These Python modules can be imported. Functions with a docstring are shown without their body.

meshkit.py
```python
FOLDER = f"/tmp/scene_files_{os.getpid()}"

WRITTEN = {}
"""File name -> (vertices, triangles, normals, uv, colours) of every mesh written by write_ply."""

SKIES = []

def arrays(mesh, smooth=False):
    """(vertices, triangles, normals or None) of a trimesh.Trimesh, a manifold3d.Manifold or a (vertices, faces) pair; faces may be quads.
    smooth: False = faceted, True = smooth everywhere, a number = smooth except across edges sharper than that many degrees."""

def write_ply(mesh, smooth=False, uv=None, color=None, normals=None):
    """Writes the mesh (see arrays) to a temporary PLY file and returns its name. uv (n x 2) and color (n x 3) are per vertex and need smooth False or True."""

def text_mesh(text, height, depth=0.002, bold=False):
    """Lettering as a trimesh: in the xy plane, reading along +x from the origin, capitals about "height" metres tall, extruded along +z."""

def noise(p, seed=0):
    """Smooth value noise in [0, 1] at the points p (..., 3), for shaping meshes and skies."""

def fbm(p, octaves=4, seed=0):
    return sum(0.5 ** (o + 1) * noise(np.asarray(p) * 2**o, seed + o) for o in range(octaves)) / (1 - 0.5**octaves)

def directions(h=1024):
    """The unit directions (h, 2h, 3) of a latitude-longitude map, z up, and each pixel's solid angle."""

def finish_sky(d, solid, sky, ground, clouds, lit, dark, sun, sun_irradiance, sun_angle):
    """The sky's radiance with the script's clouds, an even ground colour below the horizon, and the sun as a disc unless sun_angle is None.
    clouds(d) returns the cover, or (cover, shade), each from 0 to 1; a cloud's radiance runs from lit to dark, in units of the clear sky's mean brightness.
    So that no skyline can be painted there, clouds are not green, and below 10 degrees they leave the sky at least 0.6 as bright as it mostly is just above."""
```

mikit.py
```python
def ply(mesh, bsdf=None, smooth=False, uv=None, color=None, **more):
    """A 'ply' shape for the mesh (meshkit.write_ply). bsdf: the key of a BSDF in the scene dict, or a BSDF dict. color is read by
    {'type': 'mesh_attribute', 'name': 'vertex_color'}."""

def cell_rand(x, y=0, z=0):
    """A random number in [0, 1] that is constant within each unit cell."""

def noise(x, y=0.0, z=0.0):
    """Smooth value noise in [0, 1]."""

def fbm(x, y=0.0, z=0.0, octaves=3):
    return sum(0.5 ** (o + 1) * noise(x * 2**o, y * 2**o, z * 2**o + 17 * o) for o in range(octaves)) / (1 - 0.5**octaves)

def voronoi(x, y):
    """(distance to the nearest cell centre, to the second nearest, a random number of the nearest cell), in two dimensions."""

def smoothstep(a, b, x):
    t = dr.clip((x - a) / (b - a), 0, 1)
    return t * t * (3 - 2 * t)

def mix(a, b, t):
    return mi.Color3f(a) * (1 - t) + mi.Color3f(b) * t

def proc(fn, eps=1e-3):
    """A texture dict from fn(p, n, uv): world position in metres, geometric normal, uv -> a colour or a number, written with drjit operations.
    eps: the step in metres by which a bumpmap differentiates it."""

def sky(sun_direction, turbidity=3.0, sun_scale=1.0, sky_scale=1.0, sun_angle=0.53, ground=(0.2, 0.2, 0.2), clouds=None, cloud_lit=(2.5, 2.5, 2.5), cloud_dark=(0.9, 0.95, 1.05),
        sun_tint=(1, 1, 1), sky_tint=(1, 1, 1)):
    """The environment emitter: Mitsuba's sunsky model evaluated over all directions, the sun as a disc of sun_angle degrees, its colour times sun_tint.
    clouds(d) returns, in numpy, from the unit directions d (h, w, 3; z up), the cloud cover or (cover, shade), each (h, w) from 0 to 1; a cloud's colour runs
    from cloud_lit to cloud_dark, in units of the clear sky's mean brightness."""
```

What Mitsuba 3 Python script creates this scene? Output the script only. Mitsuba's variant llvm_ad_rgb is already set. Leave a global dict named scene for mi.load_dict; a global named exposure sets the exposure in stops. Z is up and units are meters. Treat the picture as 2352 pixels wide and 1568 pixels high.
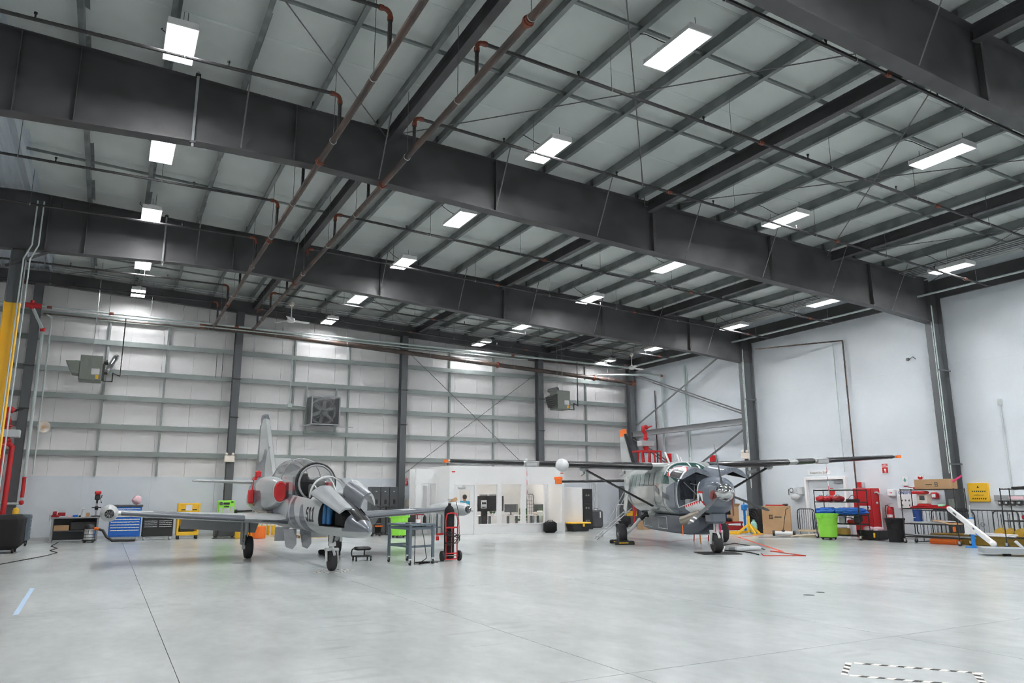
import math, random
import numpy as np, trimesh, mitsuba as mi, drjit as dr
import shapely.geometry as sg
from shapely import affinity
import manifold3d as m3
import mikit, meshkit

# ------------------------------------------------------------------ camera, light level
scene, labels = {}, {}
T4 = mi.ScalarTransform4f
YAW, PITCH, ROLL = 0.493052, 0.204334, -0.003253
_f = np.array([math.sin(YAW) * math.cos(PITCH), math.cos(YAW) * math.cos(PITCH), math.sin(PITCH)])
_r = np.cross(_f, [0, 0, 1.0]); _r /= np.linalg.norm(_r)
_u = np.cross(_r, _f)
_up = -math.sin(ROLL) * _r + math.cos(ROLL) * _u
scene['camera'] = {'type': 'perspective', 'fov': math.degrees(2 * math.atan(1176 / 1711.5)), 'fov_axis': 'x', 'near_clip': 0.05, 'far_clip': 500.0,
                   'to_world': T4().look_at(origin=[0, 0, 1.6], target=[float(x) for x in (np.array([0, 0, 1.6]) + _f)], up=[float(x) for x in _up])}
LAMP = 60.0          # radiance of the fluorescent tubes
exposure = 1.18

# ------------------------------------------------------------------ materials
def rgb(c): return {'type': 'rgb', 'value': [float(x) for x in c]}
def pri(name, c, rough=0.5, metal=0.0, spec=0.5, **kw):
    d = {'type': 'principled', 'base_color': c if isinstance(c, dict) else rgb(c), 'roughness': rough, 'metallic': metal, 'specular': spec}
    d.update(kw)
    scene[name] = {'type': 'twosided', 'bsdf': d}
def mott(a, b, s, lo=0.35, hi=0.65, oct=3):
    def fn(p, n, uv): return mikit.mix(a, b, mikit.smoothstep(lo, hi, mikit.fbm(p.x * s, p.y * s, p.z * s, oct)))
    return mikit.proc(fn)

def _floor(p, n, uv):
    a = mikit.fbm(p.x * 0.35, p.y * 0.35, 0.0, 4)
    b = mikit.fbm(p.x * 2.3 + 9, p.y * 0.9, 3.0, 4)
    c = mikit.fbm(p.x * 11.0, p.y * 7.0, 5.0, 3)
    col = mikit.mix((0.30, 0.32, 0.315), (0.365, 0.38, 0.377), mikit.smoothstep(0.3, 0.7, 0.6 * a + 0.4 * b))
    col = col * (0.93 + 0.14 * c)
    st = mikit.smoothstep(0.62, 0.85, mikit.fbm(p.x * 0.9 + 40, p.y * 0.7, 7.0, 4))
    col = mikit.mix((0, 0, 0), col, 1.0 - 0.10 * st)
    sc = mikit.smoothstep(0.80, 0.86, mikit.noise(p.x * 1.3, p.y * 9.0, 2.0)) * mikit.smoothstep(0.55, 0.7, mikit.fbm(p.x * 0.7, p.y * 0.7, 11.0, 2))
    return col * (1.0 - 0.09 * sc)
pri('m_floor', mikit.proc(_floor), 0.22, 0.0, 0.5)
pri('m_joint', (0.10, 0.10, 0.10), 0.9)
pri('m_white', (0.80, 0.79, 0.79), 0.55)
pri('m_liner', (0.80, 0.785, 0.785), 0.6)
def _wall(p, n, uv):
    a = mikit.fbm(p.x * 0.6, p.y * 0.6, p.z * 0.6, 3)
    s = mikit.smoothstep(0.012, 0.0, dr.abs(p.z - 3.66)) + mikit.smoothstep(0.012, 0.0, dr.abs(p.z - 6.1))
    return mikit.mix((0.64, 0.69, 0.735), (0.69, 0.735, 0.775), a) * (1.0 - 0.06 * dr.minimum(s, 1.0))
pri('m_bluewall', mikit.proc(_wall), 0.5)
pri('m_office', (0.80, 0.80, 0.80), 0.5)
pri('m_insul', mott((0.52, 0.56, 0.545), (0.57, 0.61, 0.595), 0.8), 0.7)
pri('m_lightpanel', (0.50, 0.55, 0.60), 0.5)
pri('m_galv', mott((0.125, 0.145, 0.142), (0.19, 0.21, 0.207), 2.2), 0.45, 0.15)
pri('m_girt', (0.25, 0.285, 0.275), 0.5)
pri('m_steel', mott((0.036, 0.036, 0.037), (0.056, 0.056, 0.058), 1.1), 0.5)
pri('m_column', (0.085, 0.092, 0.097), 0.5)
pri('m_darkpipe', (0.016, 0.015, 0.015), 0.45)
pri('m_rustpipe', mott((0.030, 0.023, 0.020), (0.06, 0.036, 0.026), 1.6), 0.5)
pri('m_fitting', (0.13, 0.030, 0.013), 0.45)
pri('m_palepipe', (0.50, 0.56, 0.55), 0.4)
pri('m_wire', (0.10, 0.10, 0.10), 0.6)
pri('m_conduit', (0.42, 0.44, 0.44), 0.35, 0.5)
pri('m_black', (0.012, 0.012, 0.012), 0.5)
pri('m_matblack', (0.016, 0.016, 0.017), 0.9, 0.0, 0.2)
pri('m_rubber', (0.018, 0.018, 0.019), 0.75)
pri('m_red', (0.50, 0.018, 0.022), 0.4)
pri('m_darkred', (0.28, 0.012, 0.016), 0.45)
pri('m_yellow', (0.85, 0.50, 0.03), 0.45)
pri('m_blue', (0.015, 0.13, 0.52), 0.4)
pri('m_navy', (0.012, 0.05, 0.22), 0.45)
pri('m_green', (0.30, 0.78, 0.07), 0.45)
pri('m_orange', (0.85, 0.17, 0.02), 0.5)
pri('m_pink', (0.80, 0.05, 0.22), 0.5)
pri('m_blush', (0.80, 0.55, 0.60), 0.6)
pri('m_cyan', (0.02, 0.36, 0.60), 0.7)
pri('m_cardboard', mott((0.44, 0.27, 0.145), (0.50, 0.32, 0.18), 1.5), 0.85)
pri('m_wood', mott((0.60, 0.46, 0.30), (0.70, 0.56, 0.38), 3.0), 0.75)
pri('m_chrome', (0.75, 0.76, 0.77), 0.12, 1.0)
pri('m_alu', (0.60, 0.61, 0.62), 0.3, 0.9)
pri('m_grey', (0.28, 0.29, 0.30), 0.5)
pri('m_lightgrey', (0.52, 0.54, 0.55), 0.5)
pri('m_darkgrey', (0.075, 0.08, 0.085), 0.5)
pri('m_slate', (0.10, 0.13, 0.155), 0.45)
pri('m_heater', (0.155, 0.17, 0.15), 0.5)
pri('m_skin', (0.50, 0.31, 0.23), 0.6)
pri('m_hair', (0.03, 0.022, 0.018), 0.8)
pri('m_cream', (0.75, 0.68, 0.60), 0.6)
pri('m_plant', (0.035, 0.10, 0.035), 0.6)
scene['m_glass'] = {'type': 'thindielectric'}
scene['m_tintglass'] = {'type': 'thindielectric', 'specular_transmittance': rgb((0.42, 0.62, 0.58))}

# ------------------------------------------------------------------ helpers
def taken(k): return k in scene or k in labels or any(x.startswith(k + '__') for x in scene) if '__' not in k else k in scene
_count = {}
def numbered(k):
    c = _count.get(k, 0); _count[k] = c + 1
    return k if c == 0 else '%s_%03d' % (k, c)
def thing(name, label, cat, group=None):
    k = numbered(name); labels[k] = {'label': label, 'category': cat}
    if group: labels[k]['group'] = group
    return k
def struct(name):
    k = numbered(name); labels[k] = {'kind': 'structure'}; return k
def put(key, d): scene[key] = d; return key
def part(parent, name, mb, mat, smooth=False, label=None, M=None, **kw):
    k = numbered(parent + '__' + name)
    d = mb if isinstance(mb, dict) else mb.ply(mat, smooth, **kw)
    if M is not None: d = {**d, 'to_world': M}
    scene[k] = d
    if label: labels[k] = {'label': label}
    return k
def single(name, label, cat, mb, mat, smooth=False, group=None, **kw):
    k = thing(name, label, cat, group); scene[k] = mb.ply(mat, smooth, **kw); return k
def xf(loc=(0, 0, 0), rz=0.0, s=1.0):
    return T4().translate([float(x) for x in loc]).rotate([0, 0, 1], math.degrees(rz)).scale(float(s))
def nrm(v): v = np.asarray(v, float); return v / (np.linalg.norm(v) + 1e-12)

class MB:
    """collects primitive solids into one mesh"""
    def __init__(self): self.v, self.f, self.n = [], [], 0
    def raw(self, v, f):
        v = np.asarray(v, float); f = np.asarray(f, int)
        if f.shape[1] == 4: f = np.vstack([f[:, [0, 1, 2]], f[:, [0, 2, 3]]])
        self.v.append(v); self.f.append(f + self.n); self.n += len(v); return self
    def mesh(self, m, M=None):
        v = np.array(m.vertices); f = np.array(m.faces)
        if M is not None: v = v @ np.asarray(M)[:3, :3].T + np.asarray(M)[:3, 3]
        return self.raw(v, f)
    def mani(self, m):
        q = m.to_mesh(); return self.raw(np.array(q.vert_properties[:, :3]), np.array(q.tri_verts))
    def box(self, x0, x1, y0, y1, z0, z1, R=None, o=None):
        v = np.array([[x, y, z] for x in (x0, x1) for y in (y0, y1) for z in (z0, z1)], float)
        if R is not None:
            o = np.asarray(o if o is not None else v.mean(0), float); v = (v - o) @ np.asarray(R).T + o
        return self.raw(v, [[0, 1, 3, 2], [4, 6, 7, 5], [0, 4, 5, 1], [2, 3, 7, 6], [0, 2, 6, 4], [1, 5, 7, 3]])
    def cbox(self, x0, x1, y0, y1, z0, z1, c=0.01):
        """chamfered box: octagonal in plan, with small top/bottom bevels"""
        c = min(c, (x1 - x0) * .45, (y1 - y0) * .45, (z1 - z0) * .45)
        rings = []
        for z, k in ((z0, c), (z0 + c, 0), (z1 - c, 0), (z1, c)):
            a0, a1, b0, b1 = x0 + k, x1 - k, y0 + k, y1 - k; e = c
            rings.append([(a0 + e, b0, z), (a1 - e, b0, z), (a1, b0 + e, z), (a1, b1 - e, z), (a1 - e, b1, z), (a0 + e, b1, z), (a0, b1 - e, z), (a0, b0 + e, z)])
        return self.loft(rings, True)
    def beam(self, p0, p1, w, h, up=(0, 0, 1)):
        p0, p1 = np.asarray(p0, float), np.asarray(p1, float); d = nrm(p1 - p0)
        s = np.cross(d, up)
        if np.linalg.norm(s) < 1e-6: s = np.cross(d, [1, 0, 0])
        s = nrm(s); u = np.cross(s, d); o = [(-w / 2, -h / 2), (w / 2, -h / 2), (w / 2, h / 2), (-w / 2, h / 2)]
        return self.loft([[p + s * a + u * b for a, b in o] for p in (p0, p1)], True)
    def loft(self, rings, cap=True, closed=True):
        R = [np.asarray(r, float) for r in rings]; n = len(R[0]); v = np.vstack(R); f = []
        m = n if closed else n - 1
        for i in range(len(R) - 1):
            for j in range(m):
                k = (j + 1) % n; f.append([i * n + j, i * n + k, (i + 1) * n + k, (i + 1) * n + j])
        f = np.array(f); f = np.vstack([f[:, [0, 1, 2]], f[:, [0, 2, 3]]])
        if cap:
            for i, sgn in ((0, -1), (len(R) - 1, 1)):
                c = len(v); v = np.vstack([v, R[i].mean(0)])
                t = [[i * n + j, i * n + (j + 1) % n, c][::sgn] for j in range(n)]
                f = np.vstack([f, t])
        return self.raw(v, f)
    def tube(self, pts, r, n=8, cap=True):
        p = np.asarray(pts, float); r = np.broadcast_to(r, (len(p),)); t = np.gradient(p, axis=0)
        if len(p) > 2:
            d = np.diff(p, axis=0); d /= np.linalg.norm(d, axis=1, keepdims=True) + 1e-12
            t = np.vstack([d[:1], d[:-1] + d[1:], d[-1:]])
        t /= np.linalg.norm(t, axis=1, keepdims=True) + 1e-12
        a = np.cross(t[0], [0, 0, 1.0] if abs(t[0][2]) < .9 else [1.0, 0, 0]); a = nrm(a); rings = []
        for i in range(len(p)):
            a = nrm(a - t[i] * (a @ t[i])); b = np.cross(t[i], a); k = 1.0
            if 0 < i < len(p) - 1:
                d0, d1 = nrm(p[i] - p[i - 1]), nrm(p[i + 1] - p[i]); k = min(1 / max(math.sqrt(max((1 + d0 @ d1) / 2, .1)), .3), 1.5)
            rings.append([p[i] + r[i] * k * (math.cos(q) * a + math.sin(q) * b) for q in np.arange(n) * 2 * math.pi / n])
        return self.loft(rings, cap)
    def cyl(self, p0, p1, r0, r1=None, n=14):
        return self.tube([p0, p1], [r0, r0 if r1 is None else r1], n)
    def lathe(self, prof, o=(0, 0, 0), axis=(0, 0, 1), n=24):
        """profile of (radius, height) turned round axis at o"""
        axis = nrm(axis); a = nrm(np.cross(axis, [0, 0, 1.0] if abs(axis[2]) < .9 else [1.0, 0, 0])); b = np.cross(axis, a); o = np.asarray(o, float)
        return self.loft([[o + axis * h + max(r, 1e-4) * (math.cos(q) * a + math.sin(q) * b) for q in np.arange(n) * 2 * math.pi / n] for r, h in prof], True)
    def prism(self, poly, h, o=(0, 0, 0), ex=(1, 0, 0), ey=(0, 1, 0), ez=None):
        """2-D outline in the frame ex, ey at o, h thick along ex x ey"""
        P = poly if isinstance(poly, (sg.Polygon, sg.MultiPolygon)) else sg.Polygon(poly)
        ex, ey = np.asarray(ex, float), np.asarray(ey, float); ez = np.cross(ex, ey) if ez is None else np.asarray(ez, float)
        for g in getattr(P, 'geoms', [P]):
            m = trimesh.creation.extrude_polygon(g, abs(h), engine='earcut'); v = np.array(m.vertices)
            if h < 0: v[:, 2] -= abs(h)
            self.raw(np.asarray(o, float) + v[:, :1] * ex + v[:, 1:2] * ey + v[:, 2:] * ez, m.faces)
        return self
    def ball(self, c, r, n=2, s=(1, 1, 1)):
        m = trimesh.creation.icosphere(n, 1.0); return self.raw(np.asarray(c, float) + np.array(m.vertices) * r * np.asarray(s, float), m.faces)
    def torus(self, c, R, r, axis=(0, 0, 1), n=28, k=8, a0=0, a1=2 * math.pi):
        axis = nrm(axis); a = nrm(np.cross(axis, [0, 0, 1.0] if abs(axis[2]) < .9 else [1.0, 0, 0])); b = np.cross(axis, a); c = np.asarray(c, float)
        q = np.linspace(a0, a1, n); return self.tube([c + R * (math.cos(t) * a + math.sin(t) * b) for t in q], r, k)
    def text(self, s, h, o, ex, ey, depth=0.003, bold=False, center=False):
        m = meshkit.text_mesh(s, h, depth, bold); v = np.array(m.vertices)
        if center: v[:, 0] -= (v[:, 0].min() + v[:, 0].max()) / 2
        ex, ey = np.asarray(ex, float), np.asarray(ey, float)
        return self.raw(np.asarray(o, float) + v[:, :1] * ex + v[:, 1:2] * ey + v[:, 2:] * np.cross(ex, ey), m.faces)
    def xform(self, R=None, t=(0, 0, 0)):
        self.v = [(x @ np.asarray(R).T if R is not None else x) + np.asarray(t, float) for x in self.v]; return self
    def get(self): return trimesh.Trimesh(np.vstack(self.v), np.vstack(self.f), process=False)
    def ply(self, mat, smooth=False, **kw): return mikit.ply(self.get(), mat, smooth, **kw)
def Rz(a): c, s = math.cos(a), math.sin(a); return np.array([[c, -s, 0], [s, c, 0], [0, 0, 1.0]])
def Rx(a): c, s = math.cos(a), math.sin(a); return np.array([[1, 0, 0], [0, c, -s], [0, s, c.real]])
def Ry(a): c, s = math.cos(a), math.sin(a); return np.array([[c, 0, s], [0, 1, 0], [-s, 0, c]])
def arc(c, r, a0, a1, n, ex, ey):
    c, ex, ey = np.asarray(c, float), np.asarray(ex, float), np.asarray(ey, float)
    return [c + r * (math.cos(t) * ex + math.sin(t) * ey) for t in np.linspace(a0, a1, n)]
class Proto:
    """a thing built once; at() sets a copy of all its parts down"""
    def __init__(self): self.parts = []
    def add(self, name, mb, mat, smooth=False, label=None, up=None): self.parts.append((name, mb.ply(mat, smooth), label, up)); return self
    def at(self, name, label, cat, loc=(0, 0, 0), rz=0.0, group=None, s=1.0):
        k = thing(name, label, cat, group); M = xf(loc, rz, s); last = {}
        for nm, d, lb, up in self.parts: last[nm] = part(last[up] if up else k, nm, d, None, label=lb, M=M)
        return k
# ------------------------------------------------------------------ the shell
def Zt(x): return 10.30 - 0.0423 * x if x >= -2.75 else 10.416 + 0.0423 * (x + 2.75)   # top of the frames: a ridge over the left columns
XR, YB = 26.05, 34.15
XL, YF = -13.0, -15.0
FRAMES = (-2.45, 6.65, 15.8, 24.9)
st = struct('floor')
b = MB(); b.box(XL, XR + .3, YF, YB + .3, -.3, -.012); part(st, 'joint_bed', b, 'm_joint')
xs = [XL, -3.0, .74, 4.4, 8.2, 12.0, 15.8, 19.6, 23.4, XR + .3]; ys = [YF, -7.6, -1.0, 5.95, 12.9, 19.9, 26.8, YB + .3]
for i in range(len(xs) - 1):
    for j in range(len(ys) - 1):
        g = 0.0035
        b = MB(); b.box(xs[i] + g, xs[i + 1] - g, ys[j] + g, ys[j + 1] - g, -.012, 0); part(st, 'slab', b, 'm_floor')

# back wall: liner panels, girts, sag channels, blue wainscot
wb = struct('wall_back')
x = XL
while x < XR - .01:
    x1 = min(x + 1.22, XR); b = MB(); b.box(x + .004, x1 - .004, YB, YB + .06, 2.42, 10.9 if x > -4 else 10.6); part(wb, 'liner_panel', b, 'm_liner'); x = x1
b = MB(); b.box(XL, XR, YB + .062, YB + .2, 0, 10.9); part(wb, 'outer_sheet', b, 'm_lightgrey')
COLX = (-3.0, 4.57, 12.18, 19.76, 25.72)
for z in (3.30, 4.37, 5.53, 6.58, 7.77, 8.75):
    for a, c in zip((XL,) + COLX, COLX):
        b = MB(); p = [(-.10, -.10), (.10, -.10), (.10, -.085), (-.075, -.085), (-.075, .085), (-.10, .085)]
        b = MB(); b.box(a + .10, c - .10, YB - .20, YB - .185, z - .10, z + .10); b.box(a + .10, c - .10, YB - .185, YB - .002, z + .088, z + .10); b.box(a + .10, c - .10, YB - .2, YB - .12, z - .10, z - .088)
        part(wb, 'girt', b, 'm_girt')
for x in (-.40, 1.80, 7.1, 9.62, 14.75, 17.2, 22.9):
    for z0, z1 in ((2.44, 3.19), (3.41, 4.26), (4.48, 5.42), (5.64, 6.47), (6.69, 7.66), (7.88, 8.64)):
        b = MB(); b.box(x - .035, x + .035, YB - .14, YB - .003, z0, z1); part(wb, 'sag_channel', b, 'm_girt')
x = XL
while x < XR - .01:
    x1 = min(x + 2.44, XR); b = MB(); b.box(x + .002, x1 - .002, YB - .02, YB, .12, 2.42); part(wb, 'wainscot_panel', b, 'm_bluewall'); x = x1
bs = struct('baseboard_back'); b = MB(); b.box(XL, XR, YB - .035, YB, 0, .12); scene[bs] = b.ply('m_lightgrey')
# right wall, with a doorway hole
wr = struct('wall_right')
DY0, DY1, DH = 20.40, 22.22, 2.22
P = sg.Polygon([(YF, 0), (YB + .2, 0), (YB + .2, 9.6), (YF, 9.6)]).difference(sg.box(DY0, -1, DY1, DH))
b = MB(); b.prism(P, .12, (XR + .12, 0, 0), (0, 1, 0), (0, 0, 1), (-1, 0, 0)); scene[wr] = b.ply('m_bluewall')
b = MB(); b.box(XR - .10, XR, YF, YB, 8.55, 9.25); part(wr, 'eave_beam', b, 'm_steel')
bs = struct('baseboard_right'); b = MB(); b.box(XR - .015, XR, YF, DY0 - .12, 0, .1); b.box(XR - .015, XR, DY1 + .12, YB, 0, .1); scene[bs] = b.ply('m_lightgrey')
wl = struct('wall_left'); b = MB(); b.box(XL - .15, XL, YF, YB + .2, 0, 10.4); scene[wl] = b.ply('m_liner')
wf = struct('wall_front'); b = MB(); b.box(XL, XR, YF - .15, YF, 0, 11); scene[wf] = b.ply('m_liner')

# ceiling: faced insulation in strips, purlins, bridging, deep struts, rod bracing
ce = struct('ceiling')
ys = list(np.arange(YF, YB + .1, 2.62)) + [YB + .2]
off = 11.34 - 2.62 * round((11.34 - YF) / 2.62) - YF
ys = [YF] + [y for y in np.arange(11.34 - 2.62 * 11, YB, 2.62) if y > YF + .1] + [YB + .2]
for a, c in zip(ys[:-1], ys[1:]):
    b = MB()
    r = []
    for y, dz in ((a + .004, .03), (a + .05, .008), ((a + c) / 2, 0), (c - .05, .008), (c - .004, .03)): r.append([(-2.75, y, Zt(-2.75) + .285 + dz), (XR + .15, y, Zt(XR + .15) + .285 + dz), (XR + .15, y, Zt(XR + .15) + .37), (-2.75, y, Zt(-2.75) + .37)])
    b.loft(r, True); part(ce, 'insulation_strip', b, 'm_insul')
b = MB(); b.loft([[(x, YF, Zt(x) + .38), (x, YB + .2, Zt(x) + .38), (x, YB + .2, Zt(x) + .45), (x, YF, Zt(x) + .45)] for x in (XL, -2.75, XR + .2)], True); part(ce, 'roof_sheet', b, 'm_lightgrey')
b = MB(); b.loft([[(x, YF, Zt(x) + .21), (x, YB, Zt(x) + .21), (x, YB, Zt(x) + .3), (x, YF, Zt(x) + .3)] for x in (XL, -5.2)], True); part(ce, 'insulation_strip', b, 'm_insul')
for i, x in enumerate(np.arange(-5.2, -2.8, .203)):       # ribbed pale sheets beside the ridge
    x1 = x + .203; b = MB(); z0, z1 = Zt(x) + .16, Zt(x1) + .16
    b.loft([[(x, y, z0), (x + .05, y, z0), (x + .08, y, z0 + .035), (x + .173, y, z1 + .035), (x + .203, y, z1), (x + .203, y, z1 + .06), (x, y, z0 + .06)] for y in (YF, YB)], True); part(ce, 'ridge_sheet_rib', b, 'm_lightpanel')
def zee(x, y0, y1, flip=1):
    b = MB(); z = Zt(x); s = flip
    o = [(-.09 * s, 0), (.006 * s, 0), (.006 * s, .288), (.09 * s, .288 - .004 * s), (.09 * s, .30 - .004 * s), (-.006 * s, .30), (-.006 * s, .012), (-.09 * s, .012)]
    b.loft([[(x + p, y, z + q) for p, q in o] for y in (y0, y1)], True); return b
PX = [-1.17 + 1.524 * i for i in range(18)]
for x in PX:
    for y0, y1 in ((YF, -2.45), (-2.45, 6.65), (6.65, 15.8), (15.8, 24.9), (24.9, YB)):
        part(ce, 'purlin', zee(x, y0 + .002, y1 - .002), 'm_galv')
for x in (-2.62,): part(ce, 'purlin', zee(x, YF, YB), 'm_lightpanel')
for x in (-6.2, -9.0): part(ce, 'purlin', zee(x, YF, YB), 'm_galv')
for y in (.6, 3.6, 9.72, 12.33, 18.95, 21.8, 27.9, 31.0):
    for x0, x1 in zip([-2.7] + PX, PX + [XR]):
        b = MB(); b.beam((x0 + .02, y, Zt(x0) + .10), (x1 - .02, y, Zt(x1) + .10), .075, .05); part(ce, 'bridging', b, 'm_galv')
def strut(x, y0, y1):
    b = MB(); z = Zt(x) - .02
    b.box(x - .09, x + .09, y0, y1, z - .012, z); b.box(x - .09, x + .09, y0, y1, z - .31, z - .298); b.box(x - .006, x + .006, y0, y1, z - .298, z - .012)
    return b
k = 0
for x in (5.17, 12.83, 20.38):
    for y0, y1 in ((-2.35, 6.55), (6.75, 15.7), (15.9, 24.8), (25.0, YB - .3)):
        part(ce, 'strut_beam', strut(x, y0, y1), 'm_steel')
for y0, y1 in ((15.8, 6.65), (24.9, 33.8)):
    for xa, xb in ((5.1, -2.5), (5.1, 12.8), (12.8, 5.1), (20.3, 12.8), (12.8, 20.3), (-2.5, 5.1), (20.3, 25.6), (25.6, 20.3)):
        if y0 > 20 and (xa in (-2.5, 12.8)): continue
        if y0 < 20 and xa in (-2.5,): continue
        b = MB(); b.tube([(xa, y0, Zt(xa) - .12), (xb, y1, Zt(xb) - .12)], .014, 5); part(ce, 'brace_rod', b, 'm_wire')

# rigid frames
def frame(i, y, lab):
    t = thing('roof_frame', lab, 'roof beam', None)
    bot = [(-2.75, 8.66), (1.2, 8.84), (3.6, 8.84), (13.3, 8.27), (22.4, 7.86), (25.35, 7.62)]
    X = [-12.8, -9] + [p[0] for p in bot]
    def zb(x): return 8.66 - (-2.75 - x) * .0423 if x < -2.75 else float(np.interp(x, *zip(*bot)))
    XX = sorted(set(X + [-2.75, 25.4]))
    b = MB(); b.prism([(x, zb(x)) for x in XX] + [(x, Zt(x) - .012) for x in reversed(XX)], .014, (0, y + .007, 0), (1, 0, 0), (0, 0, 1)); part(t, 'web', b, 'm_steel')
    b = MB(); b.loft([[(x, y - .15, zb(x) - .022), (x, y + .15, zb(x) - .022), (x, y + .15, zb(x)), (x, y - .15, zb(x))] for x in XX], True); part(t, 'bottom_flange', b, 'm_steel')
    b = MB(); b.loft([[(x, y - .13, Zt(x) - .022), (x, y + .13, Zt(x) - .022), (x, y + .13, Zt(x)), (x, y - .13, Zt(x))] for x in XX], True); part(t, 'top_flange', b, 'm_steel')
    for x, w in ((-2.2, .01), (-1.2, .008), (3.0, .01), (8.0, .01), (13.0, .035), (17.6, .01), (22.3, .012)):
        b = MB()
        for s in (-1, 1): b.box(x - w, x + w, y + s * .014 - .001, y + s * .125, zb(x), Zt(x) - .02)
        part(t, 'stiffener', b, 'm_steel')
    for x in PX[::2]:
        if 0 < x < 25:
            b = MB(); b.beam((x, y - .14, zb(x) + .02), (x, y - .95, Zt(x) + .05), .03, .006); b.beam((x, y + .14, zb(x) + .02), (x, y + .95, Zt(x) + .05), .03, .006); part(t, 'flange_brace', b, 'm_wire')
    for x in PX:
        b = MB(); b.box(x - .05, x - .035, y - .05, y + .05, Zt(x), Zt(x) + .24); part(t, 'purlin_clip', b, 'm_steel')
    x = .93
    b = MB(); b.box(x - .025, x + .025, y - .22, y - .17, zb(x) - .18, Zt(x) + .08); part(t, 'hanger_channel', b, 'm_grey')
    b = MB(); b.box(x - .05, x + .05, y - .24, y - .15, zb(x) - .10, zb(x) - .06); b.box(x - .05, x + .05, y - .24, y - .13, Zt(x) - .02, Zt(x) + .03); part(t, 'clamp', b, 'm_black')
    return t
frame(0, -2.45, 'dark steel roof beam behind the viewpoint, nearest the hangar front')
frame(1, 6.65, 'dark steel roof beam crossing the upper right corner of the picture')
frame(2, 15.8, 'dark steel roof beam crossing the middle of the ceiling in front of the jet')
frame(3, 24.9, 'dark steel roof beam furthest back, over the tail of the jet')
t = thing('end_wall_beam', 'dark steel roof beam running along the top of the white back wall', 'roof beam')
b = MB(); b.loft([[(x, 33.78, Zt(x) - .55), (x, 33.98, Zt(x) - .55), (x, 33.98, Zt(x) - .02), (x, 33.78, Zt(x) - .02)] for x in (XL, -2.75, 25.9)], True); scene[t] = b.ply('m_steel')

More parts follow.
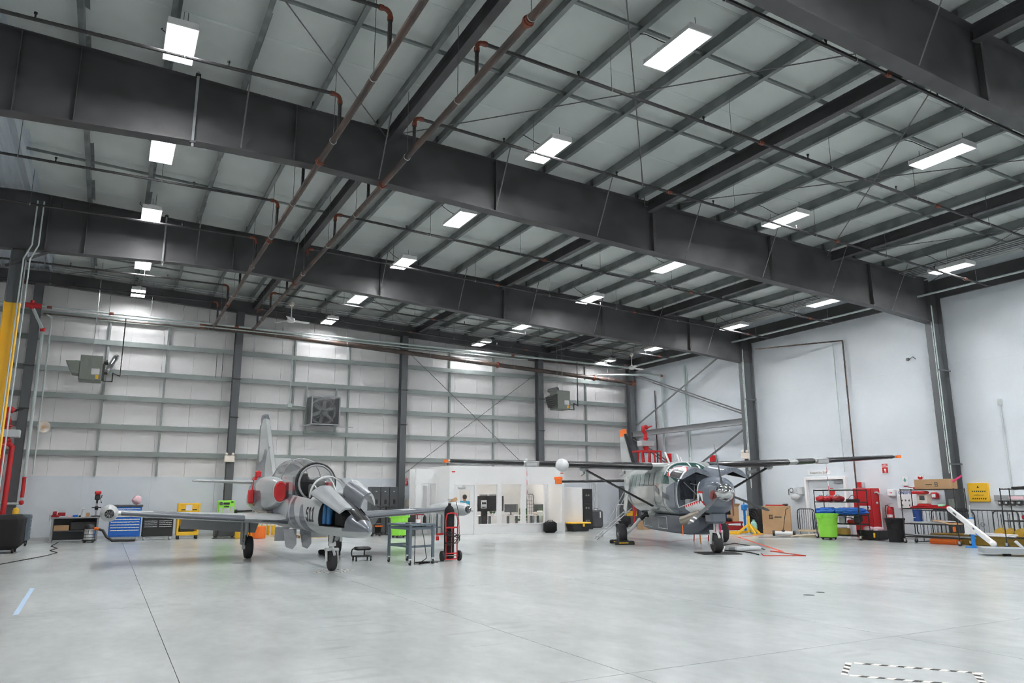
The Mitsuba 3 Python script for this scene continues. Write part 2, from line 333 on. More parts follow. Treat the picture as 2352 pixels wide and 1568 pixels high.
# columns
def icol(b, x0, x1, y0, y1, z0, z1, alongx):
    t_ = .02
    if alongx:
        ym = (y0 + y1) / 2; b.box(x0, x0 + t_, y0, y1, z0, z1); b.box(x1 - t_, x1, y0, y1, z0, z1); b.box(x0 + t_, x1 - t_, ym - .008, ym + .008, z0, z1)
    else:
        xm = (x0 + x1) / 2; b.box(x0, x1, y0, y0 + t_, z0, z1); b.box(x0, x1, y1 - t_, y1, z0, z1); b.box(xm - .008, xm + .008, y0 + t_, y1 - t_, z0, z1)
    return b
for y, lab in ((-2.45, 'dark steel wall column behind the viewpoint'), (6.65, 'dark steel column on the right wall, beyond the right edge of the view'), (15.8, 'tall grey steel column on the right wall behind the shelf with the long cardboard box'), (24.9, 'tall grey steel column on the right wall behind the propeller plane')):
    t = thing('column', lab, 'column')
    part(t, 'shaft', icol(MB(), 25.38, 25.98, y - .15, y + .15, .02, 7.62, True), 'm_column')
    b = MB(); icol(b, 25.38, 25.98, y - .15, y + .15, 7.62, Zt(25.9) - .05, True); part(t, 'knee', b, 'm_steel')
    b = MB(); b.box(25.3, 26.03, y - .2, y + .2, 0, .025); part(t, 'base_plate', b, 'm_column')
    if y > 10:
        b = MB(); b.tube([(25.34, y - .19, 1.9), (25.34, y - .19, 8.2)], .022, 6); b.tube([(25.34, y - .12, 2.3), (25.34, y - .12, 7.6)], .016, 6); part(t, 'conduit', b, 'm_palepipe')
        for z in (5.85, 2.6):
            b = MB(); b.box(25.32, 25.99, y - .215, y - .155, z, z + .05); part(t, 'conduit_strap', b, 'm_column')
for x, lab in zip(COLX, ('dark steel column on the back wall at the left, beside the white standpipe', 'dark steel column on the back wall behind the tail of the jet', 'dark steel column on the back wall beside the white office', 'dark steel column on the back wall just left of the heater over the office', 'dark steel corner column where the white back wall meets the blue right wall')):
    t = thing('wall_column', lab, 'column')
    part(t, 'shaft', icol(MB(), x - .15, x + .15, 33.55, 33.93, .02, Zt(x) - .57, False), 'm_column')
    b = MB(); b.box(x - .2, x + .2, 33.5, 33.97, 0, .02); part(t, 'base_plate', b, 'm_column')
    if x < 20:
        for z in (4.9, 6.55):
            b = MB(); b.box(x - .17, x + .19, 33.53, 33.545, z, z + .04); part(t, 'conduit_strap', b, 'm_black')
t = thing('ridge_column', 'grey steel column at the left edge with yellow painted lower part', 'column')
part(t, 'shaft', icol(MB(), -3.0, -2.62, 24.75, 25.05, 7.05, 8.62, True), 'm_column')
part(t, 'yellow_section', icol(MB(), -3.0, -2.62, 24.75, 25.05, 0, 7.05, True), 'm_yellow', label='yellow painted lower section')
for dx in (0, .16):
    b = MB(); b.tube([(-2.66 + dx, 24.6, 0.1), (-2.66 + dx, 24.6, 8.3), (-2.5 + dx, 24.6, 8.75), (-2.5 + dx, 24.62, 10.1)], .022, 6); part(t, 'conduit', b, 'm_palepipe')
for y in (24.9,):
    b = MB(); b.beam((-3.1, y - .05, 8.1), (-2.1, y - .05, 8.65), .07, .07); part(t, 'knee_brace', b, 'm_steel')

# portal bracing on the right wall between the two far columns
t = thing('wall_strut', 'grey horizontal steel beam on the right wall between the corner column and its neighbour', 'beam')
b = MB(); b.box(25.62, 25.64, 25.08, 33.53, 4.80, 5.06); b.box(25.50, 25.76, 25.08, 33.53, 4.79, 4.80); b.box(25.50, 25.76, 25.08, 33.53, 5.06, 5.07); scene[t] = b.ply('m_grey')
for lab, p, q in (('dark diagonal steel brace rising to the right on the right wall above the grey beam', (33.45, 5.25), (25.1, 8.75)), ('dark diagonal steel brace falling to the right on the right wall above the grey beam', (33.4, 8.3), (25.1, 5.3)),
                  ('dark diagonal steel brace rising to the right below the grey beam', (32.2, 1.2), (25.1, 4.6)), ('dark diagonal steel brace falling to the right below the grey beam', (33.4, 4.7), (29.4, 2.6))):
    t = thing('diagonal_brace', lab, 'brace')
    for d in (-.05, .05):
        b = MB(); b.beam((25.6 + d, p[0], p[1] + d), (25.6 + d, q[0], q[1] + d), .014, .06); part(t, 'angle_bar', b, 'm_column')
for lab, p, q in (('thin bracing rod falling to the right across the back wall', (12.35, 8.6), (19.6, 2.6)), ('thin bracing rod rising to the right across the back wall', (12.35, 2.6), (19.6, 7.9))):
    b = MB(); b.tube([(p[0], YB - .22, p[1]), (q[0], YB - .22, q[1])], .014, 5); single('bracing_rod', lab, 'rod', b, 'm_wire')

# ------------------------------------------------------------------ lamps
scene['m_tube'] = {'type': 'diffuse', 'reflectance': rgb((.9, .9, .9))}
NT = 4
def lampproto():
    P = Proto()
    b = MB()
    b.loft([[(-.25, y, -.055), (-.21, y, .05), (.21, y, .05), (.25, y, -.055), (.262, y, -.055), (.22, y, .062), (-.22, y, .062), (-.262, y, -.055)] for y in (-.62, .62)], True)
    for x in (-.12, 0, .12): b.loft([[(x - .022, y, .05), (x, y, -.012), (x + .022, y, .05)] for y in (-.6, .6)], True)
    P.add('reflector', b, 'm_white')
    b = MB(); b.cbox(-.09, .09, -.55, .55, .062, .12, .01); P.add('ballast_box', b, 'm_white')
    for s in (-1, 1):
        b = MB(); b.box(-.25, .25, s * .62 - .012, s * .62 + .012, -.06, .06); P.add('end_plate', b, 'm_white')
    for y in (-.5, .5):
        b = MB(); b.tube([(0, y, .11), (0, y, .30)], .006, 5); P.add('hanging_wire', b, 'm_wire')
    b = MB(); b.tube([(-.05, .1, .115), (-.18, .2, .2), (-.33, .42, .42), (-.30, .62, .56)], .009, 5); P.add('power_cord', b, 'm_black')
    return P
LP = lampproto()
tb = []
for i in range(NT):
    x = -.18 + .36 * i / (NT - 1); b = MB(); b.cyl((x, -.59, .005), (x, .59, .005), .042, n=8)
    tb.append({**b.ply('m_tube', True), 'emitter': {'type': 'area', 'radiance': rgb((LAMP, LAMP * 1.01, LAMP * 1.02))}})
ROWS = (('first', .46, .32), ('second', 8.2, .30), ('third', 15.78, .30), ('fourth', 23.22, .30))
NAMES = {'first': 'left row', 'second': 'second row from the left', 'third': 'third row from the left', 'fourth': 'right wall row'}
LY = (-10.0, -5.2, -.4, 4.35, 9.07, 13.5, 18.38, 23.02, 28.28, 32.55)
ORD = ['', '', '', '', 'nearest', 'second nearest', 'third nearest', 'fourth nearest', 'second furthest', 'furthest']
for nm, x, dz in ROWS:
    for j, y in enumerate(LY):
        z = Zt(x) - dz - .30
        lab = 'bright fluorescent high bay lamp in the %s, %s' % (NAMES[nm], ORD[j]) if ORD[j] else 'high bay lamp of the %s overhead, %s from front wall' % (NAMES[nm], ('first', 'second', 'third', 'fourth')[j])
        if nm == 'first' and j == 4: lab = 'high bay lamp of the left row just above the top edge of view'
        k = LP.at('ceiling_lamp', lab, 'lamp', (x, y, z), 0, 'high bay lamps in the %s' % NAMES[nm] if j >= 4 else 'high bay lamps over the hangar front')
        for d in tb: part(k, 'tube', {**d, 'to_world': xf((x, y, z))}, None)
for y, o_ in ((-8.0, 'first'), (0.0, 'second'), (8.0, 'third')):
    k = LP.at('ceiling_lamp', 'high bay lamp over the left bay outside the view, %s from the front wall' % o_, 'lamp', (-7.5, y, 9.3), 0, 'high bay lamps over the left bay')
    for d in tb: part(k, 'tube', {**d, 'to_world': xf((-7.5, y, 9.3))}, None)
# ------------------------------------------------------------------ pipes under the roof
def coupling(t, p, d, r):
    p, d = np.asarray(p, float), nrm(d); b = MB(); b.cyl(p - d * .07, p + d * .07, r * 1.28, n=10); b.cyl(p - d * .022, p + d * .022, r * 1.55, n=10); part(t, 'coupling', b, 'm_fitting', label='red brown pipe coupling')
def hanger(t, p, top, r):
    b = MB(); b.tube([(p[0], p[1], p[2] + r), (p[0], p[1], top)], .007, 4); part(t, 'hanger_rod', b, 'm_wire')
    b = MB(); b.torus(p, r * 1.12, .008, (0, 1, 0) if t.startswith('sprinkler_main') else (1, 0, 0), 14, 5); part(t, 'hanger_ring', b, 'm_conduit')
for x, lab in ((3.4, 'long dark sprinkler main pipe under the roof, the left of the two parallel mains'), (4.97, 'long dark sprinkler main pipe under the roof, the right of the two parallel mains')):
    t = thing('sprinkler_main', lab, 'pipe', None); b = MB(); b.cyl((x, -6, 8.6), (x, 33.2, 8.6), .062, n=12); part(t, 'pipe', b, 'm_rustpipe', 30)
    for y in ((6.2, 14.95, 20.6, 28.6) if x < 4 else (8.7, 15.5, 24.6)): coupling(t, (x, y, 8.6), (0, 1, 0), .062)
    for y in (3.2, 8.6, 11.3, 13.9, 17.6, 20.3, 23.4, 27.2, 30.6): hanger(t, (x, y, 8.6), Zt(x) + .02, .062)
def elbow(t, c, a, b_, r):
    c = np.asarray(c, float); a, b_ = nrm(a), nrm(b_)
    pts = [c + a * .16] + [c + a * .11 * (1 - math.sin(q)) + b_ * .11 * (1 - math.cos(q)) for q in np.linspace(.2, 1.35, 5)] + [c + b_ * .16]
    m = MB(); m.tube(pts, r * 1.22, 10); m.cyl(c + a * .12, c + a * .19, r * 1.5, n=10); m.cyl(c + b_ * .12, c + b_ * .19, r * 1.5, n=10); part(t, 'elbow', m, 'm_fitting', 30, label='red brown pipe elbow')
BY = (4.4, 7.5, 10.5, 13.5, 16.6, 19.65, 22.95, 25.9, 28.9, 31.7)
BN = ('over the viewpoint', 'nearest', 'second nearest', 'third nearest', 'fourth, behind the middle roof beam', 'fifth nearest', 'sixth, before the furthest beam', 'seventh nearest', 'eighth nearest', 'last, close to the back wall')
for side, x0 in (('left', 3.4), ('right', 4.97)):
    for y, bn in zip(BY, BN):
        t = thing('sprinkler_branch', 'dark sprinkler branch pipe running %s under the roof, %s' % (side, bn), 'pipe', None)
        r = .034
        if side == 'left': zb = lambda x: 9.40
        else: zb = lambda x: 9.55 - .047 * x
        b = MB(); b.cyl((x0, y, 8.66), (x0, y, zb(x0) - .15), r * 1.1, n=8); part(t, 'riser', b, 'm_darkpipe', 30)
        x1 = -12.0 if side == 'left' else 25.2
        sx = -1 if side == 'left' else 1
        b = MB(); b.cyl((x0 + sx * .15, y, zb(x0)), (x1, y, zb(x1)), r, n=8); part(t, 'pipe', b, 'm_darkpipe', 30)
        elbow(t, (x0, y, zb(x0)), (0, 0, -1), (sx, 0, 0), r)
        q = x0 + sx * 2.1; i = 0
        while (-3 if side == 'left' else x0) < q < 25:
            b = MB(); b.cyl((q, y, zb(q) + r), (q, y, zb(q) + .10), .016, n=6); b.cyl((q, y, zb(q) + .10), (q, y, zb(q) + .13), .03, n=6); part(t, 'sprinkler_head', b, 'm_black')
            h = q + sx * .75
            if i % 1 == 0 and (h > -3): hanger(t, (h, y, zb(h)), Zt(h), r)
            if i % 2 == 1: coupling(t, (q + sx * 1.6, y, zb(q + sx * 1.6)), (1, 0, 0), r)
            q += sx * 3.05; i += 1
t = thing('cross_main', 'thick dark brown sprinkler pipe sloping along the top of the back wall', 'pipe')
zc = lambda x: 8.83 - .0422 * x
b = MB(); b.cyl((3.0, 33.2, zc(3.0)), (25.5, 33.2, zc(25.5)), .105, n=14); part(t, 'pipe', b, 'm_rustpipe', 30)
for x in (3.0, 25.5):
    b = MB(); b.cyl((x - .09, 33.2, zc(x)), (x + .09, 33.2, zc(x)), .14, n=14); part(t, 'end_cap', b, 'm_fitting', label='red brown end cap')
for x in (17.0, 22.9): coupling(t, (x, 33.2, zc(x)), (1, 0, -.042), .105)
for x in (6.0, 9.2, 13.3, 15.2, 17.9, 20.8, 23.8): hanger(t, (x, 33.2, zc(x)), Zt(x) - .1, .105)
for x in (3.4, 4.97):
    b = MB(); b.cyl((x, 33.2, zc(x)), (x, 33.2, 8.55), .075, n=10); part(t, 'tee', b, 'm_darkpipe')
t = thing('brown_pipe', 'thin rusty brown pipe running level along the top of the back wall', 'pipe')
b = MB(); b.tube([(-2.75, 33.62, 8.65), (14.8, 33.62, 8.63), (22.9, 33.62, 8.60), (22.9, 33.0, 8.60)], .034, 8); part(t, 'pipe', b, 'm_rustpipe', 30)
for x in (-.5, 3.3, 7.8, 12.6, 15.8, 19.0): hanger(t, (x, 33.62, 8.65), Zt(x) - .3, .034)
t = thing('pale_pipe', 'pale grey pipe hung along the back wall and round along the right wall', 'pipe')
b = MB(); b.tube([(-4.2, 32.7, 8.74), (24.9, 32.7, 8.52), (24.9, 13.5, 8.5), (24.9, -6, 8.5)], .036, 8); part(t, 'pipe', b, 'm_palepipe', 30)
b = MB(); b.tube([(-1.6, 32.75, 8.60), (18.5, 32.75, 8.42)], .026, 8); part(t, 'second_pipe', b, 'm_palepipe', 30)
for x in (1.0, 2.2, 6.2, 10.6, 13.9, 17.4, 21.5): hanger(t, (x, 32.7, 8.72 - .0073 * (x + 2.6)), Zt(x) - .1, .036)
for y in (30.6, 26.8, 23.4, 19.6, 16.9, 13.7):
    b = MB(); b.tube([(24.9, y, 8.53), (24.9, y, Zt(24.9))], .007, 4); part(t, 'hanger_rod', b, 'm_conduit')
for x in (-2.5, -.4, 4.3, 17.6):
    b = MB(); b.cyl((x - .08, 32.7, 8.72 - .0073 * (x + 2.6)), (x + .08, 32.7, 8.72 - .0073 * (x + 2.6)), .055, n=10); part(t, 'coupling', b, 'm_fitting')
t = thing('foam_supply_pipe', 'white pipe with red valve dropping down the left end of the back wall', 'pipe')
b = MB(); b.tube([(-3.06, 32.85, 8.70), (-2.68, 33.35, 7.95), (-2.66, 33.36, 1.55)], .06, 9); part(t, 'drop_pipe', b, 'm_palepipe', 30)
b = MB(); b.cyl((-3.3, 32.7, 8.73), (-2.75, 32.7, 8.72), .10, n=12); b.cyl((-3.06, 32.7, 8.6), (-3.06, 32.7, 8.92), .07, n=10); part(t, 'valve', b, 'm_red')
b = MB(); b.ball((-2.68, 33.35, 7.95), .10); part(t, 'elbow', b, 'm_red')
b = MB(); b.tube([(-2.6, 33.3, 8.55), (-2.44, 33.5, 8.5), (-2.42, 33.5, 2.45)], .03, 8); part(t, 'conduit', b, 'm_palepipe', 30)
t = thing('gas_pipe', 'thin reddish pipe running down the right wall beside the pedestrian door', 'pipe')
b = MB(); b.tube([(24.9, 23.5, 7.95), (25.6, 21.0, 7.82), (25.95, 19.83, 7.76), (25.95, 19.83, 1.2)], .028, 7); part(t, 'pipe', b, 'm_rustpipe', 30)
b = MB(); b.tube([(25.98, 20.33, 7.7), (25.98, 20.33, 2.5)], .02, 6); part(t, 'conduit', b, 'm_palepipe', 30)
t = thing('standpipe', 'white pipe with red elbow coming down the right wall near the corner column', 'pipe')
b = MB(); b.tube([(23.0, 33.0, 8.0), (25.2, 31.3, 7.95), (25.9, 31.2, 7.9), (25.9, 31.2, 3.3)], .055, 9); part(t, 'pipe', b, 'm_palepipe', 30)
b = MB(); b.ball((25.9, 31.2, 7.9), .09); part(t, 'elbow', b, 'm_fitting')
for y, lab in ((29.45, 'pale twin conduit rising up the right wall near the middle of the braced bay'), (31.9, 'thin red brown sprinkler drop on the right wall beside the corner column')):
    t = thing('wall_conduit', lab, 'pipe'); b = MB(); b.cyl((25.98, y, 3.2), (25.98, y, 8.2 if y < 30 else 7.2), .03, n=7)
    if y < 30: b.cyl((25.98, y - .16, 3.2), (25.98, y - .16, 8.2), .03, n=7)
    scene[t] = b.ply('m_palepipe' if y < 30 else 'm_rustpipe', 30)
t = thing('conduit_bundle', 'bundle of thin pale conduits running along the top of the back wall under the roof', 'conduit')
for i in range(6):
    b = MB(); y, dz = 33.2 - .11 * i, -.03 - .035 * (i % 3)
    b.tube([(-2.6, y, Zt(-2.6) + dz), (24.9 - .05 * i, y, Zt(24.9) + dz)], .015, 5); part(t, 'conduit', b, 'm_conduit')
t = thing('conduit_bundle', 'bundle of thin pale conduits running under the roof beside the right wall', 'conduit')
for i in range(6):
    x = 24.0 + .16 * i; b = MB(); b.tube([(x, 33.0, Zt(x) - .05), (x, -6, Zt(x) - .05)], .015, 5); part(t, 'conduit', b, 'm_conduit')
# long vertical drop cable from the roof
b = MB(); b.tube([(10.9, 13.6, 9.75), (10.9, 13.6, 8.02)], .01, 5)
# ------------------------------------------------------------------ the jet trainer (nose towards -y)
JX = 4.60
def _camo(p, n, uv):
    a = mikit.fbm(p.x * 1.1 + 3.1, p.y * 0.95 + 1.7, p.z * 1.1 + 8.2, 2)
    def wedge(y0, w, z0, z1):          # painted triangle, point up
        t = (p.z - z0) / (z1 - z0)
        return mikit.smoothstep(0.02, -0.02, dr.abs(p.y - y0 - 0.12 * t) - w * (1.0 - 0.75 * t)) * mikit.smoothstep(1.02, 0.98, t)
    nose = mikit.smoothstep(15.36, 15.33, p.y) * mikit.smoothstep(0.90, 0.93, p.z)
    k = dr.maximum(mikit.smoothstep(0.535, 0.55, a) * mikit.smoothstep(19.3, 19.4, p.y), dr.maximum(nose, dr.maximum(wedge(18.9, 0.42, 0.75, 1.6), wedge(17.95, 0.34, 0.9, 1.42))))
    return mikit.mix((0.40, 0.42, 0.425), (0.115, 0.128, 0.148), k)
scene['m_jet'] = {'type': 'twosided', 'bsdf': {'type': 'principled', 'base_color': mikit.proc(_camo), 'roughness': 0.22, 'specular': 0.65, 'metallic': 0.12, 'clearcoat': 1.0, 'clearcoat_gloss': 0.97}}
pri('m_jetlight', (0.44, 0.46, 0.465), 0.3, 0, .5, clearcoat=.8, clearcoat_gloss=.93)
pri('m_cover', (0.20, 0.215, 0.225), 0.5, 0, .5, clearcoat=.25)
pri('m_jetdark', (0.115, 0.128, 0.148), 0.3, 0, .5, clearcoat=.8, clearcoat_gloss=.93)
pri('m_gloss_black', (0.008, 0.008, 0.009), 0.12, 0, .5, clearcoat=1.0)
pri('m_bluebottle', (0.01, 0.10, 0.25), 0.35)
pri('m_gearwhite', (0.62, 0.64, 0.63), 0.45)
def ring(y, xc, zc, a, t, b_, n=36, p=2.3):
    o = []
    for q in np.arange(n) * 2 * math.pi / n:
        c, s = math.cos(q), math.sin(q)
        x = a * math.copysign(abs(c) ** (2 / p), c); z = (t if s >= 0 else b_) * math.copysign(abs(s) ** (2 / p), s)
        o.append((xc + x, y, zc + z))
    return o
def lerp_st(st, ys):
    A = np.array(st, float); return [[y] + [float(np.interp(y, A[:, 0], A[:, k])) for k in range(1, A.shape[1])] for y in ys]
from scipy.interpolate import PchipInterpolator
_pc = {}
def pch(st, ys):
    k_ = repr(st)
    if k_ not in _pc: A = np.array(st, float); _pc[k_] = [PchipInterpolator(A[:, 0], A[:, k]) for k in range(1, A.shape[1])]
    P = _pc[k_]
    return [[y] + [float(f(y)) for f in P] for y in ys]
def manifold(mb):
    m = mb.get(); q = m3.Manifold(m3.Mesh(np.asarray(m.vertices, np.float32), np.asarray(m.faces, np.uint32)))
    if q.volume() < 0:
        q = m3.Manifold(m3.Mesh(np.asarray(m.vertices, np.float32), np.asarray(m.faces[:, ::-1], np.uint32)))
    return q
def mbox(x0, x1, y0, y1, z0, z1): return m3.Manifold.cube([x1 - x0, y1 - y0, z1 - z0]).translate([x0, y0, z0])
def from_mani(q): b = MB(); b.mani(q); return b
J = thing('jet_plane', 'grey camouflaged jet trainer with number 511 and opened nose covers', 'airplane')
# stations: y, half width, top z, bottom z, height of the widest point
ST = [(14.44, .012, .945, .92, .93), (14.55, .09, 1.03, .84, .93), (14.75, .165, 1.11, .80, .95), (15.1, .25, 1.23, .775, .98), (15.6, .335, 1.375, .76, 1.03), (16.2, .405, 1.52, .755, 1.08), (16.9, .455, 1.655, .755, 1.14), (17.5, .49, 1.72, .76, 1.2),
      (18.8, .52, 1.76, .765, 1.25), (20.0, .55, 1.80, .77, 1.3), (21.5, .60, 1.98, .78, 1.35), (23.0, .58, 2.10, .84, 1.45), (24.5, .50, 2.06, .98, 1.52), (26.2, .40, 1.95, 1.12, 1.54), (26.9, .36, 1.88, 1.2, 1.54)]
ys = np.concatenate([[14.44, 14.49], np.arange(14.55, 26.91, .13)])
F = pch(ST, ys)
b = MB(); b.loft([ring(y, JX, zm, a, zt - zm, zm - zb, 40) for y, a, zt, zb, zm in F], True)
q = manifold(b)
bay = mbox(JX - .75, JX + .30, 15.22, 16.72, .975, 1.75)
cock = mbox(JX - .40, JX + .40, 17.62, 22.2, 1.35, 2.3)
q = q - bay - cock
part(J, 'fuselage', from_mani(q), 'm_jet', 35)
b = MB(); b.loft([ring(y, JX, zm, a * .975, (zt - zm) * .975, (zm - zb) * .975, 40) for y, a, zt, zb, zm in F], True)
q = (manifold(b) ^ mbox(JX - .75, JX + .33, 15.19, 16.75, .945, 1.78)) - mbox(JX - .75, JX + .29, 15.228, 16.712, .983, 1.9); part(J, 'equipment_bay', from_mani(q), 'm_matblack')
for x, y in ((-.31, 16.58), (-.29, 16.30)):
    b = MB(); b.lathe([(.0, 0), (.06, .02), (.065, .06), (.065, .36), (.045, .42), (.02, .44), (.02, .48)], (JX + x, y, 1.0), n=16); part(J, 'bottle', b, 'm_bluebottle', 40, label='blue bottle in the open nose bay')
b = MB(); b.cbox(JX - .22, JX + .1, 15.6, 16.15, 1.0, 1.26); b.cyl((JX - .22, 15.45, 1.0), (JX - .22, 15.45, 1.2), .05); part(J, 'avionics_box', b, 'm_matblack')
# black anti-glare strip on the spine of the nose
b = MB(); rr = []
for y, a, zt, zb, zm in pch(ST, np.linspace(14.84, 17.35, 24)):
    w = .13 if y < 16.6 else .13 + (y - 16.6) * .12; w = min(w, a * .75)
    e = lambda x: zm + (zt - zm) * (1 - (abs(x) / a) ** 2.3) ** (1 / 2.3)
    rr.append([(JX + x, y, e(x) + .006) for x in (-w, -w * .5, 0, w * .5, w)] + [(JX + w, y, e(w) - .02), (JX - w, y, e(w) - .02)])
b.loft(rr, True); part(J, 'antiglare_strip', b, 'm_gloss_black', 40, label='glossy black strip on the nose')
# raised covers of the nose bay
def cover(sec0, sec1, y0, y1, nm, mat):
    b = MB(); rr = []
    for t in np.linspace(0, 1, 9):
        s = [(np.array(p0) * (1 - t) + np.array(p1) * t) for p0, p1 in zip(sec0, sec1)]
        y = y0 + (y1 - y0) * t
        o = [(JX + p[0], y, p[1]) for p in s]; i = [(JX + p[0] * .985, y, p[1] - .018) for p in reversed(s)]
        rr.append(o + i)
    b.loft(rr, True); part(J, nm, b, mat, 35)
def smooth_sec(P, n=13):
    P = np.array(P, float); t = np.linspace(0, 1, len(P)); f = PchipInterpolator(t, P); return [tuple(f(u)) for u in np.linspace(0, 1, n)]
cover(smooth_sec([(-.10, 1.37), (-.22, 1.37), (-.32, 1.33), (-.38, 1.27)]), smooth_sec([(-.06, 1.84), (-.24, 1.85), (-.40, 1.78), (-.52, 1.66)]), 15.25, 17.2, 'right_nose_cover', 'm_cover')
cover(smooth_sec([(.10, 1.36), (.14, 1.52), (.22, 1.64), (.34, 1.68)]), smooth_sec([(.10, 1.66), (.13, 1.80), (.22, 1.92), (.36, 1.95)]), 15.45, 16.75, 'left_nose_cover', 'm_jetdark')
cover(smooth_sec([(.30, 1.70), (.42, 1.68), (.50, 1.58), (.53, 1.42)]), smooth_sec([(.30, 1.97), (.46, 1.95), (.58, 1.82), (.62, 1.58)]), 15.75, 16.85, 'left_cover_flap', 'm_jetlight')
b = MB(); b.loft([[(JX + .105, 15.5, 1.36), (JX + .20, 15.6, 1.62), (JX + .23, 15.6, 1.60), (JX + .13, 15.5, 1.34)], [(JX + .105, 16.75, 1.62), (JX + .17, 16.75, 1.87), (JX + .20, 16.75, 1.85), (JX + .13, 16.75, 1.6)]], True); part(J, 'cover_edge', b, 'm_gloss_black')
# number on the side
def side_x(y, z):
    _, a, zt, zb, zm = pch(ST, [y])[0]; h = (zt - zm) if z > zm else (zm - zb); return a * max(0.05, 1 - (abs(z - zm) / h) ** 2.3) ** (1 / 2.3)
b = MB(); b.text('511', .30, (0, 0, 0), (1, 0, 0), (0, 1, 0), .001, True)
m = b.get(); m = m.subdivide_to_size(.08); v = np.array(m.vertices); yy, zz = 17.62 - v[:, 0] * .78, 1.06 + v[:, 1]
pch(ST, [15.0]); A_, T_, B_, M_ = [np.asarray(f(yy)) for f in _pc[repr(ST)]]
hh = np.where(zz > M_, T_ - M_, M_ - B_); xx = A_ * np.maximum(.05, 1 - (np.abs(zz - M_) / hh) ** 2.3) ** (1 / 2.3)
b = MB(); b.raw(np.stack([JX - xx - .004 - v[:, 2] * 2, yy, zz], 1), m.faces); part(J, 'number', b, 'm_black', label='black number 511')
# windscreen, arches and the rear canopy
def hoop(y, xc, zc, r, a0, a1, rz=None, lean=0, n=30):
    rz = rz or r; return [(xc + r * math.cos(t), y + lean * math.sin(t), zc + rz * math.sin(t)) for t in np.linspace(a0, a1, n)]
def glass_loft(hoops):
    b = MB(); b.loft(hoops, False, False); return b
b = glass_loft([hoop(16.98 + .25 * u, JX + .02, 1.62, .10 + .26 * u ** .7, .0, math.pi, .08 + .34 * u ** .7, .0) for u in np.linspace(0, 2.6 / 2.6, 6)] + [hoop(17.75, JX + .02, 1.62, .40, 0, math.pi, .43)])
part(J, 'windscreen', b, 'm_glass', True)
b = MB(); b.tube(hoop(17.75, JX + .02, 1.62, .41, -.1, math.pi + .1, .44), .022, 8); part(J, 'windscreen_arch', b, 'm_gearwhite', True, label='pale arch of the windscreen')
b = MB(); b.tube([(JX + .02, 17.0, 1.70), (JX + .02, 17.3, 1.9), (JX + .02, 17.75, 2.05)], .016, 6); b.tube([(JX - .36, 17.65, 1.70), (JX - .20, 17.25, 1.69)], .014, 6); b.tube([(JX - .33, 17.6, 1.85), (JX - .27, 17.3, 1.68)], .014, 6); part(J, 'windscreen_frame', b, 'm_gearwhite', True)
RC = [(18.82, .455, 1.93, .455), (19.4, .49, 1.94, .53), (20.2, .52, 1.95, .62), (21.0, .52, 1.96, .66), (21.7, .50, 1.98, .62), (22.4, .45, 2.0, .50)]
b = glass_loft([hoop(y, JX, zc, a, -.35, math.pi + .35, rz) for y, a, zc, rz in pch(RC, np.linspace(18.82, 22.0, 22))]); part(J, 'rear_canopy', b, 'm_glass', True, label='clear rear canopy')
b = MB(); b.tube(hoop(18.86, JX, 1.93, .48, 0, 2 * math.pi, .48, 0, 44), .030, 8, False); part(J, 'canopy_ring', b, 'm_black', True, label='dark round canopy ring')
b = MB(); b.tube(hoop(18.78, JX, 1.93, .425, 0, 2 * math.pi, .43, 0, 44), .026, 8, False); part(J, 'inner_ring', b, 'm_grey', True)
for y in (20.45, 21.75):
    _, a, zc, rz = pch(RC, [y])[0]; b = MB(); b.tube(hoop(y, JX, zc, a + .008, -.35, math.pi + .35, rz + .008), .014, 6); part(J, 'canopy_frame', b, 'm_grey', True)
b = MB(); b.tube([(JX + .03, y, zc + rz + .005) for y, a, zc, rz in pch(RC, np.linspace(18.9, 22.0, 12))], .012, 6); part(J, 'canopy_strip', b, 'm_jetlight', True)
# spine behind the canopy
SP = [(21.9, .47, 2.0, .52), (22.6, .40, 2.0, .42), (23.4, .30, 1.98, .36), (24.4, .2, 1.95, .34), (25.6, .1, 1.9, .25)]
b = MB(); b.loft([hoop(y, JX, zc, a, 0, 2 * math.pi * 35 / 36, rz, 0, 36) for y, a, zc, rz in pch(SP, np.linspace(21.9, 25.6, 22))], True); part(J, 'spine', b, 'm_jet', 40)
# cockpit: coamings and seats
b = MB(); b.loft([ring(17.62, JX, 1.5, .40, .22, .15, 20), ring(18.1, JX, 1.5, .40, .24, .15, 20)], True); part(J, 'coaming', b, 'm_matblack', 40)
for y, z in ((18.55, 1.72), (20.35, 1.95)):
    b = MB(); b.cbox(JX - .2, JX + .2, y, y + .22, 1.3, z + .18, .03); b.cbox(JX - .17, JX + .17, y - .5, y + .02, 1.25, 1.4, .03); part(J, 'seat', b, 'm_darkgrey')
    b = MB(); b.cbox(JX - .14, JX + .14, y - .06, y + .10, z + .02, z + .26, .03); part(J, 'headrest', b, 'm_black')
b = MB(); b.cbox(JX - .36, JX + .05, 18.95, 19.15, 1.6, 2.02, .06); part(J, 'instrument_hood', b, 'm_matblack')
b = MB(); b.cbox(JX + .02, JX + .30, 18.4, 18.6, 1.55, 1.75, .02); part(J, 'headset_bag', b, 'm_cream')
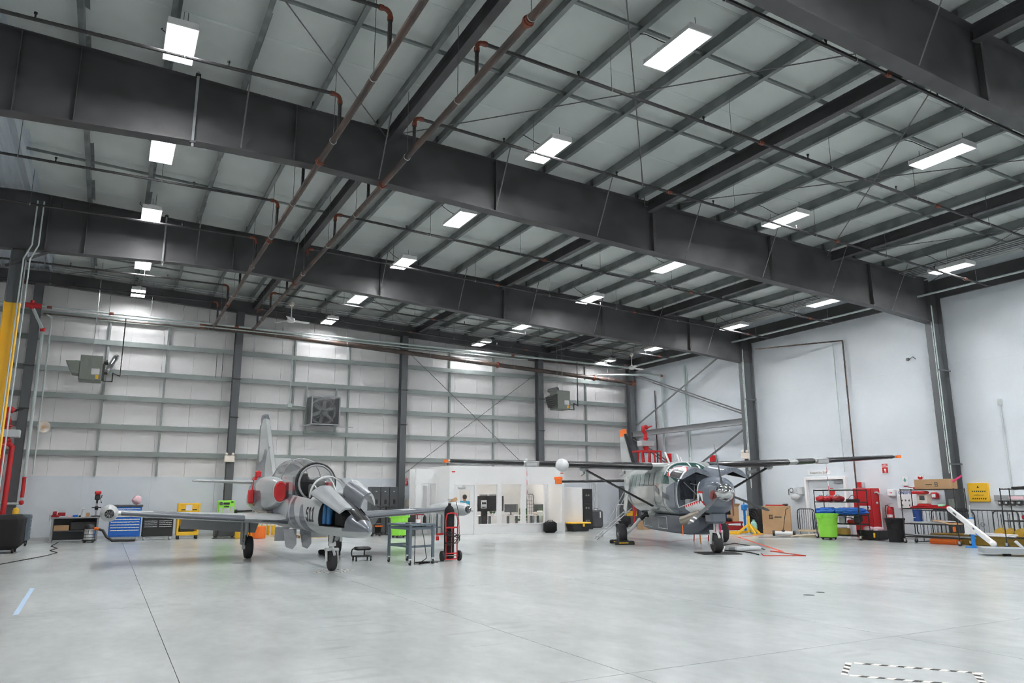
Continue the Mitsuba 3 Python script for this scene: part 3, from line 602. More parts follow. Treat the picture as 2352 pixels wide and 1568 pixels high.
# intakes with red plugs
for s in (-1, 1):
    N = [(20.0, .62, 1.73, .175, .27), (20.25, .645, 1.72, .22, .35), (21.2, .66, 1.69, .30, .45), (22.3, .62, 1.66, .33, .48), (23.6, .50, 1.64, .34, .46), (25.0, .32, 1.6, .28, .42), (26.3, .2, 1.56, .2, .34)]
    b = MB(); b.loft([ring(y, JX + s * xc, zc, a, h, h, 28, 2.2) for y, xc, zc, a, h in pch(N, np.linspace(20.0, 26.3, 26))], True); part(J, 'intake_duct', b, 'm_jet', 40)
    b = MB(); b.lathe([(.0, 0), (1, 0)], n=4) if False else b.loft([ring(y, JX + s * .62, 1.73, a, h, h, 28, 2.2) for y, a, h in ((19.975, .09, .18), (19.96, .135, .235), (19.99, .155, .255))], True); part(J, 'intake_plug', b, 'm_red', 40, label='red intake plug')
    b = MB(); b.tube(ring(20.0, JX + s * .62, 1.73, .175, .27, .27, 28, 2.2) + [ring(20.0, JX + s * .62, 1.73, .175, .27, .27, 28, 2.2)[0]], .014, 6, False); part(J, 'intake_lip', b, 'm_jetlight', True)
b = MB(); b.cbox(JX - 1.13, JX - .98, 21.6, 21.8, 1.42, 1.80, .03); b.tube([(JX - 1.04, 21.6, 1.78), (JX - 1.02, 21.65, 2.05), (JX - .9, 21.75, 2.22)], .018, 6); b.cbox(JX - .98, JX - .84, 21.55, 21.75, 2.12, 2.30, .03); part(J, 'warning_streamer', b, 'm_red', label='red remove before flight streamers')
b = MB(); b.cbox(JX - .98, JX - .66, 21.9, 22.1, 1.36, 1.55, .05); part(J, 'cable_bundle', b, 'm_cardboard')
# wings, flaps, tip tanks
def airfoil(n=14):
    t = np.linspace(0, math.pi, n); x = (1 - np.cos(t)) / 2; y = .6 * (.2969 * np.sqrt(x) - .126 * x - .3516 * x ** 2 + .2843 * x ** 3 - .1015 * x ** 4)
    return x, y
def wing(b, P):
    """P: list of (x, y leading edge, z, chord, thickness) rings along x"""
    x, y = airfoil(); rr = []
    for X, yl, z, c, th in P: rr.append([(X, yl + c * u, z + th * w / .06) for u, w in zip(x, y)] + [(X, yl + c * u, z - th * .8 * w / .06) for u, w in zip(x[-2:0:-1], y[-2:0:-1])])
    return b.loft(rr, True)
for s in (-1, 1):
    b = MB(); wing(b, [(JX + s * .3, 19.55, 1.0, 3.1, .16), (JX + s * .75, 19.75, 1.03, 2.75, .15), (JX + s * 1.4, 19.95, 1.06, 2.35, .125), (JX + s * 4.45, 20.4, 1.225, 1.45, .075)]); part(J, 'wing', b, 'm_jet', 40)
    b = MB(); wing(b, [(JX + s * 1.45, 19.93, 1.065, .5, .085), (JX + s * 4.2, 20.34, 1.22, .42, .058)]); part(J, 'leading_edge', b, 'm_jetdark', 40, label='dark grey leading edge')
    b = MB(); b.loft([[(JX + s * x, y0, z0), (JX + s * x, y0 + .03, z0 + .03), (JX + s * x, y1, z1), (JX + s * x, y1 - .02, z1 - .01)] for x, y0, z0, y1, z1 in ((.75, 21.9, .95, 22.5, .62), (2.72, 21.95, 1.05, 22.45, .78))], True); part(J, 'flap', b, 'm_grey', label='lowered grey wing flap')
    b = MB(); b.lathe([(.02, 0), (.10, .06), (.15, .18), (.185, .42), (.195, .8), (.195, 1.6), (.16, 2.3), (.08, 2.9), (.01, 3.1)], (JX + s * 4.45, 19.42, 1.235), (0, 1, 0), 24); part(J, 'tip_tank', b, 'm_jetlight', 40)
    b = MB(); b.lathe([(.0, -.012), (.06, .01), (.095, .05), (.098, .055)], (JX + s * 4.45, 19.425, 1.235), (0, 1, 0), 24); part(J, 'landing_light', b, 'm_gloss_black', 40, label='dark glass landing light in the tank nose')
    b = MB()
    for a in np.arange(8) * math.pi / 4: b.beam((JX + s * 4.45 + .02 * math.cos(a), 19.405, 1.235 + .02 * math.sin(a)), (JX + s * 4.45 + .075 * math.cos(a), 19.44, 1.235 + .075 * math.sin(a)), .012, .008)
    part(J, 'light_grille', b, 'm_chrome')
# tail
b = MB(); P = [(23.5, 2.05), (24.3, 2.45), (25.95, 4.22), (26.15, 4.33), (26.62, 4.34), (26.72, 4.24), (26.62, 4.05), (26.62, 2.2), (26.6, 1.9)]
def slab_yz(P, x, th):
    b = MB(); P = np.array(P); c = P.mean(0); rr = []
    for dx, k in ((-th / 2, .965), (-th * .35, 1.0), (th * .35, 1.0), (th / 2, .965)): rr.append([(x + dx, c[0] + (p[0] - c[0]) * k, c[1] + (p[1] - c[1]) * k) for p in P])
    return b.loft(rr, True)
part(J, 'fin', slab_yz(P, JX, .15), 'm_jet', 35)
part(J, 'rudder', slab_yz([(26.66, 2.35), (26.66, 4.05), (27.0, 4.03), (27.15, 2.35)], JX, .09), 'm_jetdark', 35)
for s in (-1, 1):
    b = MB(); wing(b, [(JX + s * .2, 25.1, 2.05, 1.45, .07), (JX + s * 2.05, 25.55, 2.10, .9, .045), (JX + s * 2.16, 25.7, 2.10, .5, .03)]); part(J, 'tailplane', b, 'm_jetlight', 40)
b = MB(); b.lathe([(.37, 0), (.36, .3), (.30, .55), (.28, .55), (.28, .2)], (JX, 26.6, 1.54), (0, 1, 0), 24); part(J, 'jet_pipe', b, 'm_darkgrey', 40)
# landing gear
def wheel(t, c, R, w, ax=(1, 0, 0), hubmat='m_gearwhite', up=None):
    c = np.asarray(c, float); ax = nrm(ax); h = w / 2; k = (up or t)
    b = MB(); b.lathe([(R * .58, -h), (R * .8, -h * 1.0), (R * .95, -h * .8), (R, -h * .35), (R, h * .35), (R * .95, h * .8), (R * .8, h), (R * .58, h)], c, ax, 26); key = part(k, 'tyre', b, 'm_rubber', 40)
    b = MB(); b.lathe([(.02, -h * .8), (R * .25, -h * .95), (R * .3, -h * .7), (R * .5, -h * .65), (R * .58, -h * .92), (R * .6, -h * .9), (R * .6, h * .9), (R * .58, h * .92), (R * .5, h * .65), (R * .3, h * .7), (R * .25, h * .95), (.02, h * .8)], c, ax, 20); part(k, 'wheel_hub', b, hubmat, 40)
b = MB(); b.cyl((JX - .02, 17.02, .42), (JX - .02, 17.12, .95), .055); b.cyl((JX - .02, 17.12, .9), (JX - .02, 17.3, 1.1), .075); b.box(JX - .09, JX + .06, 16.98, 17.12, .52, .62); part(J, 'nose_strut', b, 'm_gearwhite', 40, label='white nose gear leg')
b = MB(); b.tube([(JX - .02, 16.95, .60), (JX - .02, 16.85, .72), (JX - .02, 16.97, .86)], .016, 6); b.tube([(JX + .10, 17.0, .9), (JX + .13, 16.95, .7), (JX + .07, 16.98, .5)], .012, 6); part(J, 'nose_gear_hose', b, 'm_black')
b = MB()
for s in (-1, 1): b.beam((JX - .02 + s * .125, 17.02, .46), (JX - .02 + s * .125, 16.97, .20), .03, .08)
b.box(JX - .165, JX + .125, 16.96, 17.10, .42, .48); b.torus((JX - .02, 16.97, .21), .235, .03, (1, 0, 0), 14, 8, -2.4, -.6); part(J, 'nose_fork', b, 'm_gearwhite', 40)
wheel(J, (JX - .02, 16.97, .215), .215, .16)
b = MB(); b.cbox(JX + .12, JX + .18, 16.9, 17.5, .62, .86, .01); part(J, 'nose_gear_door', b, 'm_jetlight')
for s in (-1, 1):
    x = JX + s * 1.18
    b = MB(); b.cyl((x, 21.4, .42), (x, 21.35, 1.0), .06); b.cyl((x, 21.4, .28), (x, 21.4, .5), .045); b.box(x - .08, x + .08, 21.32, 21.48, .46, .52); part(J, 'main_strut', b, 'm_gearwhite', 40, label='white main gear leg')
    b = MB(); b.tube([(x, 21.30, .60), (x, 21.18, .5), (x, 21.32, .36)], .018, 6); b.tube([(x + .06, 21.32, .95), (x + .09, 21.3, .7), (x + .05, 21.34, .45)], .012, 6); part(J, 'brake_hose', b, 'm_black')
    b = MB(); b.cbox(x - s * .0 - .10 - .012, x - .10 + .012, 21.22, 21.52, .36, 1.0, .008); part(J, 'gear_door', b, 'm_grey')
    b = MB(); b.box(x - .06, x + .06, 21.33, 21.47, .24, .40); part(J, 'axle_block', b, 'm_gearwhite')
    wheel(J, (x + .10, 21.42, .29), .29, .19)
# open air brakes and belly doors
for x0, x1 in ((-.62, -.30), (-.22, .06)):
    b = MB(); b.loft([[(JX + x0, 19.35, .80), (JX + x1, 19.35, .80), (JX + x1, 19.38, .82), (JX + x0, 19.38, .82)], [(JX + x0 + .02, 19.18, .50), (JX + x1 - .02, 19.18, .46), (JX + x1 - .02, 19.21, .47), (JX + x0 + .02, 19.21, .51)], [(JX + x0 + .04, 19.15, .40), (JX + x1 - .12, 19.15, .34), (JX + x1 - .12, 19.18, .35), (JX + x0 + .04, 19.18, .41)]], True); part(J, 'air_brake', b, 'm_grey')
b = MB(); b.cbox(JX - .75, JX - .40, 19.7, 19.73, .52, .86, .01); part(J, 'belly_door', b, 'm_grey')
b = MB(); b.cbox(JX + .15, JX + .6, 19.8, 19.83, .58, .84, .01); part(J, 'belly_door', b, 'm_grey')
for s in (-1, 1): b = MB(); b.cbox(JX + s * .475 - .015, JX + s * .475 + .015, 19.75, 20.5, 1.5, 1.96, .01); part(J, 'splitter_plate', b, 'm_black')
# wheel chock behind the right main wheel
t = thing('wheel_chock', 'pair of black rubber chocks at the main wheel of the jet', 'chock')
b = MB(); b.cbox(5.5, 5.9, 21.76, 21.9, 0, .13, .03); part(t, 'block', b, 'm_rubber'); b = MB(); b.cbox(5.45, 5.9, 20.98, 21.10, 0, .11, .03); part(t, 'block', b, 'm_rubber')
# ------------------------------------------------------------------ the propeller plane (local frame: x forward, y to its left, origin under the main wheels)
CA = math.radians(-114.1); CL = np.array([17.19, 20.49, 0.0])
CR = Rz(CA) @ Rx(math.radians(0.55))
pri('m_plane', mott((0.33, 0.355, 0.35), (0.40, 0.42, 0.415), .7), 0.10, .15, .7, clearcoat=1.0, clearcoat_gloss=.97)
pri('m_plane_dark', (0.115, 0.135, 0.165), 0.2, 0, .55, clearcoat=1.0, clearcoat_gloss=.95)
pri('m_plane_slate', (0.05, 0.06, 0.08), 0.25, 0, .5, clearcoat=.8)
pri('m_plane_white', (0.70, 0.72, 0.73), 0.25, 0, .5, clearcoat=1.0)
pri('m_windshield', (0.010, 0.050, 0.042), 0.06, 0, .7, clearcoat=1.0)
pri('m_cabinwin', (0.16, 0.215, 0.205), 0.08, 0, .7, clearcoat=1.0)
pri('m_boot', (0.010, 0.010, 0.011), 0.28)
pri('m_exhaust', (0.36, 0.32, 0.27), 0.35, .8)
pri('m_plug', (0.22, 0.06, 0.055), 0.6)
C_ = thing('propeller_plane', 'grey high wing propeller plane with shark mouth and opened engine cowling', 'airplane')
def cp(name, mb, mat, smooth=False, label=None, parent=None):
    mb.xform(CR, CL); return part(parent or C_, name, mb, mat, smooth, label)
FS = [(5.02, .40, 2.0, 1.24, 1.64), (4.9, .46, 2.05, 1.17, 1.62), (4.6, .52, 2.12, 1.08, 1.6), (4.1, .57, 2.18, 1.02, 1.58), (3.5, .63, 2.22, .98, 1.56), (3.0, .69, 2.27, .96, 1.58), (2.6, .735, 2.42, .95, 1.6), (2.1, .78, 2.62, .95, 1.65), (1.6, .80, 2.69, .95, 1.68), (0, .81, 2.70, .95, 1.70), (-2.2, .80, 2.68, .98, 1.72),
      (-3.6, .68, 2.62, 1.18, 1.78), (-5.0, .44, 2.50, 1.55, 1.95), (-6.3, .22, 2.38, 1.88, 2.1), (-7.0, .08, 2.28, 2.05, 2.15)]
FSr = sorted(FS)
def fst(xs): return pch(FSr, xs)
PW = 2.9
def fring(x, n=48, g=0.0, q0=0, q1=2 * math.pi, endp=False):
    _, a, zt, zb, zm = fst([x])[0]; o = []
    for q in np.linspace(q0, q1, n, endpoint=endp):
        c, s = math.cos(q), math.sin(q); h = (zt - zm) if s >= 0 else (zm - zb)
        o.append((x, (a + g) * math.copysign(abs(c) ** (2 / PW), c), zm + (h + g) * math.copysign(abs(s) ** (2 / PW), s)))
    return o
def fside(x, z, sgn=-1, g=.006):
    _, a, zt, zb, zm = fst([x])[0]; h = (zt - zm) if z > zm else (zm - zb)
    return (x, sgn * ((a + g) * max(1 - min(abs(z - zm) / (h + g), 1) ** PW, 0) ** (1 / PW)), z)
def patch(name, poly, mat, sgn=-1, g=.006, label=None, step=.12, parent=None):
    """an outline in (x, z) laid on the fuselage side"""
    b = MB(); b.prism(poly, .002); m = b.get().subdivide_to_size(step); v = np.array(m.vertices)
    fst([0.0]); x, z = v[:, 0], v[:, 1]; A_, T_, B_, M_ = [np.asarray(f(x)) for f in _pc[repr(FSr)]]; gg = g + v[:, 2] * 2
    h = np.where(z > M_, T_ - M_, M_ - B_) + gg
    o = np.stack([x, sgn * (A_ + gg) * np.maximum(1 - np.minimum(np.abs(z - M_) / h, 1) ** PW, 0) ** (1 / PW), z], 1)
    q = MB(); q.raw(np.array(o), m.faces); return cp(name, q, mat, 30 if False else False, label, parent)
b = MB(); b.loft([fring(x) for x in np.concatenate([np.linspace(-7.0, 2.0, 40), np.linspace(2.1, 2.9, 10)])], True); cp('fuselage', b, 'm_plane', 35)
b = MB(); b.loft([fring(x) for x in np.linspace(2.9, 5.02, 22)], True)
q = manifold(b)
for s in (-1, 1): q = q - (mbox(3.12, 4.62, .06, 1.2, 1.47, 2.4) if s > 0 else mbox(3.12, 4.62, -1.2, -.06, 1.47, 2.4))
cut = m3.Manifold.hull_points(np.array([(3.12, y, 1.48) for y in (-1.2, -.1)] + [(4.62, y, 1.48) for y in (-1.2, -.1)] + [(3.16, y, 1.26) for y in (-1.2, -.1)], np.float32)); q = q - cut
cp('engine_cowling', from_mani(q), 'm_plane_dark', 30)
b = MB(); b.box(3.08, 3.12, -.58, .58, 1.12, 2.05); b.box(3.12, 4.6, -.05, .05, 1.0, 2.1); b.box(3.12, 4.6, -.4, .4, 1.06, 1.24); cp('firewall', b, 'm_matblack')
b = MB(); b.lathe([(.12, 0), (.26, .02), (.28, .3), (.24, .5), (.27, .55), (.27, .8), (.2, 1.0), (.14, 1.15)], (3.55, 0, 1.68), (1, 0, 0), 18); cp('engine', b, 'm_darkgrey', 35)
b = MB()
for s in (-1, 1):
    for p, q_ in (((3.13, .45, 2.0), (4.5, .30, 1.42)), ((3.6, .40, 1.3), (4.5, .3, 1.78)), ((3.6, .4, 1.95), (4.3, .42, 1.9)), ((3.7, .38, 1.3), (3.9, .36, 1.9)), ((4.1, .33, 1.4), (4.45, .33, 1.95))): b.tube([(p[0], s * p[1], p[2]), (q_[0], s * q_[1], q_[2])], .014, 6)
cp('engine_mount', b, 'm_grey')
b = MB()
for i, (x, z) in enumerate(((3.8, 1.75), (4.0, 1.55), (4.2, 1.85), (4.35, 1.6), (4.45, 1.4))): b.tube([(x, -.30, z), (x + .1, -.36, z - .12), (x - .08, -.33, z - .25)], .035, 7)
cp('engine_duct', b, 'm_exhaust', 30)
b = MB(); b.cbox(3.3, 3.75, -.50, -.28, 1.25, 1.50, .02); cp('battery_box', b, 'm_grey')
b = MB(); b.tube([fside(3.12, z) for z in np.linspace(1.25, 2.0, 9)], .012, 5); b.tube([fside(x, np.interp(x, (3.12, 4.62), (1.25, 1.47))) for x in np.linspace(3.12, 4.62, 9)], .012, 5); b.tube([fside(4.62, z) for z in np.linspace(1.47, 1.98, 7)], .018, 5); cp('cowl_frame', b, 'm_plane_white')
# raised cowl doors, shark mouth on the right one
def door_sec(s, k): return smooth_sec([(s * .07, 2.14 + k), (s * .28, 2.36 + k), (s * .56, 2.42 + k), (s * .80, 2.32 + k), (s * .97, 2.10 + k)], 13)
def door_pt(x, u, s=-1, g=0.0):
    k = np.interp(x, (3.1, 4.65), (.10, -.04)); P = door_sec(s, k); f = u * 12; i = min(int(f), 11); t = f - i
    p = np.array(P[i]) * (1 - t) + np.array(P[i + 1]) * t; d = np.array(P[i + 1]) - np.array(P[i]); n_ = nrm([-d[1] * s * -1 * -1, d[0] * s]) ; n_ = nrm([d[1] * -s * -1, -d[0] * s * -1]) if False else nrm(np.array([-d[1], d[0]]) * (1 if s > 0 else -1))
    p = p + n_ * g; return (x, p[0], p[1])
for s, nm in ((-1, 'right_cowl_door'), (1, 'left_cowl_door')):
    b = MB(); b.loft([[door_pt(x, u, s, .0) for u in np.linspace(0, 1, 13)] + [door_pt(x, u, s, -.018) for u in np.linspace(1, 0, 13)] for x in np.linspace(3.12, 4.65, 9)], True); k = cp(nm, b, 'm_plane_dark', 35)
    b = MB(); b.loft([[door_pt(x, u, s, -.020) for u in np.linspace(.02, .98, 13)] + [door_pt(x, u, s, -.026) for u in np.linspace(.98, .02, 13)] for x in np.linspace(3.14, 4.63, 9)], True); cp('door_lining', b, 'm_matblack', 35, None, k)
    if s < 0:
        def dpoly(nm_, poly, mat, g, label=None):
            b = MB(); b.prism(poly, .002); m = b.get().subdivide_to_size(.12); q_ = MB(); q_.raw(np.array([door_pt(x, min(max(u, 0), 1), -1, g + d) for x, u, d in np.array(m.vertices)]), m.faces); cp(nm_, q_, mat, False, label, k)
        dpoly('mouth_red', [(3.15, .80), (3.4, .66), (3.8, .58), (4.2, .57), (4.62, .70), (4.62, 1), (3.15, 1)], 'm_red', .002, 'red edge of the shark mouth')
        dpoly('mouth_white', [(3.15, .86), (3.4, .70), (3.8, .62), (4.2, .61), (4.62, .75), (4.62, 1), (3.5, 1), (3.3, .95)], 'm_plane_white', .005, 'white shark teeth')
        up = [(3.42, .93)]
        for i in range(8):
            x = 3.5 + i * .13; up += [(x, .74 - .05 * math.sin(i / 7 * 3.1)), (x + .065, .88)]
        dpoly('mouth_black', up + [(4.5, .90), (4.45, 1.0), (3.5, 1.0)], 'm_boot', .008, 'black throat between the shark teeth')
        dpoly('eye_mark', [(4.26, .36), (4.36, .32), (4.4, .40), (4.34, .42), (4.3, .46)], 'm_orange', .004)
        dpoly('eye_white', [(3.72, .52), (3.9, .45), (4.05, .50), (3.95, .60), (3.8, .62)], 'm_plane_white', .0075)
# lower jaw on the cowling side
patch('jaw_red', [(3.55, 1.30), (4.62, 1.455), (4.90, 1.46), (4.90, 1.30), (4.5, 1.20), (3.8, 1.19)], 'm_red', -1, .006, 'red lower jaw of the shark mouth')
tp = [(3.5, 1.285)]
for i in range(8):
    x = 3.6 + i * .155; zt_ = 1.27 + i * .020; tp += [(x, zt_ - .05), (x + .08, zt_ + .055)]
patch('jaw_teeth', tp + [(4.90, 1.30), (4.90, 1.22), (4.5, 1.14), (3.8, 1.12)], 'm_plane_white', -1, .012, 'white lower teeth')
patch('mouth_corner', [(4.64, 1.44), (4.88, 1.45), (4.88, 1.66), (4.74, 1.70), (4.64, 1.62)], 'm_plane_white', -1, .006); patch('mouth_corner', [(4.68, 1.44), (4.84, 1.46), (4.76, 1.64)], 'm_boot', -1, .012); patch('mouth_corner', [(4.62, 1.68), (4.9, 1.66), (4.9, 1.71), (4.62, 1.73)], 'm_red', -1, .012)
# nose bowl, inlets, spinner, propeller
b = MB(); b.loft([[(5.02 + dx, y * k, 1.64 + (z - 1.64) * k) for _, y, z in fring(5.02)] for dx, k in ((0, 1), (.07, .94), (.12, .8), (.14, .55))], True); cp('nose_bowl', b, 'm_plane_dark', 40)
for s in (-1, 1):
    b = MB(); b.loft([[(5.155 + dx, s * .255 + .10 * k * c, 1.60 + .145 * k * s_) for c, s_ in ((math.cos(t), math.sin(t)) for t in np.arange(16) * math.pi / 8)] for dx, k in ((-.08, 1.0), (0, .96), (.008, .8))], True); cp('inlet_plug', b, 'm_plug', 40, 'brown red inlet plug')
    b = MB(); b.beam((5.165, s * .255 - .03, 1.5), (5.165, s * .255 + .03, 1.68), .02, .02); cp('plug_handle', b, 'm_black')
b = MB(); b.tube([(5.2, .24, 1.50), (5.24, .25, 1.3), (5.2, .26, 1.05)], .022, 6); cp('plug_streamer', b, 'm_plug')
HX, HZ = 5.33, 1.67
b = MB(); b.lathe([(.235, -.17), (.25, -.10), (.25, .0), (.235, .12), (.19, .26), (.12, .38), (.05, .45), (.01, .47)], (HX, 0, HZ), (1, 0, 0), 30); cp('spinner', b, 'm_chrome', 50, 'polished metal spinner')
for a in (98, 218, -22):
    t = math.radians(a); rd = np.array([0, -math.cos(t) * -1 * -1, math.sin(t)])      # seen from the front, +y lies to the right of the picture
    rd = np.array([0, math.cos(t), math.sin(t)]); td = np.cross([1.0, 0, 0], rd); rr = []
    for r, ch, th, pit in ((.16, .12, .09, 82), (.30, .12, .07, 81), (.5, .19, .04, 79), (.8, .22, .026, 76), (1.1, .19, .018, 73), (1.27, .15, .012, 71), (1.345, .06, .006, 70)):
        p = math.radians(pit); cd = math.cos(p) * td + math.sin(p) * np.array([1.0, 0, 0]); nd = np.cross(cd, rd); c0 = np.array([HX - .04, 0, HZ]) + rd * r
        rr.append([c0 + cd * ch * u + nd * th * w for u, w in ((-.5, 0), (-.3, .45), (0, .5), (.3, .35), (.5, 0), (.3, -.3), (0, -.35), (-.3, -.3))])
    b = MB(); b.loft(rr, True); k = cp('propeller_blade', b, 'm_darkgrey', 40)
    for r in ((1.08, 1.20) if a == 218 else ()):
        b = MB(); p = math.radians(72); cd = math.cos(p) * td + math.sin(p) * np.array([1.0, 0, 0]); nd = np.cross(cd, rd); c0 = np.array([HX - .04, 0, HZ]) + rd * r; b.beam(c0 - cd * .085, c0 + cd * .085, .045, .026, nd); cp('tip_stripe', b, 'm_plane_white', False, 'white tip stripe', k)
# exhaust stack
b = MB(); P = [(4.42, -.40, 1.12), (4.25, -.56, 1.03), (4.05, -.70, .93), (3.90, -.78, .89)]; b.tube(P, [.10, .12, .13, .135], 16, True); cp('exhaust_stack', b, 'm_exhaust', 40, 'brownish metal exhaust stack')
b = MB(); b.cyl((3.895, -.782, .888), (3.88, -.79, .884), .115, n=16); cp('exhaust_cover', b, 'm_cream'); b = MB(); b.beam((3.92, -.80, .77), (3.91, -.80, .48), .025, .01); cp('exhaust_streamer', b, 'm_orange')
# windshield and windows
b = MB(); rr = []
for x in np.linspace(2.08, 2.98, 10):
    q0 = np.interp(x, (2.08, 2.98), (.60, .52)); rr.append(fring(x, 22, .008, q0, math.pi - q0, True) + list(reversed(fring(x, 22, .001, q0, math.pi - q0, True))))
b.loft(rr, True); cp('windshield', b, 'm_windshield', 40, 'dark green windshield')
b = MB(); b.tube([(x, 0, fst([x])[0][2] + .012) for x in np.linspace(2.06, 3.0, 10)], .02, 6); b.tube(fring(2.05, 24, .012, .5, math.pi - .5, True), .022, 6); cp('windshield_post', b, 'm_plane_white')
for s in (-1, 1):
    patch('side_window', [(1.95, 1.98), (2.52, 1.95), (2.35, 2.18), (2.0, 2.36)], 'm_windshield', s); patch('side_window', [(1.2, 1.95), (1.86, 1.98), (1.88, 2.34), (1.25, 2.38)], 'm_cabinwin', s)
    for i in range(6):
        x = .62 - .62 * i; patch('cabin_window', sg.box(x - .2, 1.98, x + .2, 2.32).buffer(.05).buffer(-.0), 'm_cabinwin', s)
    pass
    patch('dark_panel', [(2.15, 1.35), (2.3, 1.85), (2.9, 2.02), (2.95, 1.05), (2.5, 1.12)], 'm_plane_dark', s, .005); patch('insignia', [(1.9, 1.72), (2.5, 1.62), (2.5, 1.46), (1.9, 1.56)], 'm_plane_slate', s, .007); patch('insignia', [(1.1, 1.95), (1.55, 1.80), (1.55, 1.62), (1.1, 1.76)], 'm_plane_slate', s, .007)
    patch('door_seam', [(.95, 1.05), (.965, 1.05), (.965, 2.4), (.95, 2.4)], 'm_darkgrey', s, .006); patch('door_seam', [(1.9, 1.05), (1.915, 1.05), (1.915, 1.92), (1.9, 1.92)], 'm_darkgrey', s, .006)
# cargo pod
PS = [(4.15, .05, .96, .80), (4.05, .22, .99, .62), (3.7, .38, 1.0, .50), (3.0, .54, 1.0, .455), (0, .62, 1.0, .44), (-1.5, .61, 1.0, .45), (-2.1, .52, 1.02, .60), (-2.75, .32, 1.05, .88), (-2.95, .1, 1.08, 1.02)]
b = MB(); b.loft([[(x, y, z) for y, z in [(a, zt), (a, (zt + zb) / 2), (a * .92, zb + .05), (a * .75, zb), (0, zb - .005), (-a * .75, zb), (-a * .92, zb + .05), (-a, (zt + zb) / 2), (-a, zt), (0, zt)]] for x, a, zt, zb in pch(sorted(PS), np.linspace(-2.95, 4.15, 40))], True); k = cp('cargo_pod', b, 'm_plane_slate', 35)
for x in (1.6, -.3):
    b = MB(); b.tube([(x, -.605, .56), (x, -.615, .93), (x - 1.0, -.615, .93), (x - 1.0, -.61, .56), (x, -.605, .56)], .009, 4); cp('pod_door_seam', b, 'm_lightgrey', False, None, k)
# wings
for s in (-1, 1):
    nm = 'right' if s < 0 else 'left'
    b = MB(); x_, y_ = airfoil(16)
    def wr_(P, b, x0=0.0, x1=1.0):
        rr = []
        for y, xl, z, c, th in P: rr.append([(xl - c * u, s * y, z + th * w / .06) for u, w in zip(x_, y_)] + [(xl - c * u, s * y, z - th * .7 * w / .06) for u, w in zip(x_[-2:0:-1], y_[-2:0:-1])])
        return b.loft(rr, True)
    WP = [(.0, 1.55, 2.53, 2.0, .15), (.75, 1.5, 2.53, 1.98, .15), (4.0, 1.32, 2.64, 1.7, .12), (7.55, 1.1, 2.79, 1.25, .075), (7.72, .95, 2.80, .9, .04)]
    wr_(WP, b); W_ = cp(nm + '_wing', b, 'm_plane', 40)
    b = MB(); y0 = .9
    def boot(ya, yb, b):
        rr = []
        for y in np.linspace(ya, yb, 6):
            xl, z, c, th = [float(np.interp(y, [p[0] for p in WP], [p[k] for p in WP])) for k in (1, 2, 3, 4)]
            rr.append([(xl + .012 - c * u, s * y, z + 1.06 * th * w / .06) for u, w in zip(x_[:5], y_[:5])][::-1] + [(xl + .012 - c * u, s * y, z - .76 * th * w / .06) for u, w in zip(x_[1:5], y_[1:5])])
        return b.loft(rr, True)
    for ya, yb in ((.95, 3.75), (4.05, 4.65), (5.15, 7.54)):
        cp('deice_boot', boot(ya, yb, MB()), 'm_boot', 40, 'black de-icing boot', W_)
    b = MB(); b.cbox(1.05, 1.36, min(s * 4.70, s * 5.1), max(s * 4.70, s * 5.1), 2.58, 2.74, .03); cp('landing_light', b, 'm_alu', False, None, W_)
    b = MB(); P0, P1 = np.array([.95, s * 3.15, 2.50]), np.array([.95, s * .78, 1.22]); d = P1 - P0
    b.loft([[p + np.array([dx, 0, 0]) + np.array([0, 0, dz]) for dx, dz in ((.10, 0), (.05, .035), (-.07, .03), (-.13, 0), (-.07, -.03), (.05, -.035))] for p in (P0, P1)], True); cp('wing_strut', b, 'm_boot', 40, 'black wing strut')
    for p in (P0, P1):
        b = MB(); b.ball(p + np.array([0, -s * .0, .0]), .1, 2, (2.2, 1.3, .9)); cp('strut_fairing', b, 'm_plane', True)
    b = MB(); wr_([(4.9, -.2, 2.655, .42, .03), (7.4, -.1, 2.775, .35, .025)], b); cp('aileron', b, 'm_lightgrey', 40, None, W_)
    b = MB(); b.beam((.2, s * 3.0, 2.42), (-.5, s * 3.0, 2.35), .06, .1); b.beam((.2, s * 1.6, 2.40), (-.5, s * 1.6, 2.33), .06, .1); cp('flap_track', b, 'm_plane')
    b = MB(); wing_tip = [(1.10, 7.70), (.8, 7.74), (.2, 7.72)]; b.tube([(x, s * y, 2.81) for x, y in wing_tip], .035, 6); b.box(1.02, 1.14, min(s * 7.60, s * 7.74), max(s * 7.60, s * 7.74), 2.75, 2.84); cp('tip_tape', b, 'm_orange', False, 'orange tape on the wing tip', W_)
b = MB(); b.ball((1.42, -3.92, 2.61), .215, 3, (1.25, 1, 1)); cp('radar_pod', b, 'm_plane_white', True, 'white round radar pod on the wing')
for y in (-5.05, 5.05):
    b, b2 = MB(), MB()
    for i in range(7): (b if i % 2 else b2).beam((1.2, y, 2.6 - .15 * i), (1.2, y, 2.45 - .15 * i), .016, .004)
    k = cp('ribbon', b, 'm_red', False, 'red and white warning ribbon'); cp('white_bands', b2, 'm_white', False, None, k)
b = MB(); b.ball((1.1, -5.05, 2.80), .05); cp('beacon', b, 'm_plane_white', True)
# roof aerials
for x, y in ((1.7, -.45), (.6, .25)):
    b = MB(); b.beam((x, y, 2.62), (x - .25, y - .06, 3.0), .06, .02); cp('roof_aerial', b, 'm_plane_white')
b = MB(); b.tube([(1.0, .2, 2.7), (.4, .3, 2.88), (.2, .1, 2.7)], .02, 5); b.tube([(.8, .45, 2.7), (.9, .5, 2.84)], .03, 5); cp('roof_antenna', b, 'm_lightgrey')
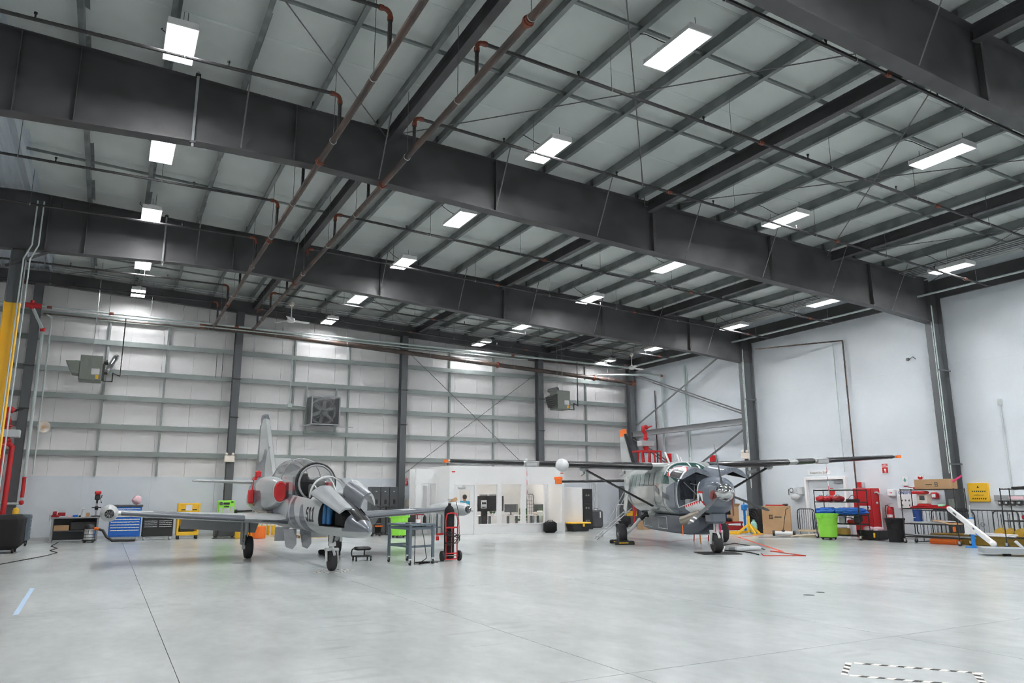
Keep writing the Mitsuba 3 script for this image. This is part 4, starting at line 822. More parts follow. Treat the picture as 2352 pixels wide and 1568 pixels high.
# tail
def slab_xz(P, y, th):
    P = np.array(P); c = P.mean(0); b = MB(); return b.loft([[(c[0] + (p[0] - c[0]) * k, y + dy, c[1] + (p[1] - c[1]) * k) for p in P] for dy, k in ((-th / 2, .95), (-th * .3, 1), (th * .3, 1), (th / 2, .95))], True)
k = cp('fin', slab_xz([(-4.0, 2.5), (-5.1, 2.75), (-6.55, 4.22), (-7.35, 4.25), (-7.15, 2.2), (-6.6, 2.2)], 0, .16), 'm_plane', 35)
b = MB(); b.beam((-5.12, 0, 2.80), (-6.50, 0, 4.2), .12, .10); cp('fin_boot', b, 'm_boot', False, None, k)
b = MB(); b.cbox(-7.2, -6.6, -.09, .09, 4.12, 4.46, .03); cp('gust_lock', b, 'm_orange', False, 'orange lock on the fin tip')
for s in (-1, 1):
    b = MB(); rr = []
    for y, xl, c, th in ((.1, -5.75, 1.25, .07), (3.0, -6.05, .85, .05), (3.1, -6.15, .6, .03)): rr.append([(xl - c * u, s * y, 2.22 + th * w / .06) for u, w in zip(x_, y_)] + [(xl - c * u, s * y, 2.22 - th * w / .06) for u, w in zip(x_[-2:0:-1], y_[-2:0:-1])])
    b.loft(rr, True); k = cp('tailplane', b, 'm_plane', 40)
    b = MB(); b.tube([(-5.77, s * .3, 2.22), (-6.06, s * 2.95, 2.22)], .05, 8); cp('tailplane_boot', b, 'm_boot', True, None, k)
b = MB(); b.cbox(-6.35, -6.0, -3.16, -2.9, 2.12, 2.34, .02); b.cbox(-6.3, -6.2, -3.2, -2.85, 2.30, 2.42, .02); cp('gust_lock', b, 'm_orange', False, 'orange lock on the tailplane tip')
# landing gear
def cwheel(c, R, w):
    h = w / 2
    b = MB(); b.lathe([(R * .45, -h * .9), (R * .62, -h), (R * .85, -h * .95), (R * .97, -h * .6), (R, 0), (R * .97, h * .6), (R * .85, h * .95), (R * .62, h), (R * .45, h * .9)], c, (0, 1, 0), 28); cp('tyre', b, 'm_rubber', 40)
    b = MB(); b.lathe([(.02, -h * .95), (R * .2, -h * .95), (R * .28, -h * .6), (R * .46, -h * .92), (R * .46, h * .92), (R * .28, h * .6), (R * .2, h * .95), (.02, h * .95)], c, (0, 1, 0), 20); cp('wheel_hub', b, 'm_grey', 40)
cwheel((4.42, 0, .285), .285, .23)
for s in (-1, 1):
    cwheel((0, s * 1.75, .345), .345, .27)
    b = MB(); b.tube([(-.05, s * .35, .98), (-.05, s * .75, .99), (-.04, s * 1.05, .86), (-.02, s * 1.50, .40), (0, s * 1.62, .35)], [.075, .07, .06, .05, .045], 10); cp('gear_leg', b, 'm_gearwhite', 40)
    b = MB(); b.tube([(-.05, s * .72, .99), (-.045, s * .92, .945), (-.04, s * 1.08, .83)], [.082, .08, .074], 10); cp('leg_boot', b, 'm_boot', 40, 'black sleeve on the gear leg')
    b = MB(); b.ball((-.05, s * .62, 1.0), .17, 2, (1.8, 1.2, .8)); cp('gear_fairing', b, 'm_plane', True)
b = MB(); b.cyl((4.50, 0, .95), (4.44, 0, .52), .075); b.cyl((4.5, 0, .55), (4.42, 0, .5), .06); cp('nose_strut', b, 'm_gearwhite', 40)
b = MB()
for s in (-1, 1): b.loft([[(4.52, s * .13, .60), (4.40, s * .13, .60), (4.40, s * .17, .60), (4.52, s * .17, .60)], [(4.47, s * .15, .26), (4.38, s * .15, .26), (4.38, s * .18, .26), (4.47, s * .18, .26)]], True)
b.box(4.38, 4.53, -.17, .17, .57, .64); b.torus((4.42, 0, .285), .315, .035, (0, 1, 0), 12, 6, -2.6, -.5); cp('nose_fork', b, 'm_gearwhite', 40)
b = MB(); b.loft([fring(4.3, 24), [(4.35, y * .55, .9 + (z - 1.6) * .3) for _, y, z in fring(4.3, 24)]], True) if False else b.cbox(4.2, 4.75, -.22, .22, .82, 1.15, .06); cp('gear_housing', b, 'm_plane_dark', 30)
b = MB(); b.tube([(4.55, .08, .9), (4.6, .1, .7), (4.52, .07, .55)], .018, 6); b.tube([(4.58, -.05, .9), (4.62, -.06, .72), (4.54, -.05, .6)], .014, 6); cp('brake_hose', b, 'm_pink')
# open cargo door and airstair at the back
b = MB(); b.beam((-2.6, -.85, 2.25), (-2.9, -.95, 1.05), .5, .03, (0, 1, 0)); cp('cargo_door', b, 'm_plane')
for xx in (-2.5, -3.1):
    b = MB(); b.tube([(xx, -.78, 1.15), (xx, -2.15, .02)], .022, 6); b.tube([(xx, -.80, 1.95), (xx, -1.75, .35)], .014, 6); cp('airstair_rail', b, 'm_alu')
for i in range(4):
    t = i / 3.8 + .12; b = MB(); b.box(-3.08, -2.52, -.86 - 1.37 * t, -.68 - 1.37 * t, 1.1 - 1.08 * t, 1.13 - 1.08 * t); cp('airstair_step', b, 'm_alu')
# chocks and mats
for nm, lab, x, y in (('wheel_chock', 'black chock with yellow bands behind the left wheel in view of the propeller plane', -.02, -1.75),):
    t = thing(nm, 'black chocks with yellow bands round the outer main wheel of the propeller plane', 'chock')
    for dx in (-.42, .42):
        b = MB(); b.cbox(x + dx - .1, x + dx + .1, y - .32, y + .32, 0, .14, .03); b.xform(CR, CL); part(t, 'block', b, 'm_rubber')
        b = MB(); b.cbox(x + dx - .105, x + dx + .105, y - .22, y + .12, .06, .10, .01); b.xform(CR, CL); part(t, 'yellow_band', b, 'm_yellow', label='yellow band')
    b = MB(); b.tube([(x - .42, y + .34, .03), (x, y + .42, .03), (x + .42, y + .34, .03)], .015, 5); b.xform(CR, CL); part(t, 'rope', b, 'm_yellow')
b = MB(); b.cbox(4.0, 4.9, -.55, .55, .0, .02, .008); b.xform(Rz(CA), CL); single('floor_mat', 'flat black rubber mat under the nose wheel of the propeller plane', 'mat', b, 'm_rubber')
# ------------------------------------------------------------------ wall and ceiling equipment
def heater(lab, c, flip, duct):
    t = thing('unit_heater', lab, 'heater'); x, y, z = c
    b = MB(); b.cbox(x - .38, x + .38, y - .45, y + .35, z - .48, z + .48, .02); part(t, 'casing', b, 'm_heater')
    if flip:
        b = MB(); b.loft([[(x - .39, y - .44, z + .25), (x - .39, y + .34, z + .25), (x - .39, y + .34, z - .25), (x - .39, y - .44, z - .25)], [(x - .85, y - .44, z + .22), (x - .85, y + .34, z + .22), (x - .62, y + .34, z - .22), (x - .62, y - .44, z - .22)]], True); part(t, 'outlet_hood', b, 'm_heater')
    else:
        b = MB(); b.loft([[(x - .39, y - .44, z + .3), (x - .39, y + .34, z + .3), (x - .39, y + .34, z - .36), (x - .39, y - .44, z - .36)], [(x - .66, y - .44, z + .18), (x - .66, y + .34, z + .18), (x - .48, y + .34, z - .38), (x - .48, y - .44, z - .38)]], True); part(t, 'outlet_hood', b, 'm_black')
        for i in range(6):
            q = i / 5; b = MB(); b.beam((x - .70 + .18 * q, y - .46, z + .16 - .5 * q), (x - .70 + .18 * q, y + .34, z + .16 - .5 * q), .09, .012, (-.3, 0, 1)); part(t, 'louvre', b, 'm_heater')
    b = MB(); b.box(x + .02, x + .30, y - .457, y - .449, z - .25, z - .02); part(t, 'label_plate', b, 'm_white'); b = MB(); b.box(x + .17, x + .28, y - .457, y - .449, z - .42, z - .27); part(t, 'warning_plate', b, 'm_yellow')
    b = MB(); b.cyl((x + .40, y, z + .3), (x + .55, y, z + .32), .10); b.cyl((x + .40, y - .1, z - .1), (x + .56, y - .1, z - .1), .08); b.box(x + .38, x + .46, y - .3, y + .2, z - .4, z + .2); part(t, 'burner', b, 'm_black')
    if duct:
        b = MB(); b.tube([(x + .45, y + .2, z - .05), (x + .62, y + .3, z + .2), (x + .80, y + .55, z + .62), (x + .82, y + 1.0, z + .72)], .10, 12); part(t, 'flue', b, 'm_chrome', 40)
    else:
        b = MB(); b.tube([(x - .1, y + .1, z + .45), (x - .1, y + .15, z + .60), (x - .05, y + .9, z + .62)], .13, 12); part(t, 'flue', b, 'm_alu', 40)
    b = MB(); b.tube([(x + .45, y - .2, z - .45), (x + .75, y - .2, z - .45), (x + .75, y - .2, z - .12), (x + 1.0, y - .2, z - .22), (x + 1.0, y - .2, 8.5)], .022, 6); part(t, 'gas_line', b, 'm_darkpipe')
    for dy in (-.3, .2):
        b = MB(); b.tube([(x, y + dy, z + .47), (x, y + dy, Zt(x) + .30)], .009, 4); part(t, 'hanging_rod', b, 'm_conduit')
heater('greenish grey gas heater with flared outlet hanging at the left end', (-.88, 32.6, 6.42), True, True)
heater('greenish grey gas heater with dark louvres hanging above the white office', (20.35, 32.7, 6.42), False, False)
t = thing('exhaust_fan', 'caged square exhaust fan mounted high on the back wall behind the jet', 'fan')
fx, fy, fz = 8.35, 33.9, 5.35
b = MB()
for a in (-.62, .62):
    for c in (-.62, .62): b.beam((fx + a, 33.05, fz + c), (fx + a, 33.9, fz + c), .05, .05)
for y in (33.05, 33.9):
    for a in (-.62, .62): b.beam((fx + a, y, fz - .64), (fx + a, y, fz + .64), .05, .05); b.beam((fx - .64, y, fz + a), (fx + .64, y, fz + a), .05, .05)
part(t, 'cage_frame', b, 'm_grey')
b = MB()
for i in np.linspace(-.6, .6, 31): b.beam((fx + i, 33.04, fz - .62), (fx + i, 33.04, fz + .62), .007, .007); b.beam((fx - .62, 33.04, fz + i), (fx + .62, 33.04, fz + i), .007, .007)
k = part(t, 'wire_mesh', b, 'm_darkgrey'); labels[k] = {'kind': 'stuff'}
b = MB(); b.box(fx - .62, fx + .62, 33.86, 33.94, fz - .62, fz + .62); b.box(fx - .625, fx - .615, 33.06, 33.9, fz - .6, fz + .6); b.box(fx + .615, fx + .625, 33.06, 33.9, fz - .6, fz + .6); part(t, 'housing', b, 'm_darkgrey')
b = MB(); b.torus((fx, 33.6, fz), .56, .05, (0, 1, 0), 28, 8); part(t, 'venturi', b, 'm_grey', 40)
for i in range(6):
    a = i * math.pi / 3 + .35; u, w = math.cos(a), math.sin(a); b = MB(); b.beam((fx + .08 * u, 33.55, fz + .08 * w), (fx + .5 * u, 33.6, fz + .5 * w), .16, .012, (.4 * w, 1, -.4 * u)); part(t, 'fan_blade', b, 'm_alu')
b = MB(); b.cyl((fx, 33.2, fz - .1), (fx, 33.6, fz - .1), .14); part(t, 'motor', b, 'm_grey'); b = MB()
for a in (.8, 2.3, 3.9, 5.4): b.beam((fx, 33.2, fz - .05), (fx + .6 * math.cos(a), 33.15, fz + .6 * math.sin(a)), .02, .02)
part(t, 'motor_brace', b, 'm_alu')
b = MB(); b.box(fx - .72, fx - .64, 33.9, 34.0, 4.37, 6.5); b.box(fx + .64, fx + .72, 33.9, 34.0, 4.37, 6.5); b.box(fx - .64, fx + .64, 33.9, 34.0, 4.40, 4.5); part(t, 'opening_frame', b, 'm_girt')
b = MB(); b.beam((fx - 1.1, 33.2, fz - .68), (fx + 1.3, 33.2, fz - .70), .03, .03); part(t, 'support_bar', b, 'm_grey'); b = MB(); b.tube([(fx - 1.4, 33.95, 8.3), (fx - 1.42, 33.95, 5.62), (fx - .7, 33.95, 5.58), (fx - .7, 33.95, 4.4)], .025, 6); b.cbox(fx - 1.5, fx - 1.3, 33.9, 34.0, 5.5, 5.68, .01); part(t, 'power_conduit', b, 'm_palepipe')
def ceilfan(lab, c, top):
    t = thing('ceiling_fan', lab, 'fan'); x, y, z = c
    b = MB(); b.cyl((x, y, z), (x, y, top), .018, n=8); part(t, 'rod', b, 'm_white'); b = MB(); b.lathe([(.03, 0), (.09, .06), (.08, .14), (.02, .2)], (x, y, top - .2), n=14); part(t, 'canopy', b, 'm_cream', 40)
    b = MB(); b.lathe([(.02, -.10), (.12, -.08), (.16, -.02), (.14, .06), (.05, .1), (.03, .14)], (x, y, z), n=18); part(t, 'motor', b, 'm_white', 40)
    for i in range(3):
        a = i * 2 * math.pi / 3 + .15; u, w = math.cos(a), math.sin(a); b = MB(); b.beam((x + .12 * u, y + .12 * w, z - .02), (x + .72 * u, y + .72 * w, z - .03), .14, .012, (-.25 * w, .25 * u, 1)); part(t, 'blade', b, 'm_white')
ceilfan('white three bladed ceiling fan hanging beside the right sprinkler main over the jet', (5.72, 28.6, 8.25), 8.98)
ceilfan('white ceiling fan hanging near the corner column over the propeller plane', (21.8, 28.4, 7.62), 8.35)
def emlight(lab, c, ax):
    t = thing('emergency_light', lab, 'emergency light'); x, y, z = c
    b = MB(); b.cbox(x - .2, x + .2, y - .07, y + .07, z - .15, z + .12, .015) if ax == 'y' else b.cbox(x - .07, x + .07, y - .2, y + .2, z - .15, z + .12, .015); part(t, 'housing', b, 'm_cream')
    for s in (-1, 1):
        p = (x + s * .13, y - .02, z + .18) if ax == 'y' else (x - .02, y + s * .13, z + .18); b = MB(); b.ball(p, .06); b.cyl((p[0], p[1], z + .1), p, .02, n=6); part(t, 'lamp_head', b, 'm_cream', 30)
emlight('beige emergency light with two heads on the column behind the jet tail', (4.5, 33.46, 3.18), 'y')
emlight('beige emergency light box on the right wall column above the propeller plane', (25.28, 24.9, 3.35), 'x')
t = thing('loudspeaker_horn', 'cream loudspeaker horn on the back wall beside the white standpipe', 'loudspeaker'); b = MB(); b.lathe([(.04, 0), (.06, .05), (.12, .12), (.21, .16), (.22, .17), (.19, .165), (.1, .12), (.04, .06)], (-2.28, 33.75, 4.24), (.1, -1, 0), 22); part(t, 'horn', b, 'm_cream', 40); b = MB(); b.cyl((-2.28, 33.62, 4.24), (-2.27, 33.52, 4.24), .05); part(t, 'driver', b, 'm_cardboard')
for lab, x, y, axis in (('small red fire arrow sign beside the column left of the white office', 12.46, 34.13, 'y'),):
    t = thing('fire_sign', lab, 'sign'); b = MB(); b.box(x, x + .24, y - .02, y, 2.10, 2.48); part(t, 'plate', b, 'm_white'); b = MB(); b.box(x + .012, x + .228, y - .025, y - .02, 2.11, 2.33); b.box(x + .012, x + .228, y - .025, y - .02, 2.36, 2.47); part(t, 'red_field', b, 'm_red')
    b = MB(); b.text('FIRE', .065, (x + .12, y - .027, 2.385), (1, 0, 0), (0, 0, 1), .002, True, True); b.lathe([(.0, 0), (.045, 0), (.045, .004)], (x + .12, y - .026, 2.25), (0, -1, 0), 12); b.prism([(-.04, 0), (.04, 0), (0, -.05)], .003, (x + .12, y - .026, 2.19), (1, 0, 0), (0, 0, 1)); part(t, 'lettering', b, 'm_white')
b = MB(); b.cbox(12.55, 12.95, 33.98, 34.1, 1.12, 1.45, .015); single('control_box', 'small cream control box on the back wall beside the office column', 'box', b, 'm_cream')
# chains on the wall beside the second column
b = MB()
for x in (3.75, 4.0): b.tube([(x, 33.94, 7.72), (x + .01, 33.94, 6.62)], .014, 5)
single('hanging_chain', 'short dark chains hanging on the back wall left of the column behind the jet', 'chain', b, 'm_darkgrey')
# blue electrical / panel board behind the jet tail
t = thing('electrical_board', 'grey panel board with black slot on the back wall behind the jet', 'panel'); b = MB(); b.cbox(5.75, 7.1, 33.75, 33.95, 2.35, 3.25, .01); part(t, 'board', b, 'm_lightgrey'); b = MB(); b.box(5.8, 7.0, 33.73, 33.75, 2.55, 2.66); part(t, 'slot', b, 'm_black'); b = MB(); b.cbox(6.05, 6.3, 33.68, 33.75, 2.95, 3.1, .01); part(t, 'switch_box', b, 'm_cream')
t = thing('sprinkler_drain', 'thin red drain pipe with round gauges on the back wall behind the jet', 'pipe'); b = MB(); b.tube([(5.65, 33.9, 3.2), (5.65, 33.9, .95)], .02, 6); part(t, 'pipe', b, 'm_conduit'); b = MB(); b.cyl((5.65, 33.93, 2.35), (5.65, 33.8, 2.35), .10); b.cyl((5.58, 33.93, 1.25), (5.58, 33.8, 1.25), .10); part(t, 'gauge', b, 'm_red', 30)
# fire monitors on red frames
def monitor(lab, x, y, zt, legs, top):
    t = thing('fire_monitor', lab, 'fire monitor')
    b = MB(); b.lathe([(.10, 0), (.10, .1), (.16, .12), (.16, .16), (.09, .18), (.09, .4)], (x, y, zt), n=14); b.tube([(x, y, zt + .4), (x - .14, y, zt + .52), (x - .12, y, zt + .70), (x + .04, y, zt + .74), (x + .14, y, zt + .66)], .10, 10); part(t, 'swivel', b, 'm_red', 40)
    b = MB(); b.cyl((x + .12, y, zt + .68), (x + .45, y, zt + .80), .05, .03); part(t, 'nozzle', b, 'm_red' if legs else 'm_black')
    b = MB(); b.cbox(x - .42, x + .42, y - .2, y + .2, zt - .28, zt, .02); part(t, 'actuator_box', b, 'm_lightgrey')
    b = MB(); b.cyl((x, y, zt - .55), (x, y, zt - .28), .12); b.cyl((x, y, zt - .40), (x, y, zt - .34), .18); part(t, 'flange', b, 'm_red')
    if legs:
        b = MB(); h = zt - .55
        for a, c in ((-.60, -.45), (.60, -.45), (-.60, .45), (.60, .45)): b.beam((x + a, y + c, 0), (x + a, y + c, h), .07, .07)
        for a in (-.60, .60): b.beam((x + a, y - .45, h), (x + a, y + .45, h), .07, .07)
        for c in (-.45, .45): b.beam((x - .60, y + c, h), (x + .60, y + c, h), .07, .07); b.beam((x - .15, y + c, h), (x - .5, y + c, .6), .06, .06); b.beam((x + .15, y + c, h), (x + .5, y + c, .6), .06, .06)
        b.box(x - .3, x + .3, y - .5, y + .5, h - .03, h + .03); part(t, 'stand', b, 'm_red')
    else:
        b = MB(); b.tube([(x - .6, y, zt - .5), (x + .1, y, zt - .48), (x + .22, y, zt - .62), (x + .2, y, .02)], .09, 10); b.tube([(x - .6, y - .2, zt - .6), (x - .02, y - .2, zt - .6), (x - .02, y - .2, .02)], .09, 10); part(t, 'red_pipe', b, 'm_red', 40)
        b = MB(); b.cyl((x - .22, y - .25, .2), (x - .22, y - .25, 3.0), .05); part(t, 'pale_pipe', b, 'm_palepipe')
        b = MB(); b.tube([(x - .4, y + .76, 1.38), (x + .58, y + .76, 1.38), (x + .66, y + .76, 1.48), (x + .66, y + .76, 1.6)], .045, 8); part(t, 'side_pipe', b, 'm_palepipe', 40); b = MB(); b.ball((x + .66, y + .76, 1.42), .09); b.cyl((x + .66, y + .76, 1.6), (x + .66, y + .76, 2.35), .065); part(t, 'red_fitting', b, 'm_red', 30)
monitor('red fire monitor on thick red pipes at the left edge by the back wall', -3.32, 32.6, 4.02, False, 0)
monitor('red fire monitor on a red stand behind the propeller plane near the corner', 24.75, 31.3, 4.40, True, 0)

# ------------------------------------------------------------------ along the back wall, from the left
b = MB(); b.cbox(-3.45, -2.02, 26.7, 27.9, .10, 1.10, .14); m = b.get().subdivide().subdivide(); v = np.array(m.vertices); v += (meshkit.fbm(v * 3.0, 3, 4)[:, None] - .5) * .10; b = MB(); b.raw(v, m.faces)
t = thing('covered_equipment', 'low black fabric cover over equipment at the bottom left edge', 'cover'); part(t, 'cover', b, 'm_matblack', True)
for x in (-3.2, -2.25):
    b = MB(); b.cyl((x, 26.95, .11), (x + .06, 26.95, .11), .11); b.cyl((x, 27.65, .11), (x + .06, 27.65, .11), .11); part(t, 'wheel', b, 'm_black')
def casters(t, pts, r=.07, mat='m_rubber', fork='m_lightgrey', z=None):
    for x, y in pts:
        b = MB(); b.cyl((x - .018, y, r), (x + .018, y, r), r, n=14); part(t, 'caster', b, mat, 40)
        b = MB(); b.box(x - .03, x - .02, y - .035, y + .035, r, r * 2 + .02); b.box(x + .02, x + .03, y - .035, y + .035, r, r * 2 + .02); b.box(x - .035, x + .035, y - .04, y + .04, r * 2 + .012, r * 2 + .03); part(t, 'caster_fork', b, fork)
t = thing('tool_cabinet', 'blue grey drawer cabinet on casters behind the black covered equipment', 'cabinet')
R_ = Rz(.0); b = MB(); b.cbox(-2.98, -2.12, 30.6, 31.2, .18, 1.04, .012); part(t, 'body', b, 'm_slate')
for i in range(6):
    b = MB(); b.cbox(-2.13, -2.105, 30.64, 31.16, .22 + i * .135, .22 + i * .135 + .12, .004); k = part(t, 'drawer', b, 'm_slate'); b = MB(); b.box(-2.106, -2.09, 30.70, 31.1, .315 + i * .135, .33 + i * .135); part(k, 'handle', b, 'm_alu')
casters(t, ((-2.9, 30.7), (-2.2, 30.7), (-2.9, 31.1), (-2.2, 31.1)), .08, 'm_black', 'm_darkgrey')
t = thing('safety_bollard', 'yellow round topped post behind the blue grey cabinet at the left', 'bollard'); b = MB(); b.lathe([(.10, 0), (.10, 1.12), (.09, 1.2), (.06, 1.24), (.0, 1.26)], (-2.72, 32.4, 0), n=18); scene[t] = b.ply('m_yellow', 40)
# work bench with vice and drill press
t = thing('workbench', 'grey steel workbench with vice against the blue wall at the left', 'workbench')
bx0, bx1, by0, by1 = -1.62, -.05, 32.4, 33.2
b = MB(); b.cbox(bx0, bx1, by0, by1, .84, .89, .008); part(t, 'top', b, 'm_grey'); b = MB(); b.box(bx0 + .1, bx1 - .05, by0 + .06, by1 - .02, .38, .41); part(t, 'shelf', b, 'm_darkgrey')
for x in (bx0 + .03, bx1 - .09):
    for y in (by0 + .03, by1 - .1): b = MB(); b.box(x, x + .06, y, y + .06, 0, .84); part(t, 'leg', b, 'm_grey')
b = MB(); b.box(bx0 + .05, bx1 - .05, by1 - .03, by1 - .01, .05, .84); part(t, 'back_panel', b, 'm_darkgrey')
b = MB(); b.cbox(-.98, -.13, by0 + .1, by1 - .12, .412, .72, .02); k = single('equipment_case', 'flat black case on the shelf of the workbench', 'case', b, 'm_black')
b = MB(); b.cbox(-1.50, -1.02, by0 + .15, by1 - .2, .41, .60, .005); single('cardboard_box', 'small brown cardboard box on the workbench shelf', 'box', b, 'm_cardboard')
t = thing('bench_vice', 'dark red bench vice on the left end of the workbench', 'vice'); b = MB(); b.cbox(-1.62, -1.36, 32.5, 32.72, .89, .98, .02); b.cbox(-1.58, -1.46, 32.48, 32.74, .98, 1.10, .015); part(t, 'body', b, 'm_darkred'); b = MB(); b.cbox(-1.42, -1.18, 32.54, 32.68, .93, 1.06, .02); part(t, 'slide', b, 'm_darkred'); b = MB(); b.cyl((-1.66, 32.6, .78), (-1.66, 32.6, .98), .012); b.cyl((-1.68, 32.6, .92), (-1.5, 32.6, .92), .02); part(t, 'screw', b, 'm_chrome')
t = thing('drill_press', 'black drill press with red head standing on the workbench', 'drill press')
b = MB(); b.cbox(-.36, -.04, 32.55, 32.95, .89, .93, .01); part(t, 'base', b, 'm_black'); b = MB(); b.cyl((-.2, 32.85, .93), (-.2, 32.85, 1.62), .035); part(t, 'column', b, 'm_alu')
b = MB(); b.cbox(-.36, -.04, 32.5, 32.8, 1.21, 1.24, .008); b.cyl((-.2, 32.85, 1.14), (-.2, 32.85, 1.27), .06); part(t, 'table', b, 'm_black'); b = MB(); b.cbox(-.29, -.11, 32.5, 32.95, 1.5, 1.70, .03); b.cyl((-.2, 32.58, 1.38), (-.2, 32.58, 1.5), .035); part(t, 'head', b, 'm_black')
b = MB(); b.cbox(-.31, -.09, 32.46, 33.0, 1.70, 1.84, .04); part(t, 'belt_cover', b, 'm_red', label='red belt cover'); b = MB()
for a in (.3, 2.4, 4.5): b.cyl((-.10, 32.6, 1.56), (-.06, 32.6 + .15 * math.cos(a), 1.56 + .15 * math.sin(a)), .01, n=6); b.ball((-.06, 32.6 + .15 * math.cos(a), 1.56 + .15 * math.sin(a)), .022, 1)
part(t, 'feed_handle', b, 'm_black')
for lab, x, w, h, m in (('small white and blue container on the workbench beside the vice', -1.05, .14, .07, 'm_blush'), ('small blue box on the workbench', -.86, .16, .08, 'm_blue'), ('small brown carton beside the drill press', -.46, .12, .15, 'm_cardboard')):
    b = MB(); b.cbox(x - w / 2, x + w / 2, 32.6, 32.75, .89, .89 + h, .01); single('small_box', lab, 'box', b, m)
b = MB(); b.cbox(-.76, -.56, 32.6, 32.8, .89, .95, .025); single('folded_cloth', 'dark folded cloth in the middle of the workbench', 'cloth', b, 'm_black')
t = thing('spray_bottle', 'clear plastic spray bottle on the workbench', 'bottle'); b = MB(); b.lathe([(.06, 0), (.065, .02), (.065, .18), (.03, .25), (.02, .28)], (-.62, 32.55, .89), n=14); part(t, 'body', b, 'm_lightgrey', 40); b = MB(); b.cbox(-.66, -.58, 32.5, 32.6, 1.17, 1.22, .01); part(t, 'trigger', b, 'm_white')
t = thing('shop_vacuum', 'steel shop vacuum with black hose in front of the workbench', 'vacuum cleaner')
vx, vy = -.33, 31.75
b = MB(); b.lathe([(.17, .10), (.18, .12), (.18, .46), (.17, .48)], (vx, vy, 0), n=22); part(t, 'drum', b, 'm_chrome', 40)
for z in (.18, .3, .42): b = MB(); b.torus((vx, vy, z), .182, .012, n=24, k=6); part(t, 'band', b, 'm_darkgrey', 40)
b = MB(); b.lathe([(.18, .48), (.18, .54), (.15, .62), (.08, .66), (.0, .67)], (vx, vy, 0), n=22); part(t, 'lid', b, 'm_black', 40); b = MB(); b.cyl((vx + .14, vy - .08, .50), (vx + .30, vy - .12, .47), .05); part(t, 'hose_port', b, 'm_orange', label='orange hose port')
b = MB(); b.tube([(vx + .28, vy - .12, .47), (vx + .42, vy - .15, .42), (vx + .55, vy - .2, .2), (vx + .75, vy - .22, .06), (vx + 1.25, vy - .15, .05), (vx + 1.5, vy - .1, .05)], .045, 10); part(t, 'hose', b, 'm_black', 40)
b = MB(); b.lathe([(.22, .06), (.22, .10), (.17, .11)], (vx, vy, 0), n=18); part(t, 'dolly', b, 'm_black', 30)
for a in range(4): b = MB(); b.ball((vx + .19 * math.cos(a * 1.57 + .7), vy + .19 * math.sin(a * 1.57 + .7), .035), .035, 1); part(t, 'caster', b, 'm_black')
def toolchest(name, lab, x0, x1, y0, y1, zb, zt, mat, cols, rows, hand, trim):
    t = thing(name, lab, 'cabinet'); b = MB(); b.cbox(x0, x1, y0, y1, zb, zt, .012); part(t, 'body', b, mat)
    w = (x1 - x0 - .04) / cols
    for c in range(cols):
        for (za, zc) in rows:
            b = MB(); a = x0 + .02 + c * w; b.cbox(a + .004, a + w - .004, y0 - .018, y0 + .01, za, zc - .008, .004); k = part(t, 'drawer', b, mat)
            b = MB(); b.box(a + .03, a + w - .03, y0 - .034, y0 - .018, zc - .045, zc - .018); part(k, 'handle', b, hand)
    casters(t, ((x0 + .08, y0 + .06), (x1 - .08, y0 + .06), (x0 + .08, y1 - .06), (x1 - .08, y1 - .06)), .065, 'm_lightgrey', 'm_lightgrey')
    return t
rows = [(.20, .42), (.42, .52), (.52, .62), (.62, .72), (.72, .82), (.82, .92), (.92, 1.06)]
t = toolchest('tool_chest', 'tall blue drawer tool chest with a black top tray against the blue wall', .27, 1.33, 32.2, 32.75, .15, 1.24, 'm_blue', 1, rows + [(1.08, 1.2)], 'm_white', None)
b = MB(); b.cbox(.24, 1.36, 32.17, 32.78, 1.24, 1.32, .015); part(t, 'top_tray', b, 'm_darkgrey')
t = toolchest('tool_chest', 'low black two column drawer tool chest beside the blue one', 1.40, 2.46, 32.2, 32.72, .14, .90, 'm_black', 1, [(.76, .88)], 'm_lightgrey', None)
b = MB()
for c in range(2):
    for i in range(4):
        a = 1.43 + c * .505; z = .46 + i * .07; b2 = MB(); b2.cbox(a, a + .495, 32.182, 32.2, z, z + .062, .004); k = part(t, 'drawer', b2, 'm_black'); b2 = MB(); b2.box(a + .02, a + .47, 32.168, 32.182, z + .03, z + .05); part(k, 'handle', b2, 'm_alu')
t = thing('pink_bag', 'crumpled pink plastic bag standing on the blue tool chest', 'bag'); m = trimesh.creation.icosphere(3, 1.0); v = np.array(m.vertices) * [.17, .15, .17]; v *= (1 + .35 * (meshkit.fbm(v * 9, 3, 3)[:, None] - .5)); b = MB(); b.raw(v + [1.13, 32.45, 1.49], m.faces); scene[t] = b.ply('m_blush', True)
t = thing('tool_cart', 'yellow steel tool cart with black contents beside the black tool chest', 'cart')
y0, y1, x0, x1 = 32.3, 32.9, 2.60, 3.40
b = MB(); b.cbox(x0, x0 + .07, y0, y1, .14, 1.30, .008); b.cbox(x1 - .07, x1, y0, y1, .14, 1.30, .008); part(t, 'side_panel', b, 'm_yellow'); b = MB(); b.cbox(x0, x1, y0, y1, .14, .28, .01); part(t, 'bottom_tray', b, 'm_yellow'); b = MB(); b.cbox(x0, x1, y1 - .05, y1, .28, 1.30, .005); part(t, 'back_panel', b, 'm_yellow')
